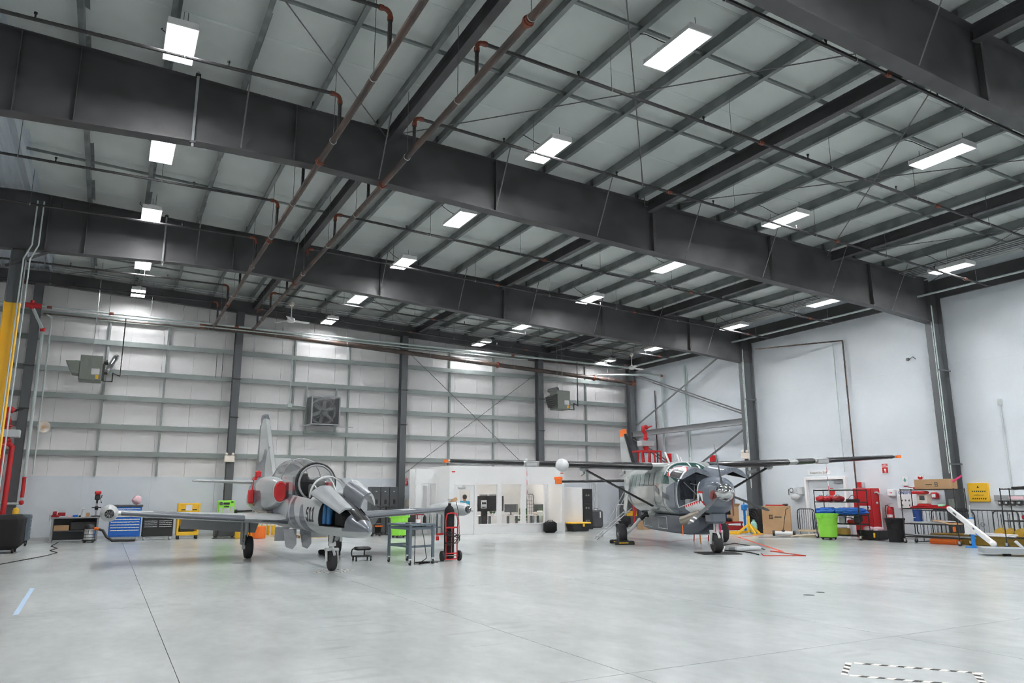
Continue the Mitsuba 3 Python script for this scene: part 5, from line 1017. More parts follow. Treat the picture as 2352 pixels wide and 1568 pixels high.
b = MB(); b.cbox(x0, x1, y0 + .02, y1 - .05, 1.0, 1.36, .01); part(t, 'top_box', b, 'm_yellow'); b = MB(); b.box(x0 + .28, x0 + .5, y0 + .008, y0 + .02, 1.08, 1.30); part(t, 'paper', b, 'm_white'); b = MB(); b.box(x0 + .02, x0 + .05, y0 + .012, y0 + .02, 1.06, 1.22); b.box(x1 - .05, x1 - .02, y0 + .012, y0 + .02, 1.06, 1.22); b.box(x0 + .12, x0 + .26, y0 + .012, y0 + .02, 1.10, 1.13); b.box(x1 - .28, x1 - .12, y0 + .012, y0 + .02, 1.10, 1.13); part(t, 'handle_slot', b, 'm_black')
b = MB(); b.cbox(x0 + .09, x1 - .16, y0 + .05, y1 - .1, .28, .47, .02); part(t, 'tool_bag', b, 'm_black'); b = MB(); b.beam((x0 + .1, y0 + .05, .50), (x0 + .45, y0 + .1, .52), .03, .02); part(t, 'red_tool', b, 'm_red')
for x in (x0 + .02, x1 - .12): b = MB(); b.cyl((x + .02, y0 + .06, .08), (x + .09, y0 + .06, .08), .08); b.cyl((x + .02, y1 - .06, .08), (x + .09, y1 - .06, .08), .08); part(t, 'wheel', b, 'm_black', 30)
t = thing('charging_station', 'bright green machine with grey controls behind the jet wing', 'machine'); b = MB(); b.cbox(4.08, 4.70, 32.45, 32.85, .5, 1.46, .03); part(t, 'case', b, 'm_green')
b = MB(); b.cyl((4.18, 32.45, 1.34), (4.18, 32.42, 1.34), .07); part(t, 'dial', b, 'm_darkgrey'); b = MB(); b.box(4.27, 4.50, 32.43, 32.45, 1.30, 1.38); b.box(4.29, 4.48, 32.43, 32.45, 1.20, 1.25); b.box(4.55, 4.64, 32.43, 32.45, 1.38, 1.42); part(t, 'display', b, 'm_black'); b = MB(); b.box(4.12, 4.24, 32.435, 32.45, .95, 1.18); b.box(4.27, 4.51, 32.435, 32.45, .95, 1.16); b.box(4.54, 4.66, 32.435, 32.45, .95, 1.22); part(t, 'label_plate', b, 'm_lightgrey')
b = MB(); b.cbox(4.0, 4.75, 32.35, 32.9, .06, .5, .02); part(t, 'stand', b, 'm_darkgrey'); casters(t, ((4.05, 32.4), (4.7, 32.4), (4.05, 32.85), (4.7, 32.85)), .05, 'm_black', 'm_black')
t = thing('barbell_rack', 'black bar rack on a dark mat against the back wall under the jet wing', 'rack'); b = MB(); b.beam((4.05, 32.2, .02), (4.15, 32.2, .62), .03, .05); b.beam((4.75, 32.2, .02), (4.7, 32.2, .55), .03, .05); b.beam((4.1, 32.2, .5), (4.7, 32.2, .5), .03, .03); part(t, 'frame', b, 'm_black'); b = MB(); b.cbox(3.9, 5.1, 31.9, 32.3, 0, .025, .01); part(t, 'mat', b, 'm_rubber')
b = MB(); b.cyl((4.85, 34.06, 1.0), (5.95, 34.06, 1.03), .035); b.cyl((4.85, 34.06, 1.0), (5.05, 34.06, 1.005), .07); b.box(5.2, 5.26, 34.06, 34.14, .98, 1.04); b.box(5.7, 5.76, 34.06, 34.14, .98, 1.04); single('black_bar', 'black bar fixed along the blue back wall behind the jet', 'bar', b, 'm_black')
for i, (x, w) in enumerate(((4.95, .30), (5.5, .26))):
    b = MB(); b.lathe([(w * .3, 0), (w * .95, .01), (w, .06), (w, .42), (w * .95, .46), (w * .3, .46)], (x, 31.6 - i * .3, 0), n=22); single('hose_roll', ('yellow roll standing on the floor beside the wooden crate', 'orange yellow roll lying inside the end of the wooden crate')[i], 'roll', b, 'm_yellow' if i == 0 else 'm_orange', 30)
t = thing('wooden_crate', 'open slatted wooden crate with yellow rolls under the jet', 'crate')
x0, x1, y0, y1 = 5.05, 6.45, 32.1, 32.9
for y in (y0, y1):
    for z in (0, .57): b = MB(); b.box(x0, x1, y, y + .03, z, z + .08); part(t, 'rail', b, 'm_wood')
    for i in range(5): x = x0 + (x1 - x0 - .07) * i / 4; b = MB(); b.box(x, x + .07, y - .02, y, 0, .65); part(t, 'slat', b, 'm_wood')
b = MB(); b.beam((x0 - .02, y0, .05), (x0 + .15, y0, .6), .02, .07); part(t, 'slat', b, 'm_wood')
for i, x in enumerate((5.38, 5.78, 6.18)): b = MB(); b.lathe([(.05, 0), (.15, .01), (.16, .05), (.16, .38), (.15, .42), (.05, .42)], (x, 32.5, .03), n=18); single('hose_roll', ('left', 'middle', 'right')[i] + ' yellow roll standing in the wooden crate', 'roll', b, 'm_yellow', 30, 'rolls in the wooden crate')
t = thing('wooden_pallet', 'low wooden pallet with a black sheet behind the nose wheel of the jet', 'pallet')
for i in range(3): b = MB(); b.box(6.95, 8.3, 30.5 + i * .45, 30.58 + i * .45, 0, .09); part(t, 'bearer', b, 'm_wood')
for i in range(7): x = 6.95 + i * .205; b = MB(); b.box(x, x + .12, 30.45, 31.5, .09, .115); part(t, 'board', b, 'm_wood')
b = MB(); b.cbox(7.1, 8.5, 30.6, 31.4, .115, .28, .04); single('black_tray', 'shallow black tray lying on the wooden pallet', 'tray', b, 'm_gloss_black')
# lockers
for i in range(3):
    x = 10.45 + i * .41; t = thing('locker', ('left', 'middle', 'right')[i] + ' dark grey metal locker of the three beside the column', 'locker', 'grey lockers by the column')
    b = MB(); b.cbox(x, x + .40, 32.6, 33.2, .03, 2.02, .008); part(t, 'body', b, 'm_darkgrey'); b = MB(); b.cbox(x + .015, x + .385, 32.58, 32.6, .08, 1.98, .004); k = part(t, 'door', b, 'm_darkgrey')
    b = MB(); b.box(x + .17, x + .27, 32.565, 32.58, 1.28, 1.46); part(k, 'latch', b, 'm_black'); b = MB(); b.prism([(-.05, .02), (.05, .02), (0, -.03)], .008, (x + .2, 32.58, 1.82), (1, 0, 0), (0, 0, 1)); part(k, 'vent_mark', b, 'm_lightgrey')
t = thing('tv_stand', 'thin dark stand with a flat top in front of the lockers', 'stand'); b = MB(); b.cyl((10.55, 30.9, .05), (10.55, 30.9, 1.15), .03); part(t, 'pole', b, 'm_black'); b = MB(); b.cbox(10.2, 10.95, 30.75, 31.05, 1.15, 1.2, .01); part(t, 'top', b, 'm_black'); b = MB(); b.beam((10.3, 30.9, .05), (10.8, 30.9, .05), .05, .04); b.beam((10.55, 30.65, .05), (10.55, 31.15, .05), .05, .04); part(t, 'base', b, 'm_black')
def office_chair(lab, x, y, rz, mat='m_black'):
    t = thing('office_chair', lab, 'chair'); M = xf((x, y, 0), rz)
    b = MB(); b.cbox(-.24, .24, -.24, .24, .44, .52, .04); part(t, 'seat', b, mat, M=M); b = MB(); b.cbox(-.22, .22, .20, .28, .58, 1.02, .04); b.cbox(-.03, .03, .24, .28, .46, .6, .01); part(t, 'backrest', b, mat, M=M); b = MB(); b.cyl((0, 0, .1), (0, 0, .44), .03); part(t, 'gas_lift', b, 'm_darkgrey', M=M)
    for i in range(5): a = i * 1.2566; b = MB(); b.beam((0, 0, .10), (.28 * math.cos(a), .28 * math.sin(a), .07), .04, .03); b.ball((.28 * math.cos(a), .28 * math.sin(a), .035), .035, 1); part(t, 'base_leg', b, 'm_black', M=M)
office_chair('black office chair behind the nose of the jet', 9.95, 30.6, .4)
t = thing('shelf_cart', 'black cart with two orange shelf edges in front of the lockers', 'cart')
for x in (10.18, 10.42):
    b = MB(); b.box(x, x + .03, 31.2, 31.23, .08, 1.0); part(t, 'post', b, 'm_black')
for z in (.35, .86): b = MB(); b.cbox(10.16, 10.47, 31.0, 31.5, z, z + .05, .01); part(t, 'shelf', b, 'm_orange')
b = MB(); b.cbox(10.2, 10.44, 31.25, 31.45, .08, .98, .02); part(t, 'back', b, 'm_black'); casters(t, ((10.2, 31.05), (10.43, 31.05), (10.2, 31.45), (10.43, 31.45)), .04, 'm_black', 'm_black')
def trashcan(name, lab, x, y, s, mat, h=.88, wheels=True, group=None):
    t = thing(name, lab, 'bin'); z0 = .09 if wheels else 0
    b = MB(); b.lathe([(.02, 0), (.29 * s, 0), (.30 * s, .02), (.345 * s, h * .78), (.35 * s, h * .8), (.365 * s, h * .82), (.37 * s, h - .05), (.395 * s, h - .05), (.395 * s, h), (.365 * s, h), (.355 * s, h * .8), (.285 * s, .03), (.02, .03)], (x, y, z0), n=28); part(t, 'body', b, mat, 40)
    for a in (-1, 1): b = MB(); b.cbox(x + a * .39 * s - .04, x + a * .39 * s + .04, y - .08, y + .08, z0 + h - .16, z0 + h - .06, .015); part(t, 'handle', b, mat)
    if wheels:
        b = MB(); b.lathe([(.0, 0), (.27 * s, 0), (.27 * s, .03), (.0, .03)], (x, y, .06), n=20); part(t, 'dolly', b, 'm_black', 30)
        for i in range(5): a = i * 1.2566 + .3; b = MB(); b.ball((x + .23 * s * math.cos(a), y + .23 * s * math.sin(a), .035), .035, 1); part(t, 'caster', b, 'm_black')
    return t
trashcan('trash_can', 'lime green wheeled trash can behind the grey work table', 10.46, 29.0, 1.0, 'm_green', .84)
# work table with cords, gas bottle on a hand truck
t = thing('work_table', 'blue grey rolling work table beside the gas bottle', 'table')
tc = [(6.54, 17.33), (7.19, 17.50), (6.95, 18.62), (6.42, 18.50)]
b = MB(); q = np.array(tc); c = q.mean(0); qq = c + (q - c) * 1.12
b.loft([[(p[0], p[1], .90) for p in qq], [(p[0], p[1], .945) for p in qq]], True); part(t, 'top', b, 'm_slate')
for p in tc: b = MB(); b.box(p[0] - .03, p[0] + .03, p[1] - .03, p[1] + .03, .15, .90); part(t, 'leg', b, 'm_slate')
for i in range(4):
    p, r = tc[i], tc[(i + 1) % 4]; b = MB(); b.beam((p[0], p[1], .84), (r[0], r[1], .84), .03, .06); part(t, 'apron', b, 'm_slate')
    if i in (0, 2, 3): b = MB(); b.beam((p[0], p[1], .42), (r[0], r[1], .42), .03, .05); part(t, 'stretcher', b, 'm_slate')
casters(t, tc, .055, 'm_rubber', 'm_chrome')
for lab, x, y, h, m in (('small white jar on the grey work table', 6.95, 17.9, .09, 'm_white'), ('flat dark tool on the grey work table', 6.62, 17.75, .025, 'm_black')):
    b = MB(); b.cbox(x - .05, x + .05, y - .05, y + .05, .945, .945 + h, .01); single('small_item', lab, 'item', b, m)
b = MB(); b.tube([(6.75, 17.8, .955), (6.85, 17.45, .95), (6.9, 17.36, .6), (6.95, 17.3, .15), (6.8, 17.4, .015), (7.2, 17.7, .012), (6.9, 17.9, .012), (7.3, 18.0, .012), (7.6, 17.9, .012)], .009, 5); single('power_cord', 'black cord hanging from the grey work table down to the floor', 'cord', b, 'm_black', True)
b = MB(); b.tube([(6.7, 17.75, .955), (6.72, 17.5, .96), (6.66, 17.32, .5), (6.7, 17.45, .012), (7.1, 17.55, .012), (7.4, 17.65, .012)], .008, 5); single('power_cord', 'second black cord looping under the grey work table', 'cord', b, 'm_black', True)
gx, gy = 7.88, 18.1
t = thing('gas_bottle', 'tall black gas bottle strapped on the red hand truck', 'gas bottle'); b = MB(); b.lathe([(.02, 0), (.125, .01), (.13, .04), (.13, 1.12), (.12, 1.2), (.08, 1.27), (.035, 1.31), (.035, 1.36)], (gx, gy, .06), n=22); part(t, 'cylinder', b, 'm_matblack', 40); b = MB(); b.cyl((gx, gy, 1.42), (gx, gy, 1.52), .022); b.cyl((gx - .05, gy, 1.52), (gx + .05, gy, 1.52), .015); part(t, 'valve', b, 'm_alu')
b = MB(); b.cyl((gx + .06, gy - .04, 1.50), (gx + .06, gy - .08, 1.50), .04); b.cyl((gx + .14, gy - .04, 1.52), (gx + .14, gy - .08, 1.52), .05); b.cyl((gx, gy - .03, 1.47), (gx + .15, gy - .03, 1.48), .02); part(t, 'regulator', b, 'm_cardboard')
t = thing('hand_truck', 'red steel hand truck carrying the black gas bottle', 'hand truck'); b = MB()
for s in (-1, 1): b.tube([(gx + s * .155, gy - .16, .04), (gx + s * .155, gy - .16, .45), (gx + s * .17, gy - .16, 1.0), (gx + s * .13, gy - .16, 1.16)] , .017, 8)
b.tube([(gx - .13, gy - .16, 1.16), (gx, gy - .16, 1.18), (gx + .13, gy - .16, 1.16)], .017, 8); part(t, 'frame', b, 'm_red', 30); b = MB(); b.box(gx - .16, gx + .16, gy - .172, gy - .145, .80, .84); b.box(gx - .16, gx + .16, gy - .172, gy - .145, .17, .20); b.beam((gx, gy - .16, .2), (gx, gy - .16, .8), .02, .02); part(t, 'cross_bar', b, 'm_red'); b = MB(); b.box(gx - .17, gx + .17, gy - .17, gy + .14, .03, .055); part(t, 'toe_plate', b, 'm_red')
b = MB(); b.cyl((gx - .24, gy - .12, .125), (gx + .24, gy - .12, .125), .012); part(t, 'axle', b, 'm_alu')
for s in (-1, 1): b = MB(); b.lathe([(.03, -.03), (.07, -.03), (.09, -.035), (.125, -.025), (.125, .025), (.09, .035), (.07, .03), (.03, .03)], (gx + s * .235, gy - .12, .125), (1, 0, 0), 20); part(t, 'wheel', b, 'm_rubber', 40)
P = []
for i in range(60): a = i * .42; P.append((gx + (.20 + .03 * math.sin(i * .9)) * math.cos(a), gy - .18 - .03 * math.sin(i * .37) - abs(.10 * math.sin(a)), .55 + .13 * math.sin(a * .5) + .05 * math.sin(i)))
b = MB(); b.tube([(gx + .14, gy - .1, 1.46), (gx + .2, gy - .12, 1.2), (gx + .19, gy - .2, .8)] + P, .008, 5); single('gas_hose', 'thin dark hose coiled round the red hand truck', 'hose', b, 'm_black', True)
b = MB(); b.beam((gx - .3, gy + .1, .64), (gx - .12, gy + .1, .66), .04, .05); b.cyl((gx - .28, gy + .1, .5), (gx - .28, gy + .1, .6), .04); single('torch_holder', 'small red clamp sticking out left of the red hand truck', 'clamp', b, 'm_red')
t = thing('flag_stand', 'thin red T-shaped flag hanging under the right wing of the jet', 'flag'); b = MB(); b.box(8.05, 8.45, 21.3, 21.32, 1.05, 1.10); part(t, 'bar', b, 'm_red'); b = MB(); b.box(8.22, 8.26, 21.3, 21.31, .62, 1.05); part(t, 'ribbon', b, 'm_red')
t = thing('creeper_stool', 'low black mechanic stool on casters beside the jet nose wheel', 'stool'); sx, sy = 5.95, 19.2
b = MB(); b.cbox(sx - .20, sx + .20, sy - .17, sy + .17, .26, .34, .035); part(t, 'seat', b, 'm_black'); b = MB(); b.cbox(sx - .2, sx + .22, sy - .16, sy + .16, .10, .125, .008); part(t, 'tray', b, 'm_black'); b = MB(); b.tube([(sx - .17, sy, .30), (sx - .26, sy, .29), (sx - .28, sy, .2), (sx - .26, sy, .12), (sx - .18, sy, .11)], .014, 7); b.cyl((sx + .06, sy, .12), (sx + .06, sy, .27), .016); part(t, 'frame', b, 'm_black')
for a in (-.19, .19):
    for c in (-.14, .14): b = MB(); b.cyl((sx + a - .012, sy + c, .03), (sx + a + .012, sy + c, .03), .03, n=12); b.box(sx + a - .018, sx + a + .018, sy + c - .01, sy + c + .01, .05, .10); part(t, 'caster', b, 'm_black')
# behind the table by the office
t = thing('storage_rack', 'dark green metal rack with bottles beside the office door', 'rack')
for x in (11.45, 12.65):
    for y in (29.9, 30.4): b = MB(); b.box(x, x + .05, y, y + .05, 0, 1.12); part(t, 'post', b, 'm_slate')
for z in (.3, 1.08): b = MB(); b.box(11.45, 12.7, 29.9, 30.45, z, z + .04); part(t, 'shelf', b, 'm_slate')
for i, (x, r, h, m) in enumerate(((12.0, .07, .5, 'm_black'), (12.25, .06, .55, 'm_alu'), (12.45, .06, .5, 'm_alu'), (11.75, .08, .35, 'm_orange'))): b = MB(); b.lathe([(.02, 0), (r, 0), (r, h * .8), (r * .4, h * .92), (r * .3, h)], (x, 30.15, .34), n=14); single('canister', ('black', 'left silver', 'right silver', 'orange')[i] + ' canister standing in the dark rack beside the office door', 'canister', b, m, 40)
t = thing('printer', 'black box shaped machine on the floor left of the dark rack', 'machine'); b = MB(); b.cbox(10.98, 11.4, 29.6, 30.0, .25, .85, .02); part(t, 'body', b, 'm_black'); b = MB(); b.box(11.15, 11.25, 29.58, 29.6, .45, .52); part(t, 'label_plate', b, 'm_white'); b = MB(); b.box(11.0, 11.38, 29.65, 29.95, 0, .25); part(t, 'stand', b, 'm_darkgrey')
b = MB(); b.cyl((12.75, 29.5, 0), (12.75, 29.5, .2), .07); single('blue_can', 'small blue can on the floor left of the red hand truck', 'can', b, 'm_blue', 30)

# ------------------------------------------------------------------ marks and cords on the floor
def stripe_tape(lab, pts, w, n):
    t = thing('hazard_tape', lab, 'floor tape')
    for (x0, y0), (x1, y1) in pts:
        d = nrm([x1 - x0, y1 - y0]); pn = np.array([-d[1], d[0]]); L = math.hypot(x1 - x0, y1 - y0); m = max(int(L / n), 2)
        by, bk = MB(), MB()
        for i in range(m):
            a, c = i * L / m, (i + 1) * L / m; s = w * .6; Q = []
            for u, v in ((a, -w / 2), (c, -w / 2), (c + s if i < m - 1 else c, w / 2), (a + s if i else a, w / 2)): Q.append((x0 + d[0] * u + pn[0] * v, y0 + d[1] * u + pn[1] * v))
            (by if i % 2 == 0 else bk).loft([[(p[0], p[1], .0003) for p in Q], [(p[0], p[1], .0018) for p in Q]], True)
        part(t, 'pale_stripes', by, 'm_cream'); part(t, 'black_stripes', bk, 'm_black')
stripe_tape('black and cream striped tape rectangle on the floor at the bottom right', [((6.58, 5.24), (7.22, 4.38)), ((6.10, 4.92), (6.80, 4.02)), ((6.54, 5.27), (6.08, 4.96)), ((7.20, 4.44), (6.78, 4.10))], .055, .07)
stripe_tape('black and cream striped tape square on the floor round the jet nose wheel', [((4.15, 16.72), (4.55, 17.35)), ((4.55, 17.35), (5.05, 16.95)), ((5.05, 16.95), (4.62, 16.45)), ((4.62, 16.45), (4.15, 16.72))], .06, .08)
b = MB(); b.beam((-.98, 16.5, .0008), (-.93, 12.9, .0008), .07, .0012); single('blue_tape', 'strip of pale blue tape on the floor at the left', 'floor tape', b, 'm_bluetape') if pri('m_bluetape', (.30, .40, .52), .7) is None else None
b = MB(); b.tube([(-1.3, 32.2, .01), (-1.4, 30.0, .01), (-1.15, 28.6, .01), (-1.3, 27.6, .01), (-1.05, 26.4, .01), (-1.25, 25.2, .01), (-2.4, 21.5, .01)], .012, 5); single('floor_cable', 'thin dark cable running over the floor from the workbench to the left edge', 'cable', b, 'm_black', True)
for x, y, r in ((10.3, 8.95, .09), (10.75, 9.1, .07)): b = MB(); b.lathe([(0, 0), (r, 0), (r, .003)], (x, y, .0003), n=18); single('floor_plug', ('larger' if r > .08 else 'smaller') + ' of two small round metal plugs set in the floor at the right', 'floor plug', b, 'm_darkgrey')
b = MB(); b.lathe([(0, 0), (.22, 0), (.22, .004)], (3.15, 20.0, .0003), n=24); single('floor_cover', 'round dark floor cover left of the jet main wheel', 'floor cover', b, 'm_grey')
# ------------------------------------------------------------------ the white office box
OY = 29.62
W = struct('wall_office_front')
OX0, OX1, OH = 12.88, 18.62, 2.80
WIN = [(14.15, 15.20), (15.34, 16.39), (16.54, 17.58), (17.72, 18.50)]
P = sg.box(OX0, 0, OX1, OH)
P = P.difference(sg.box(13.16, -.1, 14.05, 2.06))
for a, c in WIN: P = P.difference(sg.box(a, .38, c, 2.14))
b = MB(); b.prism(P, .12, (0, OY + .12, 0), (1, 0, 0), (0, 0, 1)); scene[W] = b.ply('m_office')
for i, (a, c) in enumerate(WIN):
    w = struct('window_%d' % (i + 1)); b = MB()
    for q in ((a, a + .035, .38, 2.14), (c - .035, c, .38, 2.14), (a + .035, c - .035, .38, .42), (a + .035, c - .035, 2.10, 2.14)): b.box(q[0], q[1], OY - .02, OY + .10, q[2], q[3])
    part(w, 'frame', b, 'm_white'); b = MB(); b.raw([(a + .03, OY + .05, .40), (c - .03, OY + .05, .40), (c - .03, OY + .05, 2.12), (a + .03, OY + .05, 2.12)], [[0, 1, 2, 3]]); part(w, 'pane', b, 'm_glass')
d = struct('door_1'); P = sg.box(13.18, .01, 14.03, 2.05).difference(sg.box(13.36, 1.05, 13.86, 1.86)); b = MB(); b.prism(P, .045, (0, OY + .04, 0), (1, 0, 0), (0, 0, 1)); part(d, 'leaf', b, 'm_office')
b = MB(); b.raw([(13.36, OY + .02, 1.05), (13.86, OY + .02, 1.05), (13.86, OY + .02, 1.86), (13.36, OY + .02, 1.86)], [[0, 1, 2, 3]]); part(d, 'pane', b, 'm_glass')
b = MB(); b.box(13.335, 13.36, OY - .015, OY + .05, 1.03, 1.88); b.box(13.86, 13.885, OY - .015, OY + .05, 1.03, 1.88); b.box(13.36, 13.86, OY - .015, OY + .05, 1.03, 1.05); b.box(13.36, 13.86, OY - .015, OY + .05, 1.86, 1.88); part(d, 'pane_frame', b, 'm_office')
b = MB(); b.cyl((13.93, OY, .99), (13.93, OY - .08, .99), .025); b.ball((13.93, OY - .09, .99), .035); part(d, 'handle', b, 'm_alu', 30); b = MB(); b.cbox(13.28, 13.62, OY - .07, OY - .005, 1.92, 1.99, .01); b.beam((13.45, OY - .05, 2.0), (13.55, OY - .05, 2.06), .015, .015); part(d, 'door_closer', b, 'm_lightgrey')
b = MB(); b.box(13.09, 13.16, OY - .03, OY + .12, 0, 2.12); b.box(14.05, 14.12, OY - .03, OY + .12, 0, 2.12); b.box(13.16, 14.05, OY - .03, OY + .12, 2.06, 2.12); part(d, 'frame', b, 'm_white')
for k_, (a, x0, x1, y0, y1) in enumerate((('left', OX0, OX0 + .1, OY + .12, 33.3), ('right', OX1 - .1, OX1, OY + .12, 33.3), ('back', OX0 + .1, OX1 - .1, 33.2, 33.3))):
    w = struct('wall_office_' + a); b = MB(); b.box(x0, x1, y0, y1, 0, OH); scene[w] = b.ply('m_office')
w = struct('ceiling_office'); b = MB(); b.box(OX0, OX1, OY, 33.3, OH, OH + .08); scene[w] = b.ply('m_office')
pri('m_officefloor', (.45, .44, .42), .5)
b = MB(); b.box(OX0 + .1, OX1 - .1, OY + .12, 33.2, .002, .012); w = struct('floor_office'); scene[w] = b.ply('m_officefloor')
for i, x in enumerate((14.2, 16.0, 17.7)):
    t = thing('office_ceiling_light', ('left', 'middle', 'right')[i] + ' flat light panel in the ceiling inside the white office', 'lamp', None); b = MB(); b.box(x - .32, x + .32, 31.0, 31.6, OH - .05, OH - .0); part(t, 'housing', b, 'm_white'); b = MB(); b.raw([(x - .3, 31.02, OH - .055), (x - .3, 31.58, OH - .055), (x + .3, 31.58, OH - .055), (x + .3, 31.02, OH - .055)], [[0, 1, 2, 3]])
    part(t, 'diffuser', {**b.ply('m_tube'), 'emitter': {'type': 'area', 'radiance': rgb((12, 11.4, 10.5))}}, None)
# set back part left of the office
w = struct('wall_office_side'); P = sg.box(11.9, 0, 12.88, 2.78).difference(sg.box(12.17, 0, 12.50, 2.15)).difference(sg.box(12.56, .12, 12.83, 2.15)) ; b = MB(); b.prism(P, .1, (0, 31.1, 0), (1, 0, 0), (0, 0, 1)); scene[w] = b.ply('m_office')
d = struct('door_2'); b = MB(); P = sg.box(12.18, .01, 12.49, 2.14).difference(sg.box(12.23, .3, 12.44, 2.05)); b.prism(P, .05, (0, 31.07, 0), (1, 0, 0), (0, 0, 1)); part(d, 'leaf', b, 'm_white'); b = MB(); b.raw([(12.23, 31.05, .3), (12.44, 31.05, .3), (12.44, 31.05, 2.05), (12.23, 31.05, 2.05)], [[0, 1, 2, 3]]); part(d, 'pane', b, 'm_glass'); b = MB(); b.cbox(12.45, 12.475, 30.97, 31.02, .9, 1.1, .005); part(d, 'handle', b, 'm_darkgrey')
w = struct('window_5'); b = MB(); b.raw([(12.56, 31.05, .12), (12.83, 31.05, .12), (12.83, 31.05, 2.15), (12.56, 31.05, 2.15)], [[0, 1, 2, 3]]); part(w, 'pane', b, 'm_glass')
b = MB(); b.box(11.9, 12.88, 31.7, 31.8, 0, 2.78); w = struct('wall_office_vestibule'); scene[w] = b.ply('m_office')
for i, x in enumerate((12.98, 18.42)):
    b = MB(); b.box(x, x + .15, OY - .012, OY, 2.60, 2.64); single('red_sticker', ('left', 'right')[i] + ' small red sticker at the top of the white office front', 'sticker', b, 'm_red')
# white cabinet at the right end of the office
t = thing('white_cabinet', 'tall plain white cabinet at the right end of the office', 'cabinet'); b = MB(); b.cbox(18.66, 19.86, 30.0, 30.9, .04, 1.98, .015); part(t, 'body', b, 'm_white'); b = MB(); b.box(18.7, 19.82, 30.05, 30.85, 0, .04); part(t, 'plinth', b, 'm_lightgrey')
# inside
def desk(lab, x0, x1, y0, y1, h=.73):
    t = thing('desk', lab, 'desk'); b = MB(); b.cbox(x0, x1, y0, y1, h - .03, h, .006); part(t, 'top', b, 'm_white')
    for x in (x0 + .25, x1 - .25): b = MB(); b.box(x - .05, x + .05, (y0 + y1) / 2 - .04, (y0 + y1) / 2 + .04, .02, h - .03); part(t, 'leg', b, 'm_slate'); b = MB(); b.box(x - .04, x + .04, y0 + .05, y1 - .05, .015, .06); part(t, 'foot', b, 'm_slate')
desk('white topped desk behind the leftmost office window', 15.0, 16.0, 31.2, 31.9); desk('white topped desk with a large monitor in the second office window', 16.35, 17.3, 31.0, 31.7); desk('white topped desk with papers in the third and fourth office windows', 17.6, 19.0 - .55, 31.0, 31.7)
t = thing('television', 'black television with a white notice on a stand behind the leftmost office window', 'television'); b = MB(); b.cbox(14.72, 16.05, 30.72, 30.78, .93, 1.60, .01); part(t, 'screen', b, 'm_black'); b = MB(); b.cbox(15.0, 15.25, 30.75, 30.95, .02, 1.0, .02); b.cbox(14.8, 15.5, 30.6, 31.1, .012, .06, .01); part(t, 'stand', b, 'm_black'); b = MB(); b.box(14.90, 15.18, 30.70, 30.72, 1.06, 1.42); part(t, 'notice', b, 'm_white'); b = MB(); b.box(14.94, 15.14, 30.695, 30.70, 1.24, 1.33); b.box(14.95, 15.13, 30.695, 30.70, 1.09, 1.13); part(t, 'notice_print', b, 'm_black'); b = MB(); b.cbox(14.85, 15.25, 30.72, 30.82, 1.60, 1.68, .02); b.cbox(15.3, 15.7, 30.72, 30.82, 1.60, 1.68, .02); part(t, 'camera_bar', b, 'm_grey')
def monitor_pc(lab, x, y, z, w, h):
    t = thing('computer_monitor', lab, 'monitor'); b = MB(); b.cbox(x - w / 2, x + w / 2, y - .02, y + .02, z + .14, z + .14 + h, .008); part(t, 'screen', b, 'm_darkgrey'); b = MB(); b.box(x - .03, x + .03, y - .05, y - .02, z + .01, z + .3); b.cbox(x - .13, x + .13, y - .12, y + .08, z, z + .015, .005); part(t, 'stand', b, 'm_darkgrey')
monitor_pc('large grey monitor seen from behind in the second office window', 16.7, 31.3, .73, .62, .36); monitor_pc('grey monitor in the third office window', 18.25, 31.35, .73, .52, .34)
b = MB(); b.cbox(16.98, 17.5, 32.0, 32.1, .85, 1.22, .01); single('desk_screen', 'dark olive privacy panel behind the large monitor', 'panel', b, 'm_heater')
office_chair('dark green office chair in the third office window', 17.75, 32.2, math.pi, 'm_plant')
b = MB(); b.ball((17.95, 31.2, .79), .09, 2, (1.6, 1, .7)); single('stuffed_toy', 'beige soft heap on the desk beside the green chair', 'soft toy', b, 'm_cream', True)
b = MB(); b.cbox(18.05, 18.32, 31.05, 31.2, .73, .92, .03); single('white_bag', 'small white bag on the desk in the third office window', 'bag', b, 'm_white')
for i, x in enumerate((15.75, 15.9)):
    t = thing('potted_plant', ('left', 'right')[i] + ' small green potted plant on the desk behind the leftmost office window', 'plant'); b = MB(); b.lathe([(.02, 0), (.05, 0), (.06, .08), (.05, .08)], (x, 31.4, .73), n=10); part(t, 'pot', b, 'm_white'); rng = random.Random(i); b = MB()
    for j in range(14): a, r = rng.random() * 6.28, .05 + .06 * rng.random(); b.beam((x, 31.4, .80), (x + r * math.cos(a), 31.4 + r * math.sin(a), .86 + .08 * rng.random()), .035, .004)
    part(t, 'leaves', b, 'm_plant')
t = thing('wire_board', 'grey wire grid board standing behind the right office windows', 'board'); b = MB(); b.tube([(18.15, 32.3, .3), (18.15, 32.3, 1.60), (18.22, 32.3, 1.68), (18.45, 32.3, 1.68), (18.51, 32.3, 1.6), (18.51, 32.3, .3)], .014, 6)
for i in range(6): b.cyl((18.15, 32.3, .7 + i * .17), (18.51, 32.3, .7 + i * .17), .006, n=5)
for i in range(2): b.cyl((18.27 + .12 * i, 32.3, .3), (18.27 + .12 * i, 32.3, 1.68), .006, n=5)
scene[t] = b.ply('m_darkgrey')
t = thing('office_shelf', 'shelf with boxes in the room behind the office door', 'shelf'); b = MB(); b.box(12.99, 14.5, 32.8, 33.15, 1.52, 1.56); b.box(12.99, 14.5, 32.8, 33.15, 1.10, 1.14); part(t, 'board', b, 'm_cream')
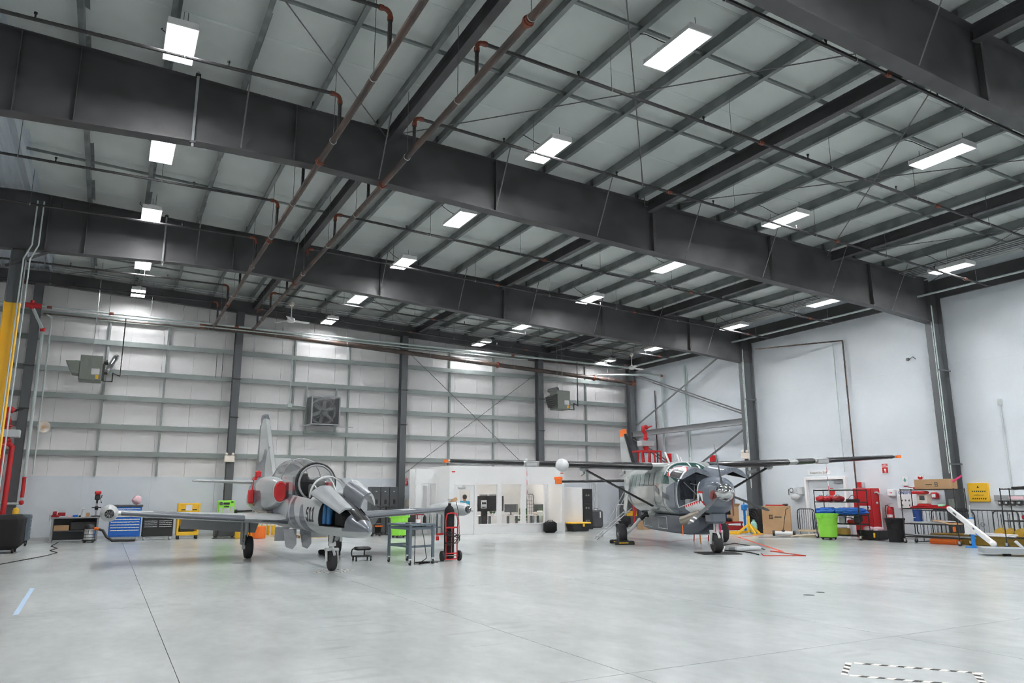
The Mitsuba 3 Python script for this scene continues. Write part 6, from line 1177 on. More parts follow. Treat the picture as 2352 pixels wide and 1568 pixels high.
for i, (x, h, m) in enumerate(((13.9, .2, 'm_cardboard'), (14.25, .25, 'm_cream'))): b = MB(); b.cbox(x - .15, x + .15, 32.85, 33.1, 1.56, 1.56 + h, .01); single('shelf_box', ('brown', 'cream')[i] + ' box on the shelf behind the office door', 'box', b, m)
# the person inside, seen from behind
T_ = thing('person', 'person in a teal shirt standing with back turned behind the office door window', 'person')
px, py, PS_ = 14.06, 30.62, 1.02
J_ = dict(pel=(0, 0, .86, .135), chest=(0, 0, 1.14, .15), neck=(0, .01, 1.36, .055), head=(0, .02, 1.49, .085), shl=(-.18, 0, 1.28, .06), shr=(.18, 0, 1.28, .06), ell=(-.24, .03, 1.02, .045), elr=(.24, .03, 1.02, .045), wrl=(-.22, .2, .86, .032), wrr=(.22, .2, .86, .032), hipl=(-.09, 0, .82, .085), hipr=(.09, 0, .82, .085), knl=(-.10, .02, .45, .06), knr=(.10, .02, .45, .06), anl=(-.10, 0, .09, .042), anr=(.10, 0, .09, .042), tol=(-.11, .15, .04, .036), tor=(.11, .15, .04, .036), hl=(-.21, .26, .82, .03), hr=(.21, .26, .82, .03))
def bone(a, c, g=0.0):
    A, B_ = J_[a], J_[c]; s = m3.Manifold.sphere(1.0, 20); return m3.Manifold.batch_hull([s.scale([A[3] + g] * 3).translate(list(A[:3])), s.scale([B_[3] + g] * 3).translate(list(B_[:3]))])
def skel(L, g=0.0, res=.03):
    q = m3.Manifold()
    for a, c in L: q = q + bone(a, c, g)
    q = q.refine_to_length(res); e = q.to_mesh(); m = trimesh.Trimesh(np.array(e.vert_properties[:, :3]), np.array(e.tri_verts), process=False); trimesh.smoothing.filter_taubin(m, iterations=8); b = MB(); b.mesh(m); b.xform(np.eye(3) * PS_, (px, py, .012)); return b
body = [('pel', 'chest'), ('chest', 'neck'), ('neck', 'head'), ('chest', 'shl'), ('chest', 'shr'), ('shl', 'shr'), ('shl', 'ell'), ('shr', 'elr'), ('ell', 'wrl'), ('elr', 'wrr'), ('wrl', 'hl'), ('wrr', 'hr'), ('hipl', 'hipr'), ('pel', 'hipl'), ('pel', 'hipr'), ('hipl', 'knl'), ('hipr', 'knr'), ('knl', 'anl'), ('knr', 'anr'), ('anl', 'tol'), ('anr', 'tor')]
b = skel(body)
h = MB()
for s in (-1, 1):
    for i in range(4): h.tube([(s * .205 + s * (i - 1.5) * .017, .27, .82), (s * .205 + s * (i - 1.5) * .018, .315, .805 - .004 * i), (s * .205 + s * (i - 1.5) * .016, .335, .775)], [.009, .009, .007], 7)
    h.tube([(s * .175, .245, .82), (s * .155, .28, .805), (s * .16, .305, .79)], [.011, .010, .008], 7); h.ball((s * .085, .02, 1.49), .018, 1, (.5, 1, 1.5))
h.ball((0, .105, 1.48), .014, 1, (1, 1.3, 1.6)); h.xform(np.eye(3) * PS_, (px, py, .012)); b.mesh(h.get()); part(T_, 'body', b, 'm_skin', True)
part(T_, 'shirt', skel([('pel', 'chest'), ('chest', 'shl'), ('chest', 'shr'), ('shl', 'shr'), ('shl', 'ell'), ('shr', 'elr')], .014), 'm_cyan', True, 'teal shirt'); part(T_, 'trousers', skel([('hipl', 'hipr'), ('pel', 'hipl'), ('pel', 'hipr'), ('hipl', 'knl'), ('hipr', 'knr'), ('knl', 'anl'), ('knr', 'anr')], .012), 'm_darkgrey', True)
m = trimesh.creation.icosphere(3, 1.0); v = np.array(m.vertices) * [.098, .105, .105]; b = MB(); b.raw(v * np.where(v[:, 1:2] > .05, .86, 1.0) + [0, .008, 1.525], m.faces); b.xform(np.eye(3) * PS_, (px, py, .012)); part(T_, 'hair', b, 'm_hair', True)
b = MB(); b.cbox(-.14, -.06, -.06, .17, 0, .09, .02); b.cbox(.06, .14, -.06, .17, 0, .09, .02); b.xform(np.eye(3) * PS_, (px, py, .012)); part(T_, 'shoes', b, 'm_black')
# things outside the office front
b = MB(); b.cbox(17.35, 17.95, 29.15, 29.5, .0, .48, .08); t = thing('black_bag', 'black soft bag on the floor below the third office window', 'bag'); part(t, 'body', b, 'm_matblack', True); b = MB(); b.tube([(17.5, 29.3, .46), (17.52, 29.3, .53), (17.78, 29.3, .53), (17.8, 29.3, .46)], .012, 6); part(t, 'handle', b, 'm_black')
t = thing('storage_tote', 'black storage tote with yellow lid in front of the white cabinet', 'tote'); b = MB(); b.loft([[(18.95, 29.45, .01), (19.78, 29.45, .01), (19.78, 29.9, .01), (18.95, 29.9, .01)], [(18.88, 29.4, .34), (19.85, 29.4, .34), (19.85, 29.95, .34), (18.88, 29.95, .34)]], True); part(t, 'body', b, 'm_black'); b = MB(); b.cbox(18.84, 19.9, 29.36, 29.97, .34, .41, .03); part(t, 'lid', b, 'm_yellow', label='yellow lid'); b = MB(); b.box(19.42, 19.52, 29.345, 29.37, .22, .36); part(t, 'latch', b, 'm_yellow')
# black drawer cabinet and bags near the corner
t = thing('filing_cabinet', 'tall black filing cabinet with paired handles right of the white cabinet', 'cabinet'); b = MB(); b.cbox(20.55, 21.1, 31.0, 31.55, .02, 1.93, .01); part(t, 'body', b, 'm_black')
for i in range(3): b = MB(); b.cbox(20.57, 21.08, 30.982, 31.0, .08 + i * .6, .64 + i * .6, .005); k = part(t, 'drawer', b, 'm_black'); b = MB(); b.torus((20.72, 30.975, .42 + i * .6), .03, .008, (0, 1, 0), 12, 5); b.torus((20.86, 30.975, .42 + i * .6), .03, .008, (0, 1, 0), 12, 5); part(k, 'handle', b, 'm_lightgrey')
t = thing('suitcase', 'dark grey soft suitcase standing right of the black filing cabinet', 'suitcase'); b = MB(); b.cbox(22.0, 22.65, 32.3, 32.7, .0, .88, .07); part(t, 'body', b, 'm_darkgrey'); b = MB(); b.tube([(22.2, 32.5, .87), (22.2, 32.5, .96), (22.45, 32.5, .96), (22.45, 32.5, .87)], .012, 6); part(t, 'handle', b, 'm_black'); b = MB(); b.box(22.4, 22.46, 32.27, 32.29, .5, .8); part(t, 'tag', b, 'm_white')
t = thing('sack_truck', 'white framed hand truck loaded with a black bag near the dark doorway', 'hand truck'); b = MB(); b.tube([(23.1, 31.8, .1), (23.1, 31.8, 1.05), (23.2, 31.8, 1.15), (23.55, 31.8, 1.15), (23.65, 31.8, 1.05), (23.65, 31.8, .1)], .022, 8); part(t, 'frame', b, 'm_white', 30); b = MB(); b.cyl((23.05, 31.75, .1), (23.1, 31.75, .1), .1); b.cyl((23.65, 31.75, .1), (23.7, 31.75, .1), .1); part(t, 'wheel', b, 'm_black')
m = trimesh.creation.icosphere(3, 1.0); v = np.array(m.vertices) * [.36, .25, .26]; v *= (1 + .4 * (meshkit.fbm(v * 6, 3, 5)[:, None] - .5)); b = MB(); b.raw(v + [23.4, 31.5, .34], m.faces); single('duffel_bag', 'black duffel bag lying on the white hand truck', 'bag', b, 'm_matblack', True)
for i in range(4): b = MB(); x = 22.75 + .11 * i; b.cyl((x, 33.5, .02), (x + .35, 34.05, 2.5 - .1 * i), .028, n=8); single('leaning_pole', ('leftmost', 'second', 'third', 'rightmost')[i] + ' of four pale poles leaning on the back wall near the corner', 'pole', b, 'm_lightgrey', 30)
t = thing('dark_locker', 'dark brown tall cabinet with a yellow band near the corner column', 'cabinet'); b = MB(); b.cbox(24.3, 25.0, 32.6, 33.2, .02, 2.1, .01); part(t, 'body', b, 'm_darkgrey'); b = MB(); b.box(24.32, 24.98, 32.58, 32.6, .55, .8); part(t, 'yellow_band', b, 'm_yellow')
b = MB(); b.cbox(22.9, 23.35, 29.4, 29.85, 0, .52, .01); single('cardboard_box', 'pale cardboard box on the floor behind the propeller plane wheel', 'box', b, 'm_cardboard')
# ------------------------------------------------------------------ right wall: door, signs, boxes
EX, EY = (0, -1, 0), (0, 0, 1)          # reading direction on the right wall
d = struct('door_3')
b = MB(); b.box(25.93, XR + .08, DY0 - .10, DY0, 0, DH + .1); b.box(25.93, XR + .08, DY1, DY1 + .10, 0, DH + .1); b.box(25.93, XR + .08, DY0, DY1, DH, DH + .1); part(d, 'frame', b, 'm_white')
pri('m_doorpaint', (.60, .64, .68), .5)
ym = (DY0 + DY1) / 2
for a, c in ((DY0 + .005, ym - .003), (ym + .003, DY1 - .005)): b = MB(); b.box(XR + .03, XR + .075, a, c, .01, DH - .005); k = part(d, 'leaf', b, 'm_doorpaint'); b = MB(); b.box(XR + .02, XR + .03, a + .04, c - .04, .03, .35); part(k, 'kick_plate', b, 'm_grey')
b = MB(); b.cbox(XR - .06, XR + .03, DY0 + .1, DY0 + .5, 2.06, 2.15, .01); b.beam((XR - .04, DY0 + .2, 2.16), (XR - .04, DY0 + .6, 2.18), .02, .02); part(d, 'door_closer', b, 'm_grey')
b = MB(); b.box(XR + .022, XR + .03, ym - .3, ym + .32, 1.28, 1.46); part(d, 'notice', b, 'm_white'); b = MB(); b.lathe([(0, 0), (.16, 0), (.16, .004), (0, .004)], (XR + .024, ym - .22, 1.72), (-1, 0, 0), 18); part(d, 'red_round_sign', b, 'm_red'); b = MB(); b.box(XR - .015, XR + .03, ym - .5, ym - .1, .98, 1.03); part(d, 'push_bar', b, 'm_alu')
def wallsign(name, lab, yl, yr, z0, z1, mat, th=.02):
    t = thing(name, lab, 'sign'); b = MB(); b.box(XR - th, XR - .001, yr, yl, z0, z1); part(t, 'plate', b, mat); return t
t = wallsign('exit_sign', 'white Pedestrian Exit sign above the door on the right wall', 22.2, 21.05, 2.42, 2.58, 'm_white'); b = MB(); b.text('Pedestrian Exit', .09, (XR - .021, 21.63, 2.46), EX, EY, .003, False, True); part(t, 'lettering', b, 'm_black')
t = wallsign('fire_sign', 'red and white fire extinguisher sign high on the right wall', 18.70, 18.44, 2.40, 2.76, 'm_white'); t2 = t
b = MB(); b.box(XR - .023, XR - .02, 18.45, 18.69, 2.41, 2.62); b.box(XR - .023, XR - .02, 18.45, 18.69, 2.65, 2.75); part(t, 'red_field', b, 'm_red'); b = MB(); b.text('FIRE', .06, (XR - .0235, 18.57, 2.67), EX, EY, .002, True, True); b.lathe([(0, 0), (.045, 0), (.045, .003)], (XR - .0235, 18.57, 2.53), (-1, 0, 0), 14); b.prism([(-.04, 0), (.04, 0), (0, -.05)], .002, (XR - .0235, 18.57, 2.47), EX, EY); part(t, 'lettering', b, 'm_white')
t = wallsign('first_aid_sign', 'white sign with a green symbol above the white notice board', 17.92, 17.70, 1.94, 2.26, 'm_white'); b = MB(); b.box(XR - .023, XR - .02, 17.79, 17.83, 2.06, 2.20); b.box(XR - .023, XR - .02, 17.75, 17.87, 2.11, 2.15); part(t, 'symbol', b, 'm_teal') if pri('m_teal', (.05, .3, .28), .5) is None else None
t = wallsign('defibrillator_sign', 'white sign with a red heart above the red case on the right wall', 17.32, 17.08, 1.95, 2.28, 'm_white')
hp = [(.0, -.09), (.10, .03), (.09, .075), (.05, .09), (.0, .05), (-.05, .09), (-.09, .075), (-.10, .03)]
b = MB(); b.prism(hp, .004, (XR - .021, 17.2, 2.16), EX, EY); part(t, 'heart', b, 'm_red'); b = MB(); b.text('AED', .05, (XR - .021, 17.2, 1.99), EX, EY, .002, False, True); part(t, 'lettering', b, 'm_black')
t = thing('notice_board', 'white board lettered ONSPS behind the left end of the tall wire shelf', 'board'); b = MB(); b.cbox(XR - .06, XR - .001, 17.40, 18.18, 1.10, 1.80, .01); part(t, 'board', b, 'm_white'); b = MB(); b.text('ONSPS', .11, (XR - .062, 18.10, 1.62), EX, EY, .004, True); part(t, 'lettering', b, 'm_navy'); b = MB()
for i in range(3):
    for j in range(2):
        if not (i == 1 and j == 0): b.prism([(-.03, -.03), (.02, -.03), (.03, .03), (-.02, .03)], .003, (XR - .062, 17.98 - i * .14, 1.22 + j * .17), EX, EY)
part(t, 'symbols', b, 'm_darkgrey'); b = MB(); b.prism([(-.03, -.03), (.03, -.03), (.03, .03), (-.03, .03)], .003, (XR - .062, 17.84, 1.39), EX, EY); part(t, 'red_symbol', b, 'm_red')
t = thing('dispenser', 'small white dispenser box on the right wall above the fire extinguisher', 'box'); b = MB(); b.cbox(XR - .14, XR - .001, 18.22, 18.52, 1.54, 1.80, .03); part(t, 'case', b, 'm_white'); b = MB(); b.box(XR - .142, XR - .14, 18.3, 18.4, 1.66, 1.69); part(t, 'label', b, 'm_pink')
t = thing('red_case', 'red defibrillator case on the right wall behind the tall wire shelf', 'case'); b = MB(); b.cbox(XR - .14, XR - .001, 16.56, 16.84, 1.46, 1.68, .04); part(t, 'case', b, 'm_red'); b = MB(); b.box(XR - .143, XR - .14, 16.63, 16.77, 1.50, 1.62); part(t, 'label', b, 'm_white')
t = thing('yellow_sign', 'yellow sign with black striped lines on the right wall beside the column', 'sign'); b = MB(); b.cbox(XR - .08, XR - .001, 14.82, 15.50, 1.36, 1.98, .012); part(t, 'plate', b, 'm_yellow'); b = MB()
for z in (1.44, 1.68):
    for i in range(7): y = 15.38 - i * .07; b.prism([(0, 0), (.035, 0), (.055, .045), (.02, .045)], .003, (XR - .082, y, z), EX, EY)
b.prism([(-.04, 0), (.04, 0), (.0, .07)], .003, (XR - .082, 15.15, 1.82), EX, EY); b.text('DO NOT ENTER', .035, (XR - .082, 15.15, 1.57), EX, EY, .003, False, True) if False else b.box(XR - .084, XR - .08, 14.98, 15.32, 1.575, 1.59); part(t, 'black_marks', b, 'm_black')
t = thing('socket_strip', 'grey metal socket strip with plugs on the right wall right of the yellow sign', 'power strip'); b = MB(); b.cbox(XR - .16, XR - .001, 13.05, 14.62, 1.40, 1.58, .01); part(t, 'channel', b, 'm_grey'); b = MB(); b.box(XR - .163, XR - .16, 13.7, 14.15, 1.44, 1.54); part(t, 'label', b, 'm_blush')
for i in range(7):
    y = 14.48 - i * .2; b = MB(); b.cbox(XR - .13, XR - .02, y - .06, y + .06, 1.24, 1.40, .02); k = part(t, 'socket', b, 'm_darkgrey'); b = MB(); b.cyl((XR - .135, y, 1.33), (XR - .13, y, 1.33), .035); part(k, 'cover', b, 'm_lightgrey')
b = MB(); b.tube([(XR - .03, 14.1, 4.5), (XR - .03, 14.08, 1.58)], .025, 7); b.cbox(XR - .08, XR - .001, 14.02, 14.16, 4.5, 4.72, .01); single('wall_conduit', 'pale conduit running down the right wall to the grey socket strip', 'pipe', b, 'm_lightgrey')
for lab, y, z, s in (('red square alarm box on the right wall above the cabin of the propeller plane', 30.95, 3.48, .55), ('red square alarm box on the right wall beside the raised propeller blade', 27.65, 3.3, .42), ('small red alarm box above the red cabinet', 19.66, 1.98, .22)):
    t = thing('alarm_box', lab, 'alarm'); b = MB(); b.cbox(XR - .12, XR - .001, y - s / 2 - .03, y + s / 2 - .03, z - s / 2, z + s / 2, .01); part(t, 'back_box', b, 'm_lightgrey'); b = MB(); b.cbox(XR - .15, XR - .12, y - s / 2 + .02, y + s / 2, z - s / 2, z + s / 2, .01); part(t, 'red_face', b, 'm_red')
t = thing('valve_station', 'grey valves and fittings on the right wall left of the door', 'valve'); b = MB(); b.cbox(XR - .2, XR - .001, 22.42, 22.62, 1.62, 1.95, .02); b.cyl((XR - .12, 22.5, 1.7), (XR - .12, 23.1, 1.72), .03); b.cyl((XR - .12, 22.8, 1.55), (XR - .12, 22.8, 1.9), .04); part(t, 'manifold', b, 'm_lightgrey'); b = MB(); b.torus((XR - .2, 22.95, 1.80), .09, .015, (1, 0, 0), 16, 6); b.beam((XR - .2, 23.1, 1.85), (XR - .2, 23.1, 1.6), .03, .02); part(t, 'hand_wheel', b, 'm_darkgrey')
b = MB(); b.ball((XR - .22, 22.75, 1.52), .16, 2, (.6, 1.5, .9)); part(t, 'plastic_bag', b, 'm_lightgrey', True)
t = thing('wall_lamp', 'small dark wall fitting high on the right wall between the columns', 'fitting'); b = MB(); b.cbox(XR - .08, XR - .001, 17.1, 17.2, 6.5, 6.6, .01); b.tube([(XR - .05, 17.1, 6.55), (XR - .1, 16.9, 6.6), (XR - .1, 16.8, 6.5)], .012, 5); scene[t] = b.ply('m_darkgrey')
t = thing('fire_extinguisher', 'red fire extinguisher on the right wall behind the black bin', 'fire extinguisher'); ex, ey = 25.86, 18.45
b = MB(); b.lathe([(.02, 0), (.09, .01), (.095, .04), (.095, .46), (.08, .54), (.04, .60), (.03, .64)], (ex, ey, .55), n=20); part(t, 'cylinder', b, 'm_red', 40); b = MB(); b.cyl((ex, ey, 1.19), (ex, ey, 1.25), .03); b.beam((ex, ey + .02, 1.26), (ex, ey - .14, 1.29), .03, .02); part(t, 'valve', b, 'm_alu'); b = MB(); b.tube([(ex, ey, 1.22), (ex - .02, ey + .12, 1.2), (ex - .02, ey + .15, 1.05), (ex - .02, ey + .13, .75)], .015, 6); part(t, 'hose', b, 'm_black'); b = MB(); b.lathe([(.097, 0), (.097, .1)], (ex, ey, .78), n=20); part(t, 'label', b, 'm_white', 40)
b = MB(); b.box(ex + .08, XR - .001, ey - .06, ey + .06, .6, 1.15); part(t, 'bracket', b, 'm_darkred')

# ------------------------------------------------------------------ wire shelves
def wire_shelf(lab, x0, x1, y0, y1, H, levels, wheels=True):
    t = thing('wire_shelf', lab, 'shelf')
    for x in (x0, x1):
        for y in (y0, y1): b = MB(); b.cyl((x, y, .12 if wheels else .01), (x, y, H), .016, n=8); part(t, 'post', b, 'm_black')
    for z in levels:
        b = MB()
        for x in (x0, x1): b.beam((x, y0, z), (x, y1, z), .012, .035)
        for y in (y0, y1): b.beam((x0, y, z), (x1, y, z), .012, .035)
        for i in range(1, 9): x = x0 + (x1 - x0) * i / 9; b.beam((x, y0, z + .01), (x, y1, z + .01), .006, .006)
        for i in range(1, 6): y = y0 + (y1 - y0) * i / 6; b.beam((x0, y, z), (x1, y, z), .006, .006)
        part(t, 'wire_deck', b, 'm_black')
    if wheels: casters(t, [(x, y) for x in (x0, x1) for y in (y0, y1)], .06, 'm_rubber', 'm_chrome')
    return t
wire_shelf('black wire shelf holding red bags and a blue tarpaulin in front of the door', 24.10, 24.62, 18.42, 20.32, 1.80, (.14, .55, .86, 1.34, 1.77))
wire_shelf('black wire shelf on casters carrying the long cardboard box', 24.03, 24.62, 14.80, 16.66, 1.80, (.22, .64, 1.14, 1.76))
wire_shelf('black wire shelf at the right edge of the view', 24.45, 24.95, 11.6, 13.6, 1.79, (.30, .80, 1.30, 1.76))
def blob(c, s, seed, amp=.3, fr=7, sub=3):
    m = trimesh.creation.icosphere(sub, 1.0); v = np.array(m.vertices); v = np.sign(v) * np.abs(v) ** .8; v = v * s * (1 + amp * (meshkit.fbm(v * fr * .3 + seed, 3, seed)[:, None] - .5)); b = MB(); return b.raw(v + np.asarray(c, float), m.faces)
for lab, y, m, s in (('bright red bag at the left end of the wire shelf by the door', 20.18, 'm_red', .2), ('second red bag on the wire shelf by the door', 19.83, 'm_red', .19), ('dark red bag in the middle of the wire shelf by the door', 19.42, 'm_darkred', .2)):
    t = thing('tool_bag', lab, 'bag'); b = blob((24.34, y, 1.34 + .115), (.2, s, .11), int(y * 10)); part(t, 'body', b, m, True); b = MB(); b.tube([(24.3, y - .1, 1.54), (24.3, y - .05, 1.6), (24.3, y + .05, 1.6), (24.3, y + .1, 1.54)], .01, 5); part(t, 'handle', b, 'm_black')
t = thing('wire_basket', 'black basket with a hanging wire handle on the wire shelf by the door', 'basket'); b = MB(); b.cbox(24.2, 24.5, 18.62, 19.0, 1.36, 1.45, .01); part(t, 'tray', b, 'm_black'); b = MB(); b.tube([(24.35, 18.64, 1.45), (24.35, 18.72, 1.54), (24.35, 18.82, 1.6), (24.35, 18.92, 1.54), (24.35, 19.0, 1.45)], .01, 5); part(t, 'handle', b, 'm_black')
for lab, ya, yb, z, seed in (('left half of the blue tarpaulin bundle on the wire shelf', 20.45, 19.5, .98, 3), ('right half of the blue tarpaulin bundle on the wire shelf', 19.6, 18.3, 1.0, 9)):
    b = blob((24.36, (ya + yb) / 2, .875 + .13), (.29, (ya - yb) / 2, .135), seed, .5, 11, 4); single('tarpaulin', lab, 'tarpaulin', b, 'm_blue', True)
b = MB(); b.box(24.06, 24.075, 19.2, 20.2, .72, .95); single('tarpaulin_flap', 'blue tarpaulin edge hanging down in front of the wire shelf', 'tarpaulin', b, 'm_blue') if False else None
b = MB(); b.cyl((24.2, 20.0, 1.80), (24.2, 18.75, 1.80), .025, n=8); single('pale_tube', 'pale grey tube lying on top of the wire shelf by the door', 'tube', b, 'm_lightgrey')
def bucket(lab, x, y, z, r, h, mat, lid=None):
    t = thing('bucket', lab, 'bucket'); b = MB(); b.lathe([(.02, 0), (r * .86, 0), (r * .88, .02), (r, h), (r * 1.05, h), (r * 1.05, h - .03)], (x, y, z), n=22); part(t, 'body', b, mat, 40); b = MB(); b.torus((x, y, z + h), r * 1.02, .008, n=22, k=5); part(t, 'rim', b, mat); return t
bucket('light grey bucket on the lower wire shelf beside the lime green can', 24.35, 19.32, .57, .14, .26, 'm_lightgrey')
t = thing('air_compressor', 'dark machine with a wheel and red pump on the lower wire shelf by the door', 'machine'); b = MB(); b.cbox(24.2, 24.5, 18.75, 19.05, .57, .70, .03); part(t, 'pump', b, 'm_darkred'); b = MB(); b.lathe([(.05, -.04), (.13, -.05), (.16, -.03), (.16, .03), (.13, .05), (.05, .04)], (24.25, 18.58, .74), (1, .2, 0), 20); part(t, 'wheel', b, 'm_rubber', 40); b = MB(); b.tube([(24.2, 19.1, .6), (24.2, 19.08, .78), (24.2, 18.8, .78)], .012, 5); b.cyl((24.3, 18.6, .74), (24.3, 18.9, .74), .02); part(t, 'handle', b, 'm_black')
b = MB(); b.lathe([(.02, 0), (.24, 0), (.25, .02), (.25, .2), (.24, .22), (.02, .22)], (24.36, 19.35, .165), n=24); single('rope_coil', 'round yellow roll on the bottom of the wire shelf by the door', 'roll', b, 'm_mustard', 30) if pri('m_mustard', (.42, .27, .06), .7) is None else None
trashcan('trash_can', 'lime green wheeled trash can in front of the wire shelf', 23.62, 19.42, 1.02, 'm_green', .84)
t = thing('red_cabinet', 'tall red steel cabinet with white pipes behind the wire shelf', 'cabinet'); b = MB(); b.cbox(25.30, 25.78, 18.72, 19.52, .02, 1.84, .012); part(t, 'body', b, 'm_red'); b = MB(); b.cbox(25.275, 25.30, 18.75, 19.49, .05, 1.80, .006); k = part(t, 'door', b, 'm_red'); b = MB(); b.box(25.27, 25.275, 18.8, 19.25, 1.06, 1.20); part(k, 'white_label', b, 'm_white'); b = MB(); b.box(25.268, 25.27, 18.85, 18.9, 1.10, 1.15); part(k, 'print', b, 'm_black')
b = MB(); b.tube([(25.6, 18.70, 1.70), (25.6, 18.66, 1.66), (25.68, 18.66, 1.62), (25.68, 18.66, .3)], .025, 6); b.cyl((25.45, 18.70, 1.68), (25.6, 18.70, 1.70), .03); b.ball((25.5, 18.66, 1.3), .05, 1, (1, .6, 1)); part(t, 'white_pipe', b, 'm_palepipe')
t = thing('storage_bin', 'low black bin filled with pink cloths in front of the red cabinet', 'bin'); b = MB(); b.loft([[(24.5, 18.0, .02), (25.0, 18.0, .02), (25.0, 18.75, .02), (24.5, 18.75, .02)], [(24.44, 17.9, .34), (25.06, 17.9, .34), (25.06, 18.85, .34), (24.44, 18.85, .34)]], True); part(t, 'body', b, 'm_black'); b = MB(); b.box(24.43, 24.46, 18.1, 18.16, .1, .26); part(t, 'latch', b, 'm_yellow')
for i, y in enumerate((18.18, 18.55)): b = blob((24.75, y, .38), (.2, .16, .09), 5 + i); single('cleaning_cloth', ('right', 'left')[i] + ' heap of pale pink cloth in the low black bin', 'cloth', b, 'm_blush', True)
b = MB(); b.cbox(24.9, 25.35, 17.9, 18.3, 0.0, .04, .01)
t = trashcan('trash_can', 'black trash can below the fire extinguisher', 24.28, 17.15, .82, 'm_matblack', .80, False)
# second shelf contents
t = thing('cardboard_box', 'long brown cardboard box lying on top of the wire shelf', 'box'); b = MB(); b.cbox(24.12, 24.52, 14.95, 16.18, 1.78, 2.10, .006); part(t, 'carton', b, 'm_cardboard'); b = MB(); b.text('W', .001, (0, 0, 0), (1, 0, 0), (0, 1, 0)) if False else b.box(24.117, 24.12, 15.36, 15.48, 1.86, 2.0); b2 = MB()
for q in ((15.36, 15.48, 1.98, 2.0), (15.36, 15.48, 1.86, 1.88), (15.36, 15.38, 1.88, 1.98), (15.46, 15.48, 1.92, 1.98), (15.40, 15.44, 1.91, 1.95)): b2.box(24.116, 24.12, *q)
part(t, 'printed_mark', b2, 'm_darkgrey'); b = MB(); b.box(24.117, 24.12, 15.56, 15.78, 1.915, 1.935); part(t, 'printed_line', b, 'm_hair')
b = MB(); b.beam((24.3, 14.98, 2.0), (24.3, 14.65, 2.19), .05, .05); single('pink_tube', 'pink tube sticking out of the long cardboard box', 'tube', b, 'm_pink')
t = thing('red_machine', 'red and white machine on the wire shelf under the long cardboard box', 'machine'); b = MB(); b.cbox(24.2, 24.48, 15.85, 16.2, 1.30, 1.62, .02); part(t, 'body', b, 'm_cream'); b = MB(); b.cbox(24.16, 24.5, 15.82, 16.25, 1.17, 1.30, .05); part(t, 'base', b, 'm_red'); b = MB(); b.cbox(24.185, 24.2, 15.92, 16.1, 1.42, 1.56, .004); part(t, 'window', b, 'm_darkgrey'); b = MB(); b.cbox(24.19, 24.2, 15.9, 16.02, 1.31, 1.38, .004); part(t, 'lamp_glass', b, 'm_white')
t = thing('red_hose', 'red folded hose lying over the top left of the wire shelf', 'hose'); b = MB(); b.cbox(24.12, 24.5, 15.85, 16.28, 1.785, 1.86, .03); b.cbox(24.05, 24.4, 15.85, 16.3, 1.62, 1.72, .03); part(t, 'folds', b, 'm_red'); b = MB(); b.tube([(24.2, 16.28, 1.82), (24.2, 16.5, 1.87), (24.2, 16.62, 1.88)], .015, 5); part(t, 'end', b, 'm_darkred')
b = MB(); b.beam((24.3, 16.4, 1.21), (24.3, 15.05, 1.21), .14, .04); b.beam((24.2, 16.45, 1.18), (24.2, 15.2, 1.18), .06, .04); b.beam((24.36, 16.2, 1.245), (24.36, 15.1, 1.245), .08, .03); single('red_planks', 'flat red bars lying on the second level of the wire shelf', 'bar', b, 'm_red')
b = MB(); b.cbox(24.14, 24.28, 15.28, 15.46, 1.225, 1.29, .01); single('green_box', 'small pale green box on the red bars', 'box', b, 'm_mint') if pri('m_mint', (.42, .8, .55), .5) is None else None
b = MB(); b.cbox(24.2, 24.34, 14.98, 15.12, 1.16, 1.46, .01); single('grey_carton', 'upright grey brown carton at the right end of the second level', 'box', b, 'm_heater')
t = bucket('dark blue bucket on the left of the third level of the wire shelf', 24.3, 16.3, .66, .145, .44, 'm_navy'); b = MB(); b.box(24.15, 24.152, 16.28, 16.38, .84, .86); part(t, 'label', b, 'm_white')
b = MB(); b.cbox(24.15, 24.5, 15.3, 16.5, .66, .72, .01); b.cbox(24.2, 24.45, 15.1, 15.6, .72, .76, .01); single('metal_sheets', 'grey metal sheets on the third level of the wire shelf', 'sheet', b, 'm_lightgrey')
b = MB(); b.loft([[(24.1, 15.75, .78), (24.5, 15.75, .78), (24.5, 15.75, .785), (24.1, 15.75, .785)], [(24.05, 15.3, .70), (24.5, 15.3, .74), (24.5, 15.3, .745), (24.05, 15.3, .705)], [(24.02, 14.9, .62), (24.5, 14.9, .66), (24.5, 14.9, .665), (24.02, 14.9, .625)]], True); single('brown_paper', 'sheet of brown cardboard bent over the third level of the wire shelf', 'cardboard', b, 'm_cardboard')
b = MB(); b.cbox(24.05, 24.13, 14.92, 15.0, .42, .60, .02); single('orange_strap', 'small orange strap hanging from the third level of the wire shelf', 'strap', b, 'm_orange')
b = MB(); b.cyl((24.25, 16.6, .28), (24.25, 14.4, .26), .02); b.cyl((24.4, 16.9, .27), (24.4, 14.6, .27), .025); single('metal_tubes', 'pale metal tubes on the bottom level of the wire shelf', 'tube', b, 'm_alu')
b = MB(); b.cbox(24.45, 24.8, 15.2, 16.1, 0, .16, .03); single('red_crate', 'low red orange crate on the floor under the wire shelf', 'crate', b, 'm_orange')
b = MB(); b.cyl((24.85, 13.4, 1.78), (24.6, 12.9, 1.8), .05); b.cbox(24.5, 24.9, 12.5, 13.3, 1.78, 1.83, .015); single('black_case', 'flat black case on top of the wire shelf at the right edge', 'case', b, 'm_black')
b = MB(); b.cbox(24.55, 24.8, 12.95, 13.15, .83, 1.0, .05); single('red_box', 'dark red round box on the wire shelf at the right edge', 'box', b, 'm_darkred')
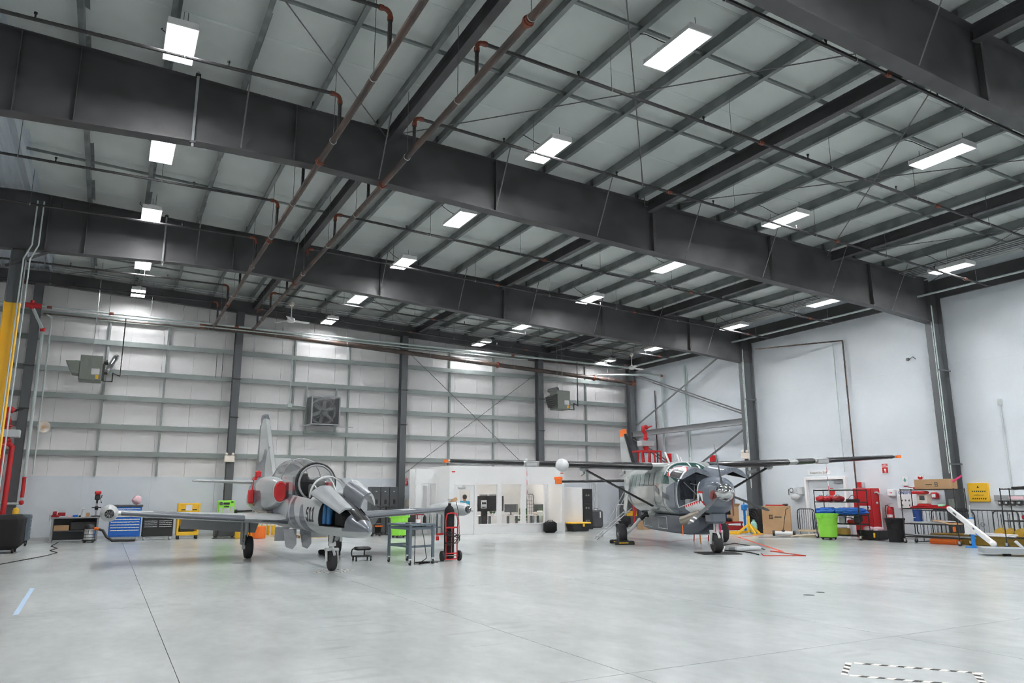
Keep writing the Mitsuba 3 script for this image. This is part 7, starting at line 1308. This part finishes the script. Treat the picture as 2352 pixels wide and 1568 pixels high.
# crowd barriers
def barrier(lab, p0, p1, h0, h1, n):
    t = thing('crowd_barrier', lab, 'barrier'); p0, p1 = np.array(p0, float), np.array(p1, float); d = nrm(np.append(p1 - p0, 0)); c = .12
    def P(s, z): q = p0 + (p1 - p0) * s; return (q[0], q[1], z)
    L = np.linalg.norm(p1 - p0); e = c / L
    b = MB(); b.tube([P(0, h0 + c), P(0, h1 - c), P(e * .3, h1 - c * .3), P(e, h1), P(1 - e, h1), P(1 - e * .3, h1 - c * .3), P(1, h1 - c), P(1, h0 + c), P(1 - e * .3, h0 + c * .3), P(1 - e, h0), P(e, h0), P(e * .3, h0 + c * .3), P(0, h0 + c)], .020, 7, False); part(t, 'frame', b, 'm_slateblack', 40)
    for i in range(1, n): b = MB(); b.cyl(P(i / n, h0), P(i / n, h1), .008, n=5); part(t, 'bar', b, 'm_slateblack')
    for s in (.10, .9):
        b = MB(); q = np.array(P(s, 0)); o = np.array([-d[1], d[0], 0]); b.tube([q + o * .02 + [0, 0, h1 - .1], q + o * .02 + [0, 0, h0], q + [0, 0, .03]], .014, 6); b.beam(q + o * .28 + [0, 0, .015], q - o * .28 + [0, 0, .015], .04, .02); part(t, 'foot', b, 'm_slateblack')
pri('m_slateblack', (.02, .026, .034), .4)
barrier('small black crowd barrier beside the cardboard box in front of the door', (25.42, 22.35), (25.72, 21.75), .18, 1.04, 8)
barrier('black crowd barrier behind the wire shelf with the long cardboard box', (25.25, 17.0), (25.15, 14.9), .22, 1.06, 16)
barrier('black crowd barrier in front of the other one behind the shelf at the right edge', (25.05, 16.3), (25.0, 13.45), .22, 1.1, 18)
barrier('black crowd barrier at the right edge of the view behind the wire shelf', (25.3, 14.4), (25.3, 12.0), .22, 1.08, 16)
# yellow brown ramp timber with wedges, pipes, tow bar, blue stand, dolly
b = MB(); b.cbox(24.85, 25.5, 12.3, 16.3, 0, .33, .02); single('brown_beam', 'long low yellow brown beam along the wall under the wire shelves', 'beam', b, 'm_ochre') if pri('m_ochre', (.22, .145, .02), .6) is None else None
for i in range(4):
    y = 14.05 - i * .3; b = MB(); b.prism([(-.13, 0), (.13, 0), (.13, .10), (.02, .24), (-.13, .16)], .3, (25.2, y, .33), (0, -1, 0), (0, 0, 1)); single('yellow_wedge', ('first', 'second', 'third', 'fourth')[i] + ' yellow wedge from the left on the yellow brown beam', 'wedge', b, 'm_gold') if (i or pri('m_gold', (.55, .34, .04), .5) is None) else None
for i in range(2): b = MB(); b.cyl((24.75 - .1 * i, 15.0, .39 - .04 * i), (24.72 - .1 * i, 13.4, .37 - .04 * i), .028); single('white_pipe', ('upper', 'lower')[i] + ' of two white pipes lying beside the yellow brown beam', 'pipe', b, 'm_white')
t = thing('tow_bar', 'white tow bar leaning from the wire shelf down to the aluminium dolly', 'tow bar'); p0, p1 = np.array([23.55, 14.72, 1.17]), np.array([22.6, 12.95, .22]); b = MB(); b.beam(p0, p1, .08, .14); part(t, 'bar', b, 'm_white'); b = MB(); b.ball(p1, .09, 2); b.ball(p0, .07, 2); part(t, 'joint', b, 'm_white', True); b = MB(); b.beam(p0 + (p1 - p0) * .12 + [-.045, 0, 0], p0 + (p1 - p0) * .2 + [-.045, 0, 0], .01, .05); b.beam(p0 + (p1 - p0) * .58 + [-.045, 0, 0], p0 + (p1 - p0) * .62 + [-.045, 0, 0], .01, .05); part(t, 'marks', b, 'm_darkgrey')
t = thing('axle_stand', 'blue stand with a grey post next to the white tow bar', 'stand'); b = MB(); b.cyl((23.72, 14.18, .02), (23.72, 14.18, .9), .055); b.box(23.55, 23.9, 14.0, 14.35, 0, .03); b.beam((23.72, 14.18, .5), (23.95, 13.6, .02), .05, .05); part(t, 'leg', b, 'm_brightblue') if pri('m_brightblue', (.02, .22, .62), .45) is None else None
b = MB(); b.cyl((23.72, 14.18, .9), (23.72, 14.18, 1.28), .03); part(t, 'post', b, 'm_alu'); b = MB(); b.box(23.62, 23.66, 14.05, 14.35, .40, .86); part(t, 'paper', b, 'm_white'); b = MB(); b.torus((23.75, 13.85, .7), .06, .012, (1, 0, 0), 14, 5); part(t, 'ring', b, 'm_slate')
t = thing('dolly', 'flat grey aluminium dolly on the floor at the right edge', 'dolly'); b = MB(); b.loft([[(x, y, z) for x, y, z in ((20.75, 12.15, z0), (22.05, 10.4, z0), (22.75, 10.9, z0), (21.4, 12.7, z0))] for z0 in (.07, .20)], True); part(t, 'deck', b, 'm_alugrey') if pri('m_alugrey', (.34, .37, .39), .4, .3) is None else None
for x, y in ((21.25, 11.85), (21.65, 12.1), (22.1, 10.9)): b = MB(); b.cyl((x, y, 0), (x, y, .07), .09); part(t, 'foot', b, 'm_black')
b = MB(); b.cbox(22.35, 22.5, 12.2, 12.35, .2, .34, .02) if False else b.beam((21.9, 11.8, .2), (21.8, 11.9, .36), .12, .06); part(t, 'hook', b, 'm_lightgrey')

# ------------------------------------------------------------------ between the propeller plane and the right wall
t = thing('cardboard_box', 'large brown cardboard box with a printed mark beside the black barrier', 'box'); bx = [(24.55, 23.45), (25.2, 22.55), (25.55, 22.80), (24.9, 23.72)]; b = MB(); b.loft([[(p[0], p[1], z) for p in bx] for z in (0, 1.16)], True); part(t, 'carton', b, 'm_cardboard')
e = nrm([.65, -.9, 0]); b = MB(); o = np.array([24.55, 23.45, 0]) + e * .28; n_ = np.cross(e, [0, 0, 1.0])
for q in ((0, .15, .62, .65), (0, .03, .65, .78), (0, .15, .76, .79), (.12, .15, .65, .72), (.06, .10, .66, .74)): b.loft([[o + e * u + np.array([0, 0, z]) + n_ * k for u, z in ((q[0], q[2]), (q[1], q[2]), (q[1], q[3]), (q[0], q[3]))] for k in (0, .004)], True)
part(t, 'printed_mark', b, 'm_hair'); b = MB(); b.loft([[o + e * u + np.array([0, 0, z]) + n_ * k for u, z in ((.22, .68), (.5, .68), (.5, .72), (.22, .72))] for k in (0, .004)], True); part(t, 'printed_line', b, 'm_hair')
b = MB(); b.beam((24.75, 23.4, 1.18), (25.2, 22.8, 1.18), .08, .05); single('red_bar', 'red bar lying on the large cardboard box', 'bar', b, 'm_red'); b = MB(); b.cbox(25.2, 25.4, 22.75, 22.95, 1.16, 1.24, .03); single('dark_tool', 'dark tool lying on the large cardboard box', 'tool', b, 'm_black')
t = thing('magnetic_sweeper', 'white roller sweeper with a thin upright handle in front of the cardboard box', 'sweeper'); b = MB(); b.cyl((23.95, 22.25, .1), (24.35, 21.7, .1), .085); part(t, 'roller', b, 'm_white', 30); b = MB(); b.cyl((23.9, 22.32, .1), (23.95, 22.25, .1), .11); b.cyl((24.35, 21.7, .1), (24.4, 21.63, .1), .11); part(t, 'wheel', b, 'm_black', 30); b = MB(); b.tube([(24.12, 22.0, .15), (24.2, 21.85, 1.02), (24.25, 21.75, 1.1)], .012, 6); b.cbox(24.08, 24.18, 21.93, 22.05, .15, .24, .02); part(t, 'handle', b, 'm_black')
t = thing('tripod_jack', 'yellow three legged aircraft jack beside the cardboard box', 'jack'); jx, jy = 23.75, 23.45; b = MB()
for a in (2.6, 4.4, 6.1): b.beam((jx, jy, .42), (jx + .5 * math.cos(a), jy + .5 * math.sin(a), .05), .06, .08); b.box(jx + .5 * math.cos(a) - .08, jx + .5 * math.cos(a) + .08, jy + .5 * math.sin(a) - .08, jy + .5 * math.sin(a) + .08, 0, .05)
b.cyl((jx, jy, .1), (jx, jy, .75), .06); part(t, 'frame', b, 'm_yellow'); b = MB(); b.cyl((jx, jy, .75), (jx, jy, 1.08), .035); part(t, 'ram', b, 'm_alu')
b = MB(); b.beam((22.9, 23.9, .06), (23.9, 23.7, .10), .1, .1); b.beam((23.1, 24.4, .06), (23.9, 24.3, .08), .08, .08); single('yellow_bar', 'yellow bars lying on the floor beside the red tool cart', 'bar', b, 'm_yellow')
t = thing('refrigerant_bottle', 'pale teal gas bottle standing in front of the dark equipment by the column', 'gas bottle'); b = MB(); b.lathe([(.02, 0), (.12, .02), (.14, .08), (.14, .36), (.10, .46), (.04, .5), (.03, .56)], (24.6, 24.0, .02), n=20); part(t, 'body', b, 'm_pastel', 40) if pri('m_pastel', (.33, .62, .55), .4) is None else None
b = MB(); b.torus((24.6, 24.0, .55), .07, .01, n=16, k=5); part(t, 'collar', b, 'm_pastel')
t = thing('welding_set', 'dark equipment with cables against the column right of the propeller plane', 'machine'); b = MB(); b.cbox(24.9, 25.3, 24.0, 24.6, .02, 1.05, .03); part(t, 'case', b, 'm_black'); b = MB()
for i in range(3): b.torus((24.88, 24.2 + .1 * i, .85 - .1 * i), .2, .02, (1, .2, .1), 20, 6)
part(t, 'cables', b, 'm_black')
t = thing('tool_trolley', 'low red tool cart carrying a blue cooler and a carton', 'cart'); b = MB(); b.cbox(23.45, 24.35, 24.35, 25.4, .42, .50, .01); b.cbox(23.45, 24.35, 24.35, 25.4, .14, .32, .01); part(t, 'tray', b, 'm_darkred'); b = MB()
for x in (23.5, 24.3):
    for y in (24.4, 25.35): b.box(x - .02, x + .02, y - .02, y + .02, .14, .5)
part(t, 'post', b, 'm_darkred'); casters(t, [(x, y) for x in (23.55, 24.25) for y in (24.45, 25.3)], .06, 'm_red', 'm_darkred')
t = thing('cooler', 'blue drink cooler with a white lid on the red tool cart', 'cooler'); b = MB(); b.cbox(23.75, 24.25, 24.9, 25.4, .5, 1.02, .06); part(t, 'body', b, 'm_blue'); b = MB(); b.cbox(23.73, 24.27, 24.88, 25.42, 1.02, 1.12, .04); part(t, 'lid', b, 'm_white')
b = MB(); b.cbox(23.85, 24.2, 24.42, 24.8, .5, 1.12, .006); b.loft([[(23.85, 24.42, 1.12), (24.2, 24.42, 1.12), (24.2, 24.43, 1.12), (23.85, 24.43, 1.12)], [(23.8, 24.32, 1.26), (24.22, 24.32, 1.24), (24.22, 24.33, 1.24), (23.8, 24.33, 1.26)]], True); single('cardboard_box', 'open brown carton beside the blue cooler on the red cart', 'box', b, 'm_cardboard')
b = blob((23.65, 24.55, .58), (.16, .18, .08), 21); single('black_cloth', 'black cloth heap on the red tool cart', 'cloth', b, 'm_matblack', True)
t = thing('bottle_jack', 'blue jack handle standing behind the carton', 'jack'); b = MB(); b.cyl((24.75, 24.65, .02), (24.75, 24.65, 1.15), .05); b.cbox(24.65, 24.9, 24.55, 24.75, .95, 1.2, .03); b.cyl((24.75, 24.65, 1.15), (24.75, 24.65, 1.3), .03); scene[t] = b.ply('m_brightblue')
t = thing('step_ladder', 'orange step ladder standing behind the nose wheel of the propeller plane', 'ladder')
for x, y in ((18.0, 20.0), (18.45, 19.75)): b = MB(); b.beam((x, y, 0), (x + .35, y + .55, 1.3), .03, .07); part(t, 'front_rail', b, 'm_ladder') if x < 18.2 and pri('m_ladder', (.70, .26, .04), .5) is None else part(t, 'front_rail', b, 'm_ladder')
for x, y in ((18.75, 21.2), (19.2, 20.95)): b = MB(); b.beam((x, y, 0), (x - .4, y - .62, 1.3), .03, .05); part(t, 'rear_rail', b, 'm_red')
for i in range(4): q = (i + 1) * .22; b = MB(); b.beam((18.0 + .35 * q, 20.0 + .55 * q, 1.3 * q), (18.45 + .35 * q, 19.75 + .55 * q, 1.3 * q), .08, .025); part(t, 'step', b, 'm_alu')
b = MB(); b.beam((18.35, 20.55, 1.3), (18.8, 20.3, 1.3), .2, .05); part(t, 'top_cap', b, 'm_ladder')
t = thing('ramp', 'long low wooden ramp boards on the floor between the sweeper and the wire shelf', 'ramp'); b = MB(); b.prism([(0, 0), (1.55, .0), (1.5, .14), (0.2, .05)], 1.0, (24.35, 21.9, 0), (.67, -.74, 0), (0, 0, 1)); part(t, 'board', b, 'm_sand') if pri('m_sand', (.42, .36, .27), .8) is None else None
b = MB(); b.beam((24.9, 21.9, .2), (25.55, 21.0, .2), .06, .08); part(t, 'rail', b, 'm_wood')
b = MB(); b.loft([[(22.5, 21.75, z), (23.75, 21.75, z), (24.4, 21.1, z), (23.6, 20.9, z)] for z in (.001, .012)], True); single('floor_mat', 'flat dark grey mat on the floor in front of the wooden ramp', 'mat', b, 'm_darkgrey')
def flat_tape(lab, pts, w, mat, h=.002):
    b = MB()
    for p, q in zip(pts[:-1], pts[1:]): b.beam((p[0], p[1], .0004 + h / 2), (q[0], q[1], .0004 + h / 2), w, h)
    return single('red_tape', lab, 'floor tape', b, mat)
pri('m_tape', (.62, .09, .055), .6)
flat_tape('red line on the floor running from under the propeller plane towards the right wall', [(17.98, 21.44), (20.71, 22.6), (22.3, 22.5)], .06, 'm_tape'); flat_tape('red V shaped line on the floor right of the propeller plane', [(24.2, 23.1), (21.9, 22.2), (17.5, 16.05)], .10, 'm_tape')
b = MB(); b.tube([(17.4, 15.95, .01), (17.2, 16.2, .01), (17.0, 15.5, .01), (16.66, 14.49, .01), (16.2, 14.9, .01), (15.73, 15.05, .01), (16.3, 15.7, .01)], .012, 5); single('red_string', 'thin red string lying on the floor at the end of the red line', 'string', b, 'm_tape', True)
t = thing('floor_lead', 'black cord and white pad on the floor right of the nose wheel', 'cord'); b = MB(); b.tube([(15.9, 15.4, .012), (16.2, 15.9, .012), (16.35, 16.4, .012), (16.1, 16.9, .03), (16.4, 17.3, .14), (16.9, 17.3, .18), (17.3, 16.9, .1), (17.4, 16.6, .02)], .014, 6); part(t, 'cable', b, 'm_black', True); b = MB(); b.cbox(16.25, 17.3, 16.6, 16.95, .01, .13, .04); part(t, 'pad', b, 'm_lightgrey'); b = MB(); b.cyl((15.7, 16.55, .02), (16.25, 17.05, .12), .015); part(t, 'rod', b, 'm_white')
